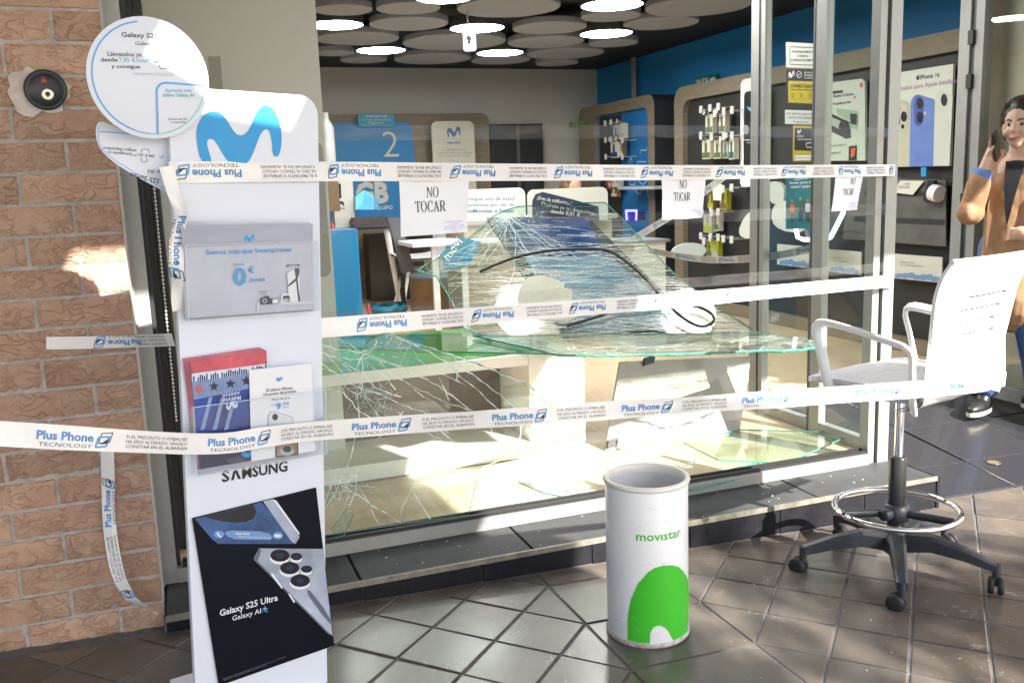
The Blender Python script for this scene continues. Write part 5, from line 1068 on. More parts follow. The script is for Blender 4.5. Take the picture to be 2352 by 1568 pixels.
# ------------------------------------------------------------------ shelving units along the right wall
FR = Frame((4.70, 0, 0), (0, -1, 0), (0, 0, 1)); UX = 4.70
def yR(u, v): return A(u, v, x=UX).y
def wunit(label, y0, y1, ztop, fw_l, fw_r, fw_t, inner, r=.10):
    t = thing('shelf_unit', label, 'shelf unit', 'shelf units along the blue wall', loc=(UX, (y0+y1)/2, zf))
    mb = MB(); o = rrect(-y1, zf+.002, -y0, ztop, (r, r, .002, .002), 6); i_ = rrect(-y1+fw_l, zf+.10, -y0-fw_r, ztop-fw_t, (r*.8, r*.8, .002, .002), 6)
    n = len(o); fo = [FR(x, y, .0) for x, y in o]; fi = [FR(x, y, .0) for x, y in i_]; bo = [FR(x, y, -.40) for x, y in o]; bi2 = [FR(x, y, -.06) for x, y in i_]
    mb.add(fo+fi, [(k, (k+1) % n, (k+1) % n+n, k+n) for k in range(n)]); mb.add(fi+bi2, [(k, (k+1) % n, (k+1) % n+n, k+n) for k in range(n)])
    P(mb, 'wooden_frame', wood, t)
    mb = MB(); mb.add(fo+bo, [((k+1) % n, k, k+n, (k+1) % n+n) for k in range(n)]); P(mb, 'side_panel', darkp, t)
    mb = MB(); mb.poly([FR(x, y, -.055) for x, y in i_]); P(mb, 'back_panel', inner, t)
    return t
u1 = wunit('wooden shelf unit with blue back near the rear of the shop', 5.57, 7.40, 2.14, .42, .14, .12, M('unit_blue', (.012, .16, .42), .5), .12)
mb = MB(); mb.poly([FR(x, y, -.05) for x, y in ((-6.98, zf+.11), (-6.40, zf+.11), (-6.40, 2.0), (-6.93, 2.0))]); P(mb, 'dark_strip', darkp, u1)
mb = MB(); ptext(mb, 'Movistar', FR, kD, 1308, 290, 1344, 285, 10, 0, .003, .02); P(mb, 'green_lettering', M('neon_green', (.08, .55, .04), .5), u1)
u2 = wunit('long wooden shelf unit with charcoal back and phone posters', 1.30, 5.18, 2.145, .16, .30, .13, darkp, .14)
# circuit drawing on the blue panel
mb = MB(); cl_ = M('line_pale', (.35, .55, .78), .5)
for pts in ([(1462, 352), (1464, 345), (1475, 346), (1478, 340)], [(1437, 365), (1443, 365), (1443, 385), (1437, 385), (1437, 365)], [(1455, 380), (1455, 372), (1475, 372)], [(1438, 412), (1450, 411), (1450, 424), (1438, 425), (1438, 412)], [(1457, 405), (1466, 395), (1476, 402), (1478, 415), (1468, 425), (1458, 416), (1457, 405)], [(1450, 425), (1452, 440), (1462, 448), (1465, 430)], [(1478, 430), (1480, 455), (1484, 462)]): pstroke(mb, FR, pts, 2.2, 0, -.045, kD, wd=.012)
P(mb, 'line_drawing', cl_, u1)
# white inner divider and posters in the long unit
mb = MB(); a = FR.px(1702, 195); b = FR.px(1745, 415); mb.prism([FR(x, y, .004) for x, y in rrect(a[0], b[1]-.05, b[0]+.05, a[1]+.04, .05)], FR.N*-.03); P(mb, 'poster_frame', whitepl, u2)
mb = MB(); a = FR.px(1711, 212); b = FR.px(1760, 400); mb.prism([FR(x, y, .008) for x, y in rrect(a[0], b[1], b[0], a[1], .04)], FR.N*-.003); P(mb, 'poster', M('poster_dark', (.015, .016, .018), .4), u2)
k22 = kc(2200, 0, 1.96)
mb = MB(); ppoly(mb, FR, k22, [(1548, 838), (1620, 850), (1622, 890), (1570, 870)], 1, .010); ppoly(mb, FR, k22, [(1595, 940), (1625, 900), (1640, 960), (1610, 990)], 0, .010); ppoly(mb, FR, k22, [(1545+22*math.cos(t*.4), 1017+38*math.sin(t*.4)) for t in range(16)], 2, .010); ptext(mb, 'Galaxy S25 Ultra', FR, k22, 1532, 1105, 1650, 1095, 14, 0, .010, .02); ptext(mb, 'Galaxy AI', FR, k22, 1548, 1124, 1596, 1120, 10, 0, .010); P(mb, 'poster_print', [phw, lblue, M('print_grey', (.3, .3, .32), .5)], u2)
k30 = kc(3000, 0, 1.96)
mb = MB(); pslab(mb, FR, k30, [(500, 665), (880, 618), (905, 640), (908, 1260), (500, 1262)], .02, 0, .006); P(mb, 'poster', M('poster_pale', (.55, .60, .52), .45), u2)
mb = MB(); ppoly(mb, FR, k30, [(866, 652), (890, 648), (892, 684), (868, 687)], 0, .008); ppoly(mb, FR, k30, [(820, 752), (832, 750), (832, 772), (820, 774)], 0, .008)
ptext(mb, 'Xiaomi 15 Series', FR, k30, 655, 768, 815, 748, 24, 1, .008, .01); ptext(mb, 'Fotografía de élite', FR, k30, 655, 824, 798, 808, 18, 1, .008, .012); ppoly(mb, FR, k30, [(655, 715), (735, 708), (735, 728), (655, 738)], 1, .008)
ppoly(mb, FR, k30, [(600, 870), (790, 960), (800, 1080), (760, 1090), (600, 1010)], 1, .008); ppoly(mb, FR, k30, [(600, 895), (720, 950), (760, 945), (795, 975), (790, 1010), (740, 1030), (600, 960)], 2, .010); ppoly(mb, FR, k30, [(748+42*math.cos(t*.4), 1000+62*math.sin(t*.4)) for t in range(16)], 1, .012); ppoly(mb, FR, k30, [(748+28*math.cos(t*.4), 1000+44*math.sin(t*.4)) for t in range(16)], 3, .014)
ppoly(mb, FR, k30, [(682, 850), (855, 872), (850, 1020), (795, 1000), (790, 950), (690, 900)], 4, .009); ppoly(mb, FR, k30, [(795, 890), (846, 895), (842, 980), (800, 970)], 1, .013)
ptext(mb, 'Redmi Note 14', FR, k30, 640, 1152, 760, 1140, 14, 1, .008); ppoly(mb, FR, k30, [(782, 1148), (845, 1140), (843, 1256), (780, 1258)], 1, .009); ppoly(mb, FR, k30, [(800, 1165), (838, 1160), (830, 1220), (800, 1240)], 0, .011); ptext(mb, 'XIAOMI Pad 7', FR, k30, 630, 1212, 722, 1204, 16, 1, .008)
P(mb, 'poster_print', [M('print_orange', (.65, .12, .03), .5), M('print_dark', (.02, .025, .025), .4), M('print_silver', (.42, .44, .40), .4), M('print_lens', (.05, .05, .06), .3), M('print_mint', (.32, .44, .30), .4)], u2)
mb = MB(); pslab(mb, FR, k30, [(1040, 590), (1600, 502), (1570, 1302), (1040, 1310)], .02, 0, .006); P(mb, 'poster', M('poster_cream', (.62, .68, .58), .45), u2)
mb = MB(); ptext(mb, 'iPhone 16', FR, k30, 1338, 625, 1492, 605, 36, 0, .008, .006); ptext(mb, 'Diseñados para Apple Intelligence', FR, k30, 1118, 722, 1690, 640, 34, 1, .008, .002)
ap = [(1322, 596), (1314, 598), (1309, 610), (1313, 624), (1320, 630), (1328, 628), (1334, 618), (1330, 610), (1333, 600), (1328, 595)]; ppoly(mb, FR, k30, ap, 0, .008); ppoly(mb, FR, k30, [(1323, 593), (1329, 584), (1331, 588), (1326, 594)], 0, .008)
ppoly(mb, FR, k30, [(1060, 770), (1160, 775), (1225, 788), (1252, 800), (1266, 825), (1260, 1300), (1060, 1300)], 2, .009); ppoly(mb, FR, k30, smooth_poly([(1100, 790), (1225, 820), (1250, 850), (1240, 1000), (1215, 1025), (1100, 1000)]), 3, .011)
for cx, cy, rx, ry in ((1165, 850, 24, 48), (1165, 950, 24, 48), (1218, 915, 24, 42), (1208, 993, 12, 18)): ppoly(mb, FR, k30, [(cx+rx*math.cos(t*.35), cy+ry*math.sin(t*.35)) for t in range(18)], 4, .013)
ppoly(mb, FR, k30, [(1270, 815), (1275, 785), (1290, 757), (1312, 744), (1335, 743), (1445, 778), (1456, 792), (1445, 1305), (1258, 1305)], 5, .010); ppoly(mb, FR, k30, smooth_poly([(1312, 752), (1350, 756), (1370, 790), (1366, 950), (1340, 992), (1310, 985), (1297, 950), (1298, 790)]), 6, .012)
for cy in (812, 920): ppoly(mb, FR, k30, [(1343+24*math.cos(t*.35), cy+44*math.sin(t*.35)) for t in range(18)], 4, .014)
ppoly(mb, FR, k30, [(1385+10*math.cos(t*.35), 888+16*math.sin(t*.35)) for t in range(18)], 3, .012)
ppoly(mb, FR, k30, [(1457, 810), (1460, 765), (1470, 735), (1490, 720), (1512, 718), (1598, 745), (1572, 1300), (1445, 1300)], 7, .009); ppoly(mb, FR, k30, [(1532+24*math.cos(t*.35), 785+48*math.sin(t*.35)) for t in range(18)], 4, .012)
P(mb, 'poster_print', [ink, M('print_violet', (.36, .22, .40), .5), M('print_beige', (.50, .50, .36), .4), M('print_beige_light', (.55, .54, .42), .4), phd, M('print_blue', (.12, .22, .55), .4, var=.2, vscale=3), M('print_blue_dark', (.05, .09, .38), .4), M('print_offwhite', (.58, .62, .54), .4)], u2)
# grey phone shelf, price signs
shelfm = M('shelf_grey', (.10, .10, .095), .5, var=.2, vscale=8); cream = M('sign_cream', (.58, .58, .52), .5)
k31 = kc(3100, 700, 1.96)
mb = MB(); pslab(mb, FR, k31, [(560, 10), (1345, 40), (1345, 560), (540, 500)], .012, 0, .008); P(mb, 'sloping_shelf', shelfm, u2)
mb = MB(); pstroke(mb, FR, [(630, 342), (1340, 370)], 12, 0, .012, k31, wd=.035); pstroke(mb, FR, [(710, 142), (1330, 150)], 12, 0, .012, k31, wd=.03); P(mb, 'shelf_gap', darkp, u2)
for i, (q, lab) in enumerate((([(25, 540), (300, 565), (300, 735), (25, 700)], 'a'), ([(420, 580), (685, 602), (683, 785), (418, 755)], 'b'), ([(925, 615), (1320, 645), (1315, 845), (920, 805)], 'c'))):
    mb = MB(); pslab(mb, FR, k31, q, .01, 0, .010); P(mb, 'price_sign', cream, u2)
    mb = MB(); x0, x1 = q[0][0], q[1][0]; yb = q[3][1]; 
    for j in range(7): cx = x0+(x1-x0)*(.15+.12*j); ppoly(mb, FR, k31, [(cx+34*(x1-x0)/390*math.cos(q_*.42), max(-99, min(yb+j*4.2, yb-14+j*4-(j % 3)*7+22*math.sin(q_*.42)))) for q_ in range(15)], 0, .012+j*.0004)
    if i: 
        yt_ = q[0][1]; ptext(mb, '¿Quieres la vuelta', FR, k31, x0+.17*(x1-x0), yt_+70, x0+.45*(x1-x0), yt_+76, 11, 1, .013, .02); ptext(mb, 'con tu nuevo dispositivo?', FR, k31, x0+.17*(x1-x0), yt_+92, x0+.62*(x1-x0), yt_+104, 11, 1, .013, .02)
    P(mb, 'sign_print', [M('splash_blue', (.16, .28, .50), .5), inkg], u2)
mb = MB(); pslab(mb, FR, k30, [(1360, 1312), (1400, 1310), (1398, 1382), (1358, 1385)], .004, 0, .02); P(mb, 'blue_tag', mblue, u2)
# paper sheet lying on the sloping shelf
mb = MB(); pslab(mb, FR, k31, [(1010, 42), (1195, 45), (1108, 155), (945, 135)], .002, 0, .03); t = thing('paper_sheet', 'cream NO TOCAR sheet lying tilted on the phone shelf below the poster', 'paper sheet', loc=FR(*FR.px(*k31(1050, 100)), .03)); P(mb, 'paper', M('paper_cream', (.66, .66, .56), .6), t)
mb = MB(); ptext(mb, 'NO', FR, k31, 1046, 76, 1090, 77, 16, 0, .032, .02); ptext(mb, 'TOCAR', FR, k31, 990, 104, 1085, 104, 20, 0, .032, .02); P(mb, 'lettering', [inkg], t)
mb = MB(); pslab(mb, FR, kc(2500, 400, 2.613), [(1275, 865), (1385, 865), (1375, 1035), (1290, 1030)], .002, 0, .35); t = thing('paper_sheet', 'small NO TOCAR sheet hanging inside the shop behind the diagonal tape', 'paper sheet', loc=FR(*FR.px(1727, 432), .35)); P(mb, 'paper', MATS['paper_cream'], t)
# dark tethered phone holder
mb = MB(); pslab(mb, FR, k31, [(1255, 40), (1305, 42), (1275, 200), (1240, 215), (1215, 190)], .03, 0, .06); o = tag(mb.build('phone_holder', blackp), 'black phone holder hanging crooked on the phone shelf', 'phone holder')
mb = MB(); a, b = FR(*FR.px(*k31(1285, 135)), .05), FR(*FR.px(*k31(1340, 150)), .05); mb.tube([a, b], .055, 14); tag(mb.build('phone_mount', whitepl), 'white round phone mount beside the black phone holder', 'phone mount')
# tablets and phones on white security stands behind the glass screen
for i, (lab, q, d) in enumerate((('white tablet stand by the second post', [(1690, 545), (1712, 490), (1742, 480), (1745, 550)], .5), ('white tilted tablet with rounded corners behind the glass screen', [(1775, 460), (1850, 462), (1858, 540), (1770, 525)], .4), ('white phone stand with blue rear below the stickers', [(1760, 415), (1800, 420), (1802, 470), (1765, 468)], .3))):
    mb = MB(); fr = FR.shift(d); p = [fr.px(u, v) for u, v in q]; p = smooth_poly(p if area(p) > 0 else p[::-1], 2); slab(mb, fr, p, .03, 0, 0); tag(mb.build('tablet_stand', M('stand_white', (.55, .56, .52), .4)), lab, 'tablet stand')
glowb = M('glow_edge', (.55, .75, 1.0), .4, emit=2.2)
fr = FR.shift(.9); pts = [(1828, 520), (1832, 545), (1845, 550), (1895, 553), (1908, 545), (1925, 512), (1938, 486)]
mb = MB(); mb.tube([fr(*fr.px(u, v)) for u, v in pts], .013, 8); t = thing('light_frame', 'tilted display frame with a glowing pale blue edge behind the glass screen', 'display frame', loc=fr(*fr.px(1860, 520))); P(mb, 'glowing_edge', glowb, t)
mb = MB(); p = [fr.px(u, v) for u, v in [(1833, 480), (1936, 484), (1906, 546), (1846, 549)]]; slab(mb, fr, p if area(p) > 0 else p[::-1], .02, 0, -.02); P(mb, 'panel', M('frame_dark', (.06, .062, .06), .4), t)
# accessories on hooks
pk = M('pack_white', (.60, .58, .46), .5); pg = M('pack_green', (.10, .16, .06), .5); py_ = M('pack_lime', (.36, .40, .03), .5); pbr = M('pack_brown', (.17, .11, .06), .5); hk = M('hook_white', (.62, .62, .58), .4); por = M('pack_orange', (.6, .17, .03), .5); pbl = M('pack_blue', (.02, .04, .25), .5); pgrey = M('pack_grey', (.4, .42, .42), .4)
k25 = kc(2500, 400, 2.613)
def pack(label, cf, x0, y0, x1, y1, body, band, d, extra=None, grp='accessory packs hanging in the long shelf unit'):
    fr = FR.shift(d); a, b = fr.px(*cf(x0, y0)), fr.px(*cf(x1, y1)); t = thing('accessory_pack', label, 'pack', grp, loc=fr(a[0], b[1]))
    mb = MB(); slab(mb, fr, [(a[0], b[1]), (b[0], b[1]), (b[0], a[1]), (a[0], a[1])], .05, 0, 0); P(mb, 'box', body, t)
    h = a[1]-b[1]; mb = MB(); mb.poly([fr(x, y, .002) for x, y in ((a[0]+.006, b[1]+.01), (b[0]-.006, b[1]+.01), (b[0]-.006, b[1]+h*.34), (a[0]+.006, b[1]+h*.34))]); mb.poly([fr(x, y, .003) for x, y in rrect(a[0]+(b[0]-a[0])*.35, b[1]+h*.25, a[0]+(b[0]-a[0])*.62, b[1]+h*.82, .008)]); P(mb, 'print', band, t)
    mb = MB(); mb.tube([fr((a[0]+b[0])/2, a[1]-.01, -.02-d*.0), fr((a[0]+b[0])/2, a[1]+.02, .02), fr((a[0]+b[0])/2, a[1]+.03, .05)], .004, 6); mb.poly([fr((a[0]+b[0])/2+x, a[1]+.02+y, .055) for x, y in rrect(-.02, -.02, .02, .025, .006)]); P(mb, 'hook', hk, t)
    return t
for i, (x0, y0, x1, y1, bd, bn2, w_) in enumerate(((840, 160, 915, 345, pk, pg, 'white and green boxed phone case hanging top left on the charcoal wall'), (980, 145, 1045, 340, pk, pg, 'white and green boxed phone case hanging top right on the charcoal wall'), (805, 420, 890, 615, pk, pg, 'white and green boxed phone case, first of the second row of hooks'), (930, 425, 1000, 612, pk, pg, 'white and green boxed phone case, second of the second row of hooks'), (1025, 440, 1075, 610, pgrey, pg, 'shiny foil accessory pack, third of the second row of hooks'), (1085, 400, 1140, 620, pk, M('pack_teal', (.03, .12, .12), .5), 'teal and white accessory pack at the end of the second row of hooks'),
        (862, 950, 925, 1140, pbr, py_, 'brown and lime boxed cable left in the third row of hooks'), (990, 940, 1060, 1150, py_, pbr, 'lime boxed cable right in the third row of hooks'), (820, 1190, 905, 1390, pgrey, py_, 'grey pack with lime foot in the fourth row of hooks'), (912, 1170, 980, 1370, pk, pg, 'white pack with a green corner in the fourth row of hooks'), (855, 1480, 910, 1640, py_, pg, 'dark lime pack in the lowest row of hooks'), (905, 1470, 972, 1650, py_, pgrey, 'bright yellow pack in the lowest row of hooks'))):
    pack(w_, k25, x0, y0, x1, y1, bd, bn2, .05+.012*(i % 3))
for i, (x0, y0, x1, y1, bd, bn2, w_) in enumerate(((495, 985, 540, 1090, pgrey, pbr, 'grey accessory pack topmost left on the blue unit hooks'), (545, 970, 580, 1085, pk, pgrey, 'pale accessory pack topmost right on the blue unit hooks'), (475, 1115, 530, 1235, pk, pbl, 'white and blue accessory pack in the middle of the blue unit hooks'), (535, 1105, 572, 1230, pbr, pk, 'brown accessory pack in the middle of the blue unit hooks'), (440, 1395, 470, 1480, por, pbl, 'orange accessory pack on the blue unit hooks'), (480, 1380, 545, 1470, pgrey, pk, 'silver round accessory pack on the blue unit hooks'), (478, 1465, 525, 1545, pbr, pk, 'small brown accessory pack above the blue unit shelf'))):
    pack(w_, k22, x0, y0, x1, y1, bd, bn2, .05+.012*(i % 3), grp='accessory packs hanging in the blue unit')
for x, y in ((790, 100), (885, 85), (972, 72), (1115, 105), (935, 140), (1030, 120), (790, 370), (900, 385), (1030, 380), (1115, 370), (1110, 915), (1020, 930), (970, 965), (900, 1180), (970, 1170), (790, 1420), (890, 1430), (970, 1435), (1025, 1450), (1110, 1460), (820, 1480)):
    mb = MB(); fr = FR.shift(.12); a = fr.px(*k25(x, y)); mb.prism([fr(a[0]+p, a[1]+q, 0) for p, q in rrect(-.026, -.032, .026, .032, .01, 3)], -fr.N*.006); mb.tube([fr(a[0], a[1], -.006), fr(a[0], a[1], -.17)], .0035, 6); P(mb, 'hook', hk, u2)
for x, y in ((430, 968), (475, 960), (432, 1100), (474, 1095), (565, 1100), (435, 1230), (565, 1230)):
    mb = MB(); fr = FR.shift(.12); a = fr.px(*k22(x, y)); mb.prism([fr(a[0]+p, a[1]+q, 0) for p, q in rrect(-.026, -.030, .026, .030, .01, 3)], -fr.N*.006); mb.tube([fr(a[0], a[1], -.006), fr(a[0], a[1], -.17)], .0035, 6); P(mb, 'hook', hk, u1)
mb = MB(); fr = FR.shift(.22); ppoly(mb, fr, kD, [(1413, 428), (1503, 426), (1500, 434), (1416, 438)], 0, 0); a = [fr(*fr.px(u, v)) for u, v in ((1418, 429), (1500, 428))]; mb = MB(); mb.obox(a[0], a[1]-a[0], (.24, 0, 0), (0, 0, -.03)); P(mb, 'shelf', M('shelf_light', (.4, .45, .48), .4), u1)
glv = M('violet_glow', (.12, .10, 1.0), .4, emit=1.6)
fr = FR.shift(.3); mb = MB(); 
for pts in ([(1438, 484), (1440, 506)], [(1462, 484), (1461, 506)], [(1438, 484), (1462, 484)]): mb.tube([fr(*fr.px(u, v)) for u, v in pts], .012, 8)
t = thing('speaker_light', 'small speaker glowing violet in front of the blue unit', 'speaker', loc=fr(*fr.px(1450, 505))); P(mb, 'glowing_edge', glv, t)
mb = MB(); p = [fr.px(u, v) for u, v in ((1441, 487), (1460, 487), (1460, 507), (1441, 507))]; slab(mb, fr, p if area(p) > 0 else p[::-1], .1, 0, -.01); P(mb, 'body', M('speaker_navy', (.02, .02, .12), .4), t)
# exit sign and conduit pipes on the blue wall
mb = MB(); FX = Frame((5.08, 0, 0), (0, -1, 0), (0, 0, 1)); pslab(mb, FX, kD, [(1597, 180), (1646, 170), (1646, 190), (1597, 202)], .03, 0, 0); t = thing('exit_sign', 'green SALIDA exit sign on the blue wall above the shelf unit', 'sign', loc=FX(*FX.px(1620, 185))); P(mb, 'plate', M('exit_green', (.01, .17, .08), .45), t)
mb = MB(); ptext(mb, 'SALIDA', FX, kD, 1599, 197, 1628, 190, 13, 0, .002, .02); pstroke(mb, FX, [(1631, 184), (1642, 181)], 2, 0, .002, kD, wd=.03); ppoly(mb, FX, kD, [(1637, 177), (1645, 180), (1638, 187)], 0, .003); P(mb, 'lettering', [phw], t)
for i, u in enumerate((1452, 1457.5)):
    mb = MB(); a, b = A(u, 88, x=5.06), A(u+.2, 216, x=5.06); mb.tube([a, V((a.x, a.y, b.z-.05))], .016, 10); mb.tube([a, V((a.x, a.y, CZ))], .016, 10) if a.z < CZ else None; tag(mb.build('conduit_pipe', alu), ('left' if i == 0 else 'right')+' of two steel conduit pipes on the blue wall', 'pipe')

# ------------------------------------------------------------------ stickers on the entrance glass
FG = Frame((2.8595, 0, 0), (0, -1, 0), (0, 0, 1))
def sticker(label, quad, mat, cat='notice', d=0.0):
    q = [FG.px(*k30(x, y)) for x, y in quad]; t = thing('window_notice', label, cat, 'notices stuck on the entrance glass', loc=FG(*q[0], d)); mb = MB(); pslab(mb, FG, k30, quad, .0012, 0, d+.0015); P(mb, 'sheet', mat, t); return t
pap = M('notice_paper', (.62, .66, .62), .6); blk = M('notice_black', (.02, .022, .024), .45); yel = M('notice_yellow', (.50, .42, .02), .5); teal = M('notice_teal', (.02, .20, .24), .5, var=.3, vscale=6)
t = sticker('white admission notice with black border, topmost on the entrance glass', [(283, 332), (535, 345), (540, 540), (285, 530)], pap)
mb = MB(); pstroke(mb, FG, [(315, 368), (512, 376), (514, 514), (317, 506), (315, 368)], 3, 0, .002, k30)
for s_, x0, x1, y in (('ESTE ESTABLECIMIENTO', 330, 498, 415), ('SE RESERVA', 375, 458, 448), ('EL DERECHO DE ADMISIÓN', 325, 505, 480)): ptext(mb, s_, FG, k30, x0, y, x1, y+2, 16, 0, .002, .01)
P(mb, 'lettering', [ink], t)
t = sticker('black alarm notice with yellow panel below the admission notice', [(285, 545), (540, 545), (540, 865), (285, 862)], blk)
mb = MB(); ppoly(mb, FG, k30, [(303, 635), (515, 640), (512, 815), (303, 805)], 0, .002); P(mb, 'yellow_panel', yel, t)
mb = MB(); a = FG.px(*k30(328, 585)); mlogo(mb, FG, a[0], a[1], .045, 0, .002); pstroke(mb, FG, [(388+20*math.cos(t_*.45), 586+24*math.sin(t_*.45)) for t_ in range(15)], 3, 0, .002, k30); pstroke(mb, FG, [(375, 595), (402, 578)], 3, 0, .0024, k30)
for s_, x0, x1, y, c in (('MOVISTAR', 427, 508, 577, 13), ('PROSEGUR', 427, 512, 598, 13), ('ALARMAS', 427, 495, 616, 10)): ptext(mb, s_, FG, k30, x0, y, x1, y+2, c, 0, .002, .01)
ptext(mb, 'CONECTADA', FG, k30, 318, 686, 500, 690, 24, 1, .0025, .03); ptext(mb, 'CON AVISO A POLICÍA', FG, k30, 316, 710, 498, 714, 13, 1, .0025, .015)
for cx in (338, 405, 475): pstroke(mb, FG, [(cx+9*math.cos(t_*.7), 748+12*math.sin(t_*.7)) for t_ in range(10)], 3, 1, .0025, k30); ptext(mb, 'AVISO POLICÍA', FG, k30, cx-22, 778, cx+22, 779, 7, 1, .0025)
P(mb, 'lettering', [phw, ink], t)
t = sticker('white alarm slogan strip below the yellow panel', [(278, 862), (530, 870), (530, 980), (278, 972)], pap, d=.0018)
mb = MB(); 
for s_, x0, x1, y, c in (('Una alarma que no es', 285, 522, 898, 20), ('(solo) una alarma', 305, 500, 928, 20), ('Pregúntanos', 345, 462, 962, 17)): ptext(mb, s_, FG, k30, x0, y, x1, y+5, c, 0, .0042, .01)
P(mb, 'lettering', [inkg], t)
t = sticker('yellow framed black video surveillance notice', [(340, 985), (540, 990), (535, 1270), (338, 1265)], yel)
mb = MB(); ppoly(mb, FG, k30, [(352, 1005), (528, 1010), (522, 1185), (350, 1178)], 0, .002); P(mb, 'black_panel', blk, t)
mb = MB(); a = FG.px(*k30(390, 1032)); mlogo(mb, FG, a[0], a[1], .028, 0, .003); ptext(mb, 'ZONA', FG, k30, 375, 1075, 424, 1077, 15, 0, .003, .01); ptext(mb, 'VIDEOVIGILADA', FG, k30, 375, 1100, 495, 1102, 15, 0, .003, .01); pstroke(mb, FG, [(442, 1125), (500, 1118), (505, 1150), (450, 1158), (442, 1125)], 4, 0, .003, k30); pstroke(mb, FG, [(480, 1155), (490, 1172), (515, 1174)], 4, 0, .003, k30); pstroke(mb, FG, [(358, 1228), (500, 1225)], 6, 0, .003, k30, wd=.010); pstroke(mb, FG, [(360, 1250), (495, 1246)], 6, 0, .003, k30, wd=.010)
P(mb, 'lettering', [phw], t)
t = sticker('teal team recruiting poster under the tape on the entrance glass', [(283, 1345), (530, 1345), (525, 1790), (283, 1795)], teal)
mb = MB(); 
for s_, x0, x1, y, c in (('¿Quieres', 350, 455, 1412, 24), ('formar parte de', 312, 490, 1445, 22), ('nuestro equipo?', 322, 485, 1476, 22)): ptext(mb, s_, FG, k30, x0, y, x1, y-8, c, 0, .002, .02)
k22b = kc(2200, 700, 1.96)
for cx, hgt_, m in ((1902, 165, 1), (1968, 185, 2), (2025, 170, 0)):
    by = 370; hd = by-hgt_
    ppoly(mb, FG, k22b, [(cx+11*math.cos(t_*.5), hd+14*math.sin(t_*.5)) for t_ in range(13)], 3, .0024); ppoly(mb, FG, k22b, [(cx-18, hd+22), (cx+18, hd+22), (cx+22, hd+75), (cx+12, hd+90), (cx-14, hd+90), (cx-22, hd+70)], m, .0022); ppoly(mb, FG, k22b, [(cx-14, hd+88), (cx+13, hd+88), (cx+12, by), (cx+2, by), (cx, hd+110), (cx-4, by), (cx-13, by)], 4, .0021)
P(mb, 'poster_print', [phw, por, M('print_shirt', (.10, .13, .14), .5), M('print_skin', (.40, .24, .16), .5), M('print_jeans', (.04, .05, .09), .5)], t)

# ------------------------------------------------------------------ the back of the shop
FB_ = Frame((0, 7.60, 0), (1, 0, 0), (0, 0, 1))
bp_ = thing('wood_cladding', 'wood effect back wall panel behind the blue sign', 'wall panel', loc=(2.6, 7.6, zf))
a, b = FB_.px(738, 263), FB_.px(1122, 263); mb = MB(); slab(mb, FB_, rrect(a[0]-.6, zf+.002, b[0], a[1], (.10, .02, .002, .002)), .14); P(mb, 'board', wood, bp_)
FB2_ = FB_.shift(.03)
bs = thing('blue_sign', 'large blue sign with a white 2 and GB lettering on the back wall', 'sign', loc=(2.2, 7.57, 1.0))
a, b = FB2_.px(738, 283), FB2_.px(948, 283); mb = MB(); slab(mb, FB2_, rrect(a[0]-.5, .95, b[0], a[1], (.10, .02, .002, .002)), .028); P(mb, 'board', M('sign_blue', (.01, .20, .48), .5), bs)
k12 = kc(1250, 400, 2.614); mb = MB(); ptext(mb, '2', FB2_, k12, 740, 600, 905, 598, 280, 0, .003, -.012); ptext(mb, 'GB', FB2_, k12, 455, 1075, 800, 1065, 205, 0, .003, .05); ptext(mb, 'EQUIPO', FB2_, k12, 640, 1145, 840, 1142, 38, 0, .003, .03); P(mb, 'lettering', [M('sign_white', (.62, .62, .56), .6)], bs)
ls = thing('pale_blue_sign', 'light blue rounded mobile lines sign above the blue board', 'sign', loc=(2.3, 7.5, 2.0))
mb = MB(); FB3 = FB_.shift(.10); a, b = FB3.px(821, 263), FB3.px(907, 290); slab(mb, FB3, rrect(a[0], b[1], b[0], a[1], .04), .02); P(mb, 'board', M('sign_cyan', (.015, .30, .48), .5), ls)
mb = MB(); 
for s_, x0, x1, y, c, bo in (('LÍNEAS MÓVILES', 553, 778, 184, 22, .02), ('La mejor oferta para ti.', 522, 815, 218, 22, .01), ('Pregúntanos.', 587, 752, 250, 22, .01)): ptext(mb, s_, FB3, k12, x0, y, x1, y-2, c, 0, .003, bo)
P(mb, 'lettering', [MATS['sign_white']], ls)
sg = thing('security_sign', 'cream rounded Seguridad sign standing before the wood panel', 'sign', loc=(3.2, 7.4, zf))
FB4 = FB_.shift(.22); a, b = FB4.px(990, 279), FB4.px(1088, 279); mb = MB(); slab(mb, FB4, rrect(a[0], zf+.3, b[0], a[1], (.07, .07, .01, .01)), .03); P(mb, 'board', M('sign_ivory', (.56, .57, .47), .5), sg)
mb = MB(); c_ = FB4.px(*k12(1476, 335)); mlogo(mb, FB4, c_[0], c_[1], .16, 0, .004)
ptext(mb, 'Seguridad', FB4, k12, 1408, 458, 1548, 456, 24, 0, .003, .02)
for s_, x0, x1, y in (('La seguridad para ti', 1355, 1602, 530), ('y para los tuyos con la alarma', 1296, 1664, 562), ('que no es solo una alarma', 1320, 1642, 594)): ptext(mb, s_, FB4, k12, x0, y, x1, y-2, 18, 1, .003, .01)
P(mb, 'lettering', [M('sign_navy', (.04, .10, .30), .5), inkg], sg)
a, b = FB_.px(1124, 286), FB_.px(1244, 286); mb = MB(); mb.box((a[0], 7.58, zf), (b[0], 7.745, a[1])); dk = M('dark_door', (.022, .024, .025), .4)
t = thing('dark_doorway', 'dark rear door beside the wood panel', 'door', loc=(a[0], 7.6, zf)); P(mb, 'leaf', dk, t); mb = MB(); mb.box((a[0]+.42, 7.566, zf+.8), (a[0]+.60, 7.579, zf+1.5)); P(mb, 'glass_slot', M('door_slot', (.05, .055, .055), .2), t)
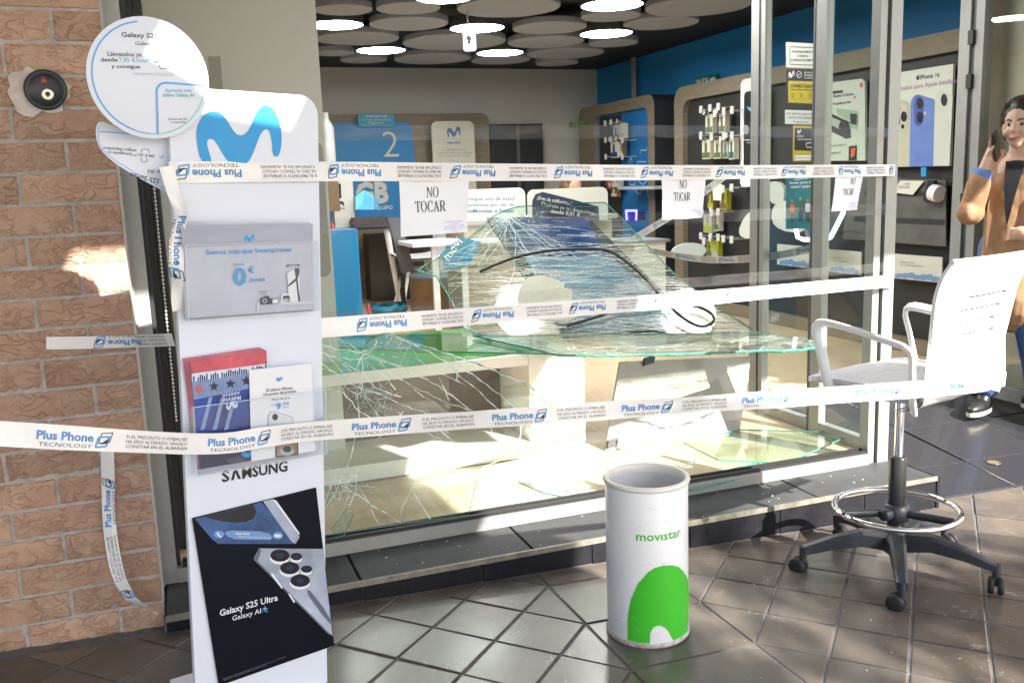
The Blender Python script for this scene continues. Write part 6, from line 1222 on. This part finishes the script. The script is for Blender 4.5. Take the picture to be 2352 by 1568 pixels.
mb = MB(); mb.box((a[0]+.32, 7.56, zf), (a[0]+.36, 7.575, a[1])); P(mb, 'leaf_edge', M('door_edge', (.10, .10, .095), .4), t)
# desk with console box, house lamp and leaflets
tb = thing('back_desk', 'desk with dark top and slim white legs at the back of the shop', 'desk', loc=(2.0, 6.9, zf))
zt_ = A(850, 521, y=6.6).z; mb = MB(); xa, xb = A(758, 520, y=6.6).x, A(935, 520, y=6.6).x; mb.box((xa, 6.55, zt_-.025), (xb+.4, 7.25, zt_)); P(mb, 'top', M('desk_dark', (.05, .05, .05), .4), tb)
for x in (A(893, 600, y=6.6).x, xb+.3): mb = MB(); mb.tube([(x, 6.62, zt_-.026), (x+.10, 6.62, zf)], [.035, .022], 10); P(mb, 'leg', whitepl, tb)
mb = MB(); mb.box((A(845, 560, y=7.3).x, 7.27, zf), (A(1000, 560, y=7.3).x, 7.55, .80)); t = thing('drawer_cabinet', 'dark drawer cabinet under the back desk', 'cabinet', loc=(2.3, 7.3, zf)); P(mb, 'body', M('cabinet_brown', (.075, .06, .048), .5), t)
for z_ in (.62, .36): mb = MB(); x = A(935, 560, y=7.25).x; mb.box((x-.02, 7.255, z_), (x+.16, 7.269, z_+.05)); P(mb, 'handle', alu, t)
FD_ = Frame((0, 6.62, 0), (1, 0, 0), (0, 0, 1)); 
def dbox(name, label, cat, u0, v0, u1, mat, dpt=.15): 
    a, b = FD_.px(u0, v0), FD_.px(u1, v0); t = thing(name, label, cat, loc=(a[0], 6.62, zt_)); mb = MB(); mb.box((a[0], 6.62, zt_+.001), (b[0], 6.62+dpt, a[1])); P(mb, 'body', mat, t); return t
t = dbox('console_box', 'white games console box standing on the back desk', 'box', 762, 400, 809, M('box_cream', (.60, .60, .54), .5))
mb = MB(); ppoly(mb, FD_, k12, [(268, 875), (296, 875), (302, 1025), (280, 1030)], 0, .003); ppoly(mb, FD_, k12, [(255, 1100), (262, 1070), (285, 1060), (320, 1060), (334, 1105), (322, 1108), (308, 1088), (282, 1088), (268, 1106)], 0, .003); ptext(mb, 'PS5', FD_, k12, 285, 1145, 340, 1143, 18, 0, .003, .02); P(mb, 'print', [ink], t)
hl = thing('house_lamp', 'layered house-shaped lamp glowing pale blue on the back desk', 'lamp', loc=(A(838, 500, y=6.5).x, 6.5, zt_)); FHo = Frame((0, 6.50, 0), (1, 0, 0), (0, 0, 1))
hs_ = [(455, 1145), (455, 1010), (545, 945), (635, 1000), (638, 1145)]; c_ = FHo.px(*k12(546, 1075)); q = [FHo.px(*k12(x, y)) for x, y in hs_]
for i in range(6):
    s1, s2 = 1-i*.165, 1-i*.165-.09; mb = MB(); pts = [(c_[0]+(x-c_[0])*s1, c_[1]+(y-c_[1])*s1) for x, y in q]; pin = [(c_[0]+(x-c_[0])*s2, c_[1]+(y-c_[1])*s2) for x, y in q]
    n = 5; fo = [FHo(x, y, -i*.012) for x, y in pts]; fi = [FHo(x, y, -i*.012) for x, y in pin]; mb.add(fo+fi, [(k, (k+1) % n, (k+1) % n+n, k+n)[::-1] for k in range(n)]); ba = [p+V((0, .02, 0)) for p in fo]; mb.add(fo+ba, [(k, (k+1) % n, (k+1) % n+n, k+n) for k in range(n)]); P(mb, 'house_layer', M('house_glow', (.12, .42, .72), .4, emit=.3), hl)
mb = MB(); mb.prism([FHo(*FHo.px(*k12(x, y)), -.08) for x, y in ((455, 1145), (640, 1145), (710, 1150), (712, 1050), (640, 1005), (545, 945), (455, 1010))], (0, .02, 0)); P(mb, 'back_plate', M('house_back', (.10, .30, .45), .5), hl)
mb = MB(); a, b = A(810, 494, y=6.45), A(895, 515, y=6.45)
bkm = M('leaflet_dark', (.06, .05, .055), .5, var=.4, vscale=30)
for i in range(6): mb.box((a.x+random.uniform(-.01, .01), 6.42, zt_+.002+i*.017), (b.x+random.uniform(-.02, .01), 6.62-.002, zt_+.002+i*.017+.0155))
tag(mb.build('brochure_pile', bkm), 'pile of dark brochures under the house lamp', 'brochures')
# blue pedestal
c_ = A(803, 858, z=zf); hb = A(800, 528, y=c_.y).z; wB = abs(A(843, 700, y=c_.y).x-A(756, 700, y=c_.y).x)
mb = MB(); p = rrect(c_.x-wB/2, c_.y, c_.x+wB/2, c_.y+.3, .06); mb.prism([V((x, y, hb)) for x, y in p], (0, 0, zf-hb)); tag(mb.build('blue_pedestal', M('pedestal_blue', (.01, .20, .44), .35)), 'tall glossy blue pedestal behind the beige partition', 'pedestal')
# grey wall plate on the partition
FPt = Frame((0, YP, 0), (1, 0, 0), (0, 0, 1)); 
mb = MB(); a, b = FPt.px(700, 460), FPt.px(757, 635); slab(mb, FPt, rrect(a[0]-.2, b[1], xr-.012, a[1]+.25, .035), .008, 0, .008); tag(mb.build('wall_plate', M('plate_grey', (.30, .30, .29), .5)), 'grey rounded plate screwed to the beige partition', 'plate')
# brown drum, white side table, stool, pole, bag bin
c_ = A(1056, 748, z=zf); c_.y = max(c_.y, 4.6); hd_ = A(1056, 628, y=c_.y+.2).z; wD = abs(A(1140, 700, y=c_.y).x-A(970, 700, y=c_.y).x)/2
dr = thing('drum_table', 'brown cylindrical drum table with dark rim bands', 'table', loc=(c_.x, c_.y+wD, zf)); mb = MB(); mb.lathe((0, 0, 0), [(wD, .03), (wD, hd_-zf-.03)], 40); mb.build('drum', M('drum_brown', (.20, .12, .055), .5, var=.1, vscale=3), dr)
mb = MB(); mb.lathe((0, 0, 0), [(wD+.004, 0), (wD+.004, .03)], 40); mb.lathe((0, 0, 0), [(wD+.004, hd_-zf-.03), (wD+.004, hd_-zf), (0, hd_-zf)], 40); mb.build('rim_band', M('drum_rim', (.10, .13, .15), .4), dr)
st_ = thing('side_table', 'white side table with two slim legs in front of the brown drum', 'table', loc=(c_.x, 4.2, zf)); yT = 4.15
zt2 = A(1000, 556, y=yT).z; mb = MB(); xa, xb = A(944, 556, y=yT).x, A(1150, 556, y=yT).x; mb.box((xa, yT-.05, zt2-.03), (xb, yT+.5, zt2)); P(mb, 'top', whitepl, st_)
for u in (1005, 1071): mb = MB(); x = A(u, 690, y=yT).x; mb.box((x-.025, yT, zf), (x+.025, yT+.03, zt2-.031)); P(mb, 'leg', whitepl, st_)
mb = MB(); fr = Frame((0, yT-.1, 0), (1, 0, 0), (0, 0, 1)); pslab(mb, fr, kD, [(1010, 585), (1060, 545), (1105, 555), (1080, 610), (1030, 620)], .004, 0, 0); t = thing('blue_flyer', 'blue flyer with white lettering seen through the cracked glass', 'flyer', loc=fr(*fr.px(1050, 590))); P(mb, 'paper', M('flyer_blue', (.03, .25, .45), .5), t)
mb = MB(); a = fr.px(1030, 600); text(mb, 'movi', fr, a[0], a[1], .07, 0, 'l', .02, None, .003, rad(50)); P(mb, 'lettering', [phw], t)
ws = thing('white_chair', 'white shell chair with splayed legs near the back desk', 'chair', loc=(A(960, 600, y=6.4).x, 6.4, zf)); wz = A(930, 592, y=6.4).z-zf
mb = MB(); mb.grid(lambda a, b: V(((a-.5)*.5, (b-.5)*.46, wz+.03*(abs(a-.5)*2)**3+.02*b*b)), 10, 10); mb.grid(lambda a, b: V(((.5-a)*.5, (b-.5)*.46, wz-.02+.03*(abs(a-.5)*2)**3+.02*b*b)), 10, 10); mb.build('seat', whitepl, ws)
mb = MB(); mb.grid(lambda a, b: V((.20+.08*b, (a-.5)*.5, wz+.02+b*.36-.04*abs(a-.5))), 10, 8); mb.build('backrest', whitepl, ws)
for sx in (-1, 1):
    for sy in (-1, 1): mb = MB(); mb.tube([(sx*.1, sy*.08, wz-.02), (sx*.24, sy*.2, .0)], [.022, .014], 8); mb.build('leg', M('chair_leg_cream', (.62, .60, .50), .5), ws)
p0 = A(931, 738, z=zf); mb = MB(); mb.tube([A(917, 545, y=p0.y), p0], .02, 8); tag(mb.build('black_pole', blackp), 'thin black floor pole in front of the white chair', 'pole')
mb = MB(); fr = Frame((0, 4.6, 0), (1, 0, 0), (0, 0, 1)); pslab(mb, fr, kD, [(890, 500), (918, 500), (953, 622), (925, 628)], .05); tag(mb.build('slanted_post', M('post_grey', (.09, .09, .10), .45)), 'slanted dark grey sign post beside the brown drum', 'post')
c_ = A(893, 742, z=zf); bgb = thing('bag_bin', 'waste bin lined with a crumpled blue plastic bag', 'waste bin', loc=c_); wG = abs(A(935, 715, y=c_.y).x-A(850, 715, y=c_.y).x)/2
hG = A(893, 700, y=c_.y).z-zf; mb = MB(); mb.lathe((0, 0, 0), [(wG*.8, 0), (wG*.92, hG*.8)], 24); mb.build('body', M('bin_dark', (.05, .05, .055), .5), bgb)
mb = MB(); mb.grid(lambda a, b: V((math.cos(a*6.283)*wG*(1.02-.2*abs(b-.5))*(1+.12*mnoise.noise(V((math.cos(a*6.28)*3, math.sin(a*6.28)*3, b*4)))), math.sin(a*6.283)*wG*(1.02-.2*abs(b-.5)), hG*(.55+.5*b)+.03*mnoise.noise(V((math.cos(a*6.28)*2, math.sin(a*6.28)*2, 7))))), 40, 10); mb.build('bag', M('bag_blue', (.01, .22, .34), .35, bump=.6, bscale=14), bgb)
mb = MB(); mb.tube([A(846, 700, y=5.5), A(851, 735, y=5.4)], .018, 8); mb.tube([A(762, 515, y=5.5), A(770, 540, y=5.4)], .018, 8); tag(mb.build('red_handle', M('red_plastic', (.45, .02, .03), .4)), 'red broom handle leaning behind the blue pedestal', 'broom')
mb = MB(); a = A(752, 345, y=6.4); mb.lathe((0, 0, 0), [(0, 0), (.07, 0), (.075, .02), (.075, .36), (.03, .44), (.03, .5), (0, .5)], 16); o = mb.build('bottle', M('bottle_grey', (.5, .52, .50), .3), loc=A(755, 380, y=6.3)); tag(o, 'pale spray bottle standing by the edge of the blue sign', 'bottle')
mb = MB(); a = A(756, 415, y=6.3); mb.box((a.x-.09, 6.3, a.z-.3), (a.x+.09, 6.45, a.z+.12)); mb.box((a.x-.09, 6.298, a.z+.125), (a.x+.03, 6.4, a.z+.22), 1); tag(mb.build('cardboard_stack', [pbr, green]), 'brown cardboard box with a green label under the spray bottle', 'box')
# counter signs in mid shop
def csign(label, y, u0, v0, u1, v1, band=None):
    fr = Frame((0, y, 0), (1, 0, 0), (0, 0, 1)); a, b = fr.px(u0, v0), fr.px(u1, v1); t = thing('counter_sign', label, 'sign', loc=fr(a[0], b[1])); mb = MB(); slab(mb, fr, rrect(a[0], b[1], b[0], a[1], (.06, .06, .004, .004)), .02); P(mb, 'board', M('sign_offwhite', (.62, .63, .58), .5), t); return t, fr
t, fr = csign('white counter sign with blue lettering behind the largest paper sheet', 4.4, 1058, 436, 1208, 500)
mb = MB()
for s_, x0, x1, y in (('Consigue uno de estos', 1120, 1495, 1398), ('dispositivos por ser de', 1125, 1493, 1440), ('miMovistar o Fusión', 1165, 1488, 1483)): ptext(mb, s_, fr, kc(1200, 0, 1.7423), x0, y, x1, y-3, 26, 0, .003, .0 if y < 1450 else .02)
P(mb, 'lettering', [M('sign_blue_text', (.03, .20, .36), .5)], t)
t, fr = csign('white counter sign with a navy banner before the rear woman', 4.2, 1212, 436, 1397, 505)
k12b = kc(1200, 0, 1.7423); mb = MB(); ppoly(mb, fr, k12b, [(1618, 1400), (1640, 1355), (1690, 1338), (1900, 1390), (2080, 1440), (2085, 1540), (1618, 1540)], 0, .003); P(mb, 'navy_banner', M('banner_navy', (.015, .03, .075), .45), t)
mb = MB()
for s_, x0, y0, x1, y1, bo in (('¿Eres de miMovistar?', 1650, 1388, 1890, 1432, .01), ('Disfruta ya tu dispositivo', 1680, 1432, 2050, 1498, .0), ('desde 0,01 €', 1745, 1482, 1950, 1512, .02)): ptext(mb, s_, fr, k12b, x0, y0, x1, y1, 26, 0, .005, bo)
P(mb, 'lettering', [MATS['sign_white']], t)
mb = MB(); yT = 4.25; za_ = A(1200, 500, y=yT).z; mb.box((A(1050, 500, y=yT).x, yT, za_-.04), (A(1420, 500, y=yT).x, yT+.6, za_-.005)); t = thing('shop_counter', 'shop counter carrying the two rounded signs', 'counter', loc=(2.7, 4.4, zf)); P(mb, 'top', M('counter_top', (.45, .45, .42), .4), t)
mb = MB(); mb.box((A(1070, 560, y=yT).x, yT+.03, zf), (A(1410, 560, y=yT).x, yT+.57, za_-.041)); P(mb, 'body', M('counter_body', (.42, .36, .28), .5), t)
# white pedestal with round tag and card in front of the unit
mb = MB(); a = A(1440, 555, y=3.1); b = A(1540, 560, y=3.1); mb.box((a.x, 3.1, a.z-.02), (b.x, 3.6, a.z)); mb.box((a.x+.07, 3.12, zf), (b.x-.03, 3.55, a.z-.021), 1); tag(mb.build('white_plinth', [M('plinth_top', (.22, .24, .24), .4), M('plinth_white', (.62, .62, .56), .5)]), 'white plinth with a grey top behind the edge of the fallen glass', 'plinth')
fr = Frame((0, 2.4, 0), (1, 0, 0), (0, 0, 1)); mb = MB(); a = fr.px(1583, 577); ppx = abs(fr.px(1623, 577)[0]-fr.px(1543, 577)[0])/2; slab(mb, fr, circ(a[0], a[1], ppx, 24, ppx*.42), .01); o = tag(mb.build('round_card', M('card_pale', (.45, .52, .50), .5)), 'round pale card standing beyond the fallen glass', 'card')

# ------------------------------------------------------------------ people
def remeshed(name, parts, voxel, mat, parent=None, smooth=6, fold=0.0):
    mb = MB()
    for p in parts:
        if p[0] == 'e':                              # ellipsoid: centre, radii, rotation
            _, c, r_, R = p; c = V(c); n, k = 20, 12
            vs_ = [c+(R@V((r_[0]*math.sin(math.pi*j/k)*math.cos(2*math.pi*i/n), r_[1]*math.sin(math.pi*j/k)*math.sin(2*math.pi*i/n), r_[2]*math.cos(math.pi*j/k))) if R else V((r_[0]*math.sin(math.pi*j/k)*math.cos(2*math.pi*i/n), r_[1]*math.sin(math.pi*j/k)*math.sin(2*math.pi*i/n), r_[2]*math.cos(math.pi*j/k)))) for j in range(k+1) for i in range(n)]
            mb.add(vs_, [(j*n+i, (j+1)*n+i, (j+1)*n+(i+1) % n, j*n+(i+1) % n) for j in range(k) for i in range(n)], 0, True)
        else:                                        # tapered limb with round ends
            _, path, rs = p; mb.tube(path, rs, 16)
            for q, r_ in ((path[0], rs[0]), (path[-1], rs[-1])): mb.lathe(q, [(r_*math.sin(math.pi*j/8), -r_*math.cos(math.pi*j/8)) for j in range(9)], 14)
    o = mb.build(name, mat, parent); m1 = o.modifiers.new('r', 'REMESH'); m1.mode = 'VOXEL'; m1.voxel_size = voxel; m2 = o.modifiers.new('s', 'SMOOTH'); m2.iterations = smooth; m2.factor = .5
    dg = bpy.context.evaluated_depsgraph_get(); me = bpy.data.meshes.new_from_object(o.evaluated_get(dg)); o.modifiers.clear(); old = o.data; o.data = me; bpy.data.meshes.remove(old)
    if fold:
        nr_ = [v_.normal.copy() for v_ in me.vertices]
        for v_, n_ in zip(me.vertices, nr_):
            c_ = v_.co.copy(); q_ = mnoise.noise(V((c_.x*11, c_.y*11, c_.z*3.2)))+.6*abs(mnoise.noise(V((c_.x*22+3, c_.y*22, c_.z*9)))); v_.co = c_+n_*q_*fold
    me.materials.clear(); me.materials.append(mat); me.polygons.foreach_set('use_smooth', [True]*len(me.polygons)); return o
skin = M('skin', (.58, .37, .28), .5, var=.06, vscale=12); hairm = M('dark_hair', (.022, .014, .010), .45, var=.4, vscale=40, stretch=(1, 1, 4)); coat = M('camel_coat', (.38, .215, .12), .85, var=.10, vscale=30, bump=.2, bscale=220); jean = M('blue_jeans', (.07, .13, .30), .8, var=.15, vscale=40); shoe = M('black_shoe', (.02, .02, .022), .4)
hx, hy = 4.07, .70
# local frame: +y is where she looks, built upright and then turned
fa = math.atan2(-.40, -.92); wo = thing('person', 'woman in a camel coat holding a phone to her ear in the doorway', 'person', loc=(hx, hy, .02), rz=fa-math.pi/2)
HZ = 1.475
HP = [('e', (0, -.012, HZ+.035), (.073, .092, .088), None), ('e', (0, .018, HZ-.03), (.058, .066, .078), None), ('e', (0, .042, HZ-.088), (.030, .030, .026), None), ('e', (0, .090, HZ-.022), (.013, .018, .016), None), ('t', [(0, .078, HZ+.02), (0, .092, HZ-.018)], [.008, .010]),
      ('e', (.036, .060, HZ-.035), (.026, .022, .024), None), ('e', (-.036, .060, HZ-.035), (.026, .022, .024), None), ('e', (0, .076, HZ-.060), (.024, .012, .009), None), ('e', (.074, -.005, HZ-.012), (.010, .018, .030), None), ('e', (-.074, -.005, HZ-.012), (.010, .018, .030), None),
      ('t', [(0, -.03, HZ-.06), (0, -.045, HZ-.18)], [.052, .062]),
      ('e', (0, -.05, 1.20), (.17, .10, .16), None), ('e', (0, -.05, 1.0), (.14, .10, .18), None), ('e', (0, -.06, .86), (.16, .12, .14), None), ('t', [(-.15, -.055, 1.22), (.15, -.055, 1.22)], [.05, .05])]
# legs, mid stride
HP += [('t', [(.085, -.06, .84), (.09, .06, .47), (.09, .02, .10)], [.085, .060, .042]), ('t', [(-.085, -.06, .84), (-.10, -.02, .47), (-.11, -.16, .12)], [.085, .060, .042])]
# right arm (picture left) raised with the phone, other arm bent across
el = V((.175, .12, 1.06)); wr = V((.120, .118, 1.272))
HP += [('t', [(.130, -.05, 1.215), (.165, .02, 1.13), el], [.048, .044, .038]), ('t', [el, el.lerp(wr, .5), wr], [.041, .035, .025])]
hc = V((.097, .092, 1.352)); HP += [('e', hc, (.016, .036, .046), Matrix.Rotation(rad(-15), 3, 'X')), ('t', [wr, hc], [.024, .026])]
for k in range(4):      # fingers curl round the phone's back
    b_ = hc+V((-.002, .030-.019*k, .034-.003*k)); HP.append(('t', [b_, b_+V((-.004, .004, .026-.003*abs(k-1))), b_+V((-.020, .006, .044-.005*k))], [.0088, .008, .0068]))
HP.append(('t', [hc+V((0, .034, -.012)), hc+V((-.012, .050, .004)), hc+V((-.026, .050, .026))], [.010, .009, .0075]))
lel = V((-.26, .0, .99)); lwr = V((-.14, .19, .95)); HP += [('t', [(-.155, -.05, 1.215), (-.23, -.03, 1.12), lel], [.048, .044, .040]), ('t', [lel, lwr], [.04, .027]), ('e', lwr+V((.035, .03, 0)), (.042, .022, .035), None)]
for k in range(4): b_ = lwr+V((.06, .03, .022-.016*k)); HP.append(('t', [b_, b_+V((.025, .004, -.004)), b_+V((.04, -.014, -.008))], [.0085, .008, .007]))
bodym = remeshed('body', HP, .0058, skin, wo, 5)
# coat, trousers and shoes are worn over the body
CP = [('e', (0, -.05, 1.17), (.172, .118, .14), None), ('e', (0, -.05, 1.05), (.165, .135, .22), None), ('t', [(-.125, -.055, 1.232), (0, -.06, 1.252), (.118, -.055, 1.232)], [.060, .066, .060]), ('t', [(0, -.05, 1.0), (0, -.05, .80), (0, -.04, .60)], [.150, .165, .185]),
      ('t', [(.130, -.05, 1.22), (.165, .02, 1.13), el+V((.006, -.01, -.014)), el.lerp(wr, .70)], [.062, .058, .060, .051]), ('t', [(-.155, -.05, 1.22), (-.235, -.03, 1.12), lel, lel.lerp(lwr, .75)], [.068, .066, .072, .056])]
CP += [('e', el+V((.006, -.01, -.014)), (.067, .067, .066), None), ('e', lel, (.068, .068, .066), None)]
ct = remeshed('coat', CP, .008, coat, wo, 6, .012)
mb = MB()
for sx in (-1, 1):      # lapels and collar
    mb.grid(lambda a, b, sx=sx: V((sx*(.02+.075*a*(1-.3*b)+.05*b), .088+.02*a*(1-b)-.10*b*b, .86+.50*b)), 5, 14); mb.grid(lambda a, b, sx=sx: V((sx*(.02+.075*a*(1-.3*b)+.05*b), .080+.02*a*(1-b)-.10*b*b, .86+.50*b)), 5, 14)
mb.build('lapel', coat, wo)
mb = MB(); mb.grid(lambda a, b: V(((a-.5)*.095*b**.8, .112-.082*b*b, .98+.32*b)), 8, 10); mb.tube([(.060*math.cos(t*.2618), -.045+.066*math.sin(t*.2618), 1.292) for t in range(25)], .013, 8); mb.build('dark_top', M('dark_shirt', (.018, .019, .026), .7), wo)
for z_ in (.93, .78): mb = MB(); mb.lathe((-.075, .155, z_), [(0, .008), (.014, .008), (.016, .003), (.016, -.01)], 16, 0, (-.2, 1, 0)); mb.build('button', M('button_dark', (.05, .04, .035), .4), wo)
mb = MB(); t_ = (wr-el).normalized(); mb.lathe(el.lerp(wr, .72), [(.046, 0), (.046, .045), (.032, .055)], 18, 0, t_); mb.build('shirt_cuff', M('cuff_blue', (.10, .19, .50), .7), wo)
remeshed('jeans', [('t', [(.085, -.06, .86), (.09, .06, .47), (.09, .02, .12)], [.10, .078, .066]), ('t', [(-.085, -.06, .86), (-.10, -.02, .47), (-.11, -.16, .14)], [.10, .078, .066])], .010, jean, wo, 5, .008)
for sx, yo, zo in ((.09, .04, -.02), (-.11, -.16, .02)):
    sh = remeshed('shoe', [('e', (sx, yo+.075, zo+.045), (.045, .115, .036), None), ('e', (sx, yo-.01, zo+.065), (.042, .06, .055), None)], .007, shoe, wo, 4); mb = MB(); mb.grid(lambda a, b: V((sx+math.cos(a*6.283)*.047, yo+.055+math.sin(a*6.283)*.135, zo+.012+.022*b)), 28, 2); mb.build('sole', M('sole_white', (.7, .68, .62), .6), sh)
# hair, eyes, brows, mouth
remeshed('hair', [('e', (0, -.036, HZ+.056), (.089, .106, .099), None), ('t', [(.05, .05, HZ+.105), (.078, .01, HZ+.06), (.082, -.02, HZ+.01)], [.012, .014, .016]), ('t', [(-.05, .05, HZ+.105), (-.078, .01, HZ+.06), (-.082, -.02, HZ+.01)], [.012, .014, .016]), ('e', (0, -.135, HZ+.05), (.05, .045, .05), None), ('t', [(.072, -.03, HZ+.02), (.070, -.05, HZ-.05)], [.018, .02]), ('t', [(-.072, -.03, HZ+.02), (-.070, -.05, HZ-.05)], [.018, .02])], .005, hairm, wo, 2, .004)
mb = MB()
for sx in (-1, 1): mb.lathe((sx*.031, .0695, HZ+.004), [(.0, .0075), (.005, .006), (.0075, .002), (.008, 0)], 14, 0, (sx*.25, 1, 0))
mb.build('eye', M('eye_dark', (.02, .014, .012), .2), wo)
mb = MB()
for sx in (-1, 1): mb.tube([(sx*.014, .0845, HZ+.022), (sx*.032, .078, HZ+.030), (sx*.050, .062, HZ+.024)], [.003, .0036, .0018], 6)
mb.build('eyebrow', hairm, wo)
mb = MB(); mb.tube([(-.027, .074, HZ-.057), (-.012, .0855, HZ-.0625), (.0, .088, HZ-.0635), (.012, .0855, HZ-.0625), (.027, .074, HZ-.057)], [.002, .0052, .006, .0052, .002], 8); mb.build('mouth', M('lips', (.42, .11, .10), .45), wo)
pf = wo.matrix_basis; ph = thing('mobile_phone', 'black mobile phone held to the ear by the woman in the doorway', 'phone', loc=pf@(hc+V((-.024, .012, .025))), rz=wo.rotation_euler.z)
R_ = Matrix.Rotation(rad(-28), 3, 'X'); mb = MB(); slab(mb, Frame((0, 0, 0), R_@V((0, 1, 0)), R_@V((0, 0, 1))), rrect(-.036, -.075, .036, .075, .012), .009, 0, .0045); mb.build('body', blackp, ph)
mb = MB(); mb.lathe(R_@V((-.006, .015, .05)), [(0, .003), (.009, .003), (.01, 0)], 14, 0, (-1, 0, 0)); mb.lathe(R_@V((-.006, .015, .03)), [(0, .003), (.009, .003), (.01, 0)], 14, 0, (-1, 0, 0)); mb.build('camera_lens', phd, ph)
# second woman seated behind the counter signs
c_ = A(1316, 428, y=5.2); p2 = thing('person', 'woman with tied brown hair mostly hidden behind the counter sign', 'person', loc=(c_.x, 5.2, zf), rz=rad(200)); z2 = c_.z-zf
remeshed('body', [('e', (0, .0, z2+.01), (.075, .09, .105), None), ('e', (0, .085, z2-.02), (.014, .02, .02), None), ('t', [(0, -.02, z2-.06), (0, -.03, z2-.2)], [.05, .06]), ('e', (0, -.03, z2-.36), (.19, .12, .22), None), ('t', [(-.18, -.03, z2-.24), (-.24, .05, z2-.5), (-.12, .2, z2-.55)], [.06, .05, .035]), ('t', [(.18, -.03, z2-.24), (.24, .05, z2-.5), (.12, .2, z2-.55)], [.06, .05, .035]), ('t', [(-.09, 0, z2-.62), (-.1, .35, z2-.64), (-.1, .36, .06)], [.08, .065, .04]), ('t', [(.09, 0, z2-.62), (.1, .35, z2-.64), (.1, .36, .06)], [.08, .065, .04]), ('e', (0, -.03, z2-.58), (.17, .14, .12), None)], .012, M('skin_shade', (.5, .30, .2), .55), p2, 4)
remeshed('hair', [('e', (0, -.025, z2+.045), (.088, .095, .095), None), ('e', (0, -.12, z2+.0), (.05, .05, .07), None), ('e', (.07, -.03, z2-.02), (.03, .05, .08), None)], .008, M('brown_hair', (.11, .065, .03), .5, var=.5, vscale=40), p2, 3)
remeshed('shirt', [('e', (0, -.03, z2-.38), (.205, .14, .22), None), ('e', (0, -.03, z2-.56), (.185, .15, .12), None)], .014, M('shirt_black', (.03, .03, .035), .7), p2, 4)
# floor stop in the entrance
c_ = A(2283, 1029, z=.0); t = thing('floor_stop', 'round brass floor plate set in the black entrance stone', 'floor plate', loc=(c_.x, c_.y, zt(c_.x, c_.y)+.001)); mb = MB(); mb.lathe((0, 0, 0), [(.034, 0), (.034, .004), (.026, .005)], 24); mb.build('ring', M('ring_dark', (.05, .05, .05), .4), t); mb = MB(); mb.lathe((0, 0, 0), [(.026, .0045), (.018, .005), (0, .0045)], 24); mb.build('plate', M('brass', (.55, .42, .18), .35, .7), t)
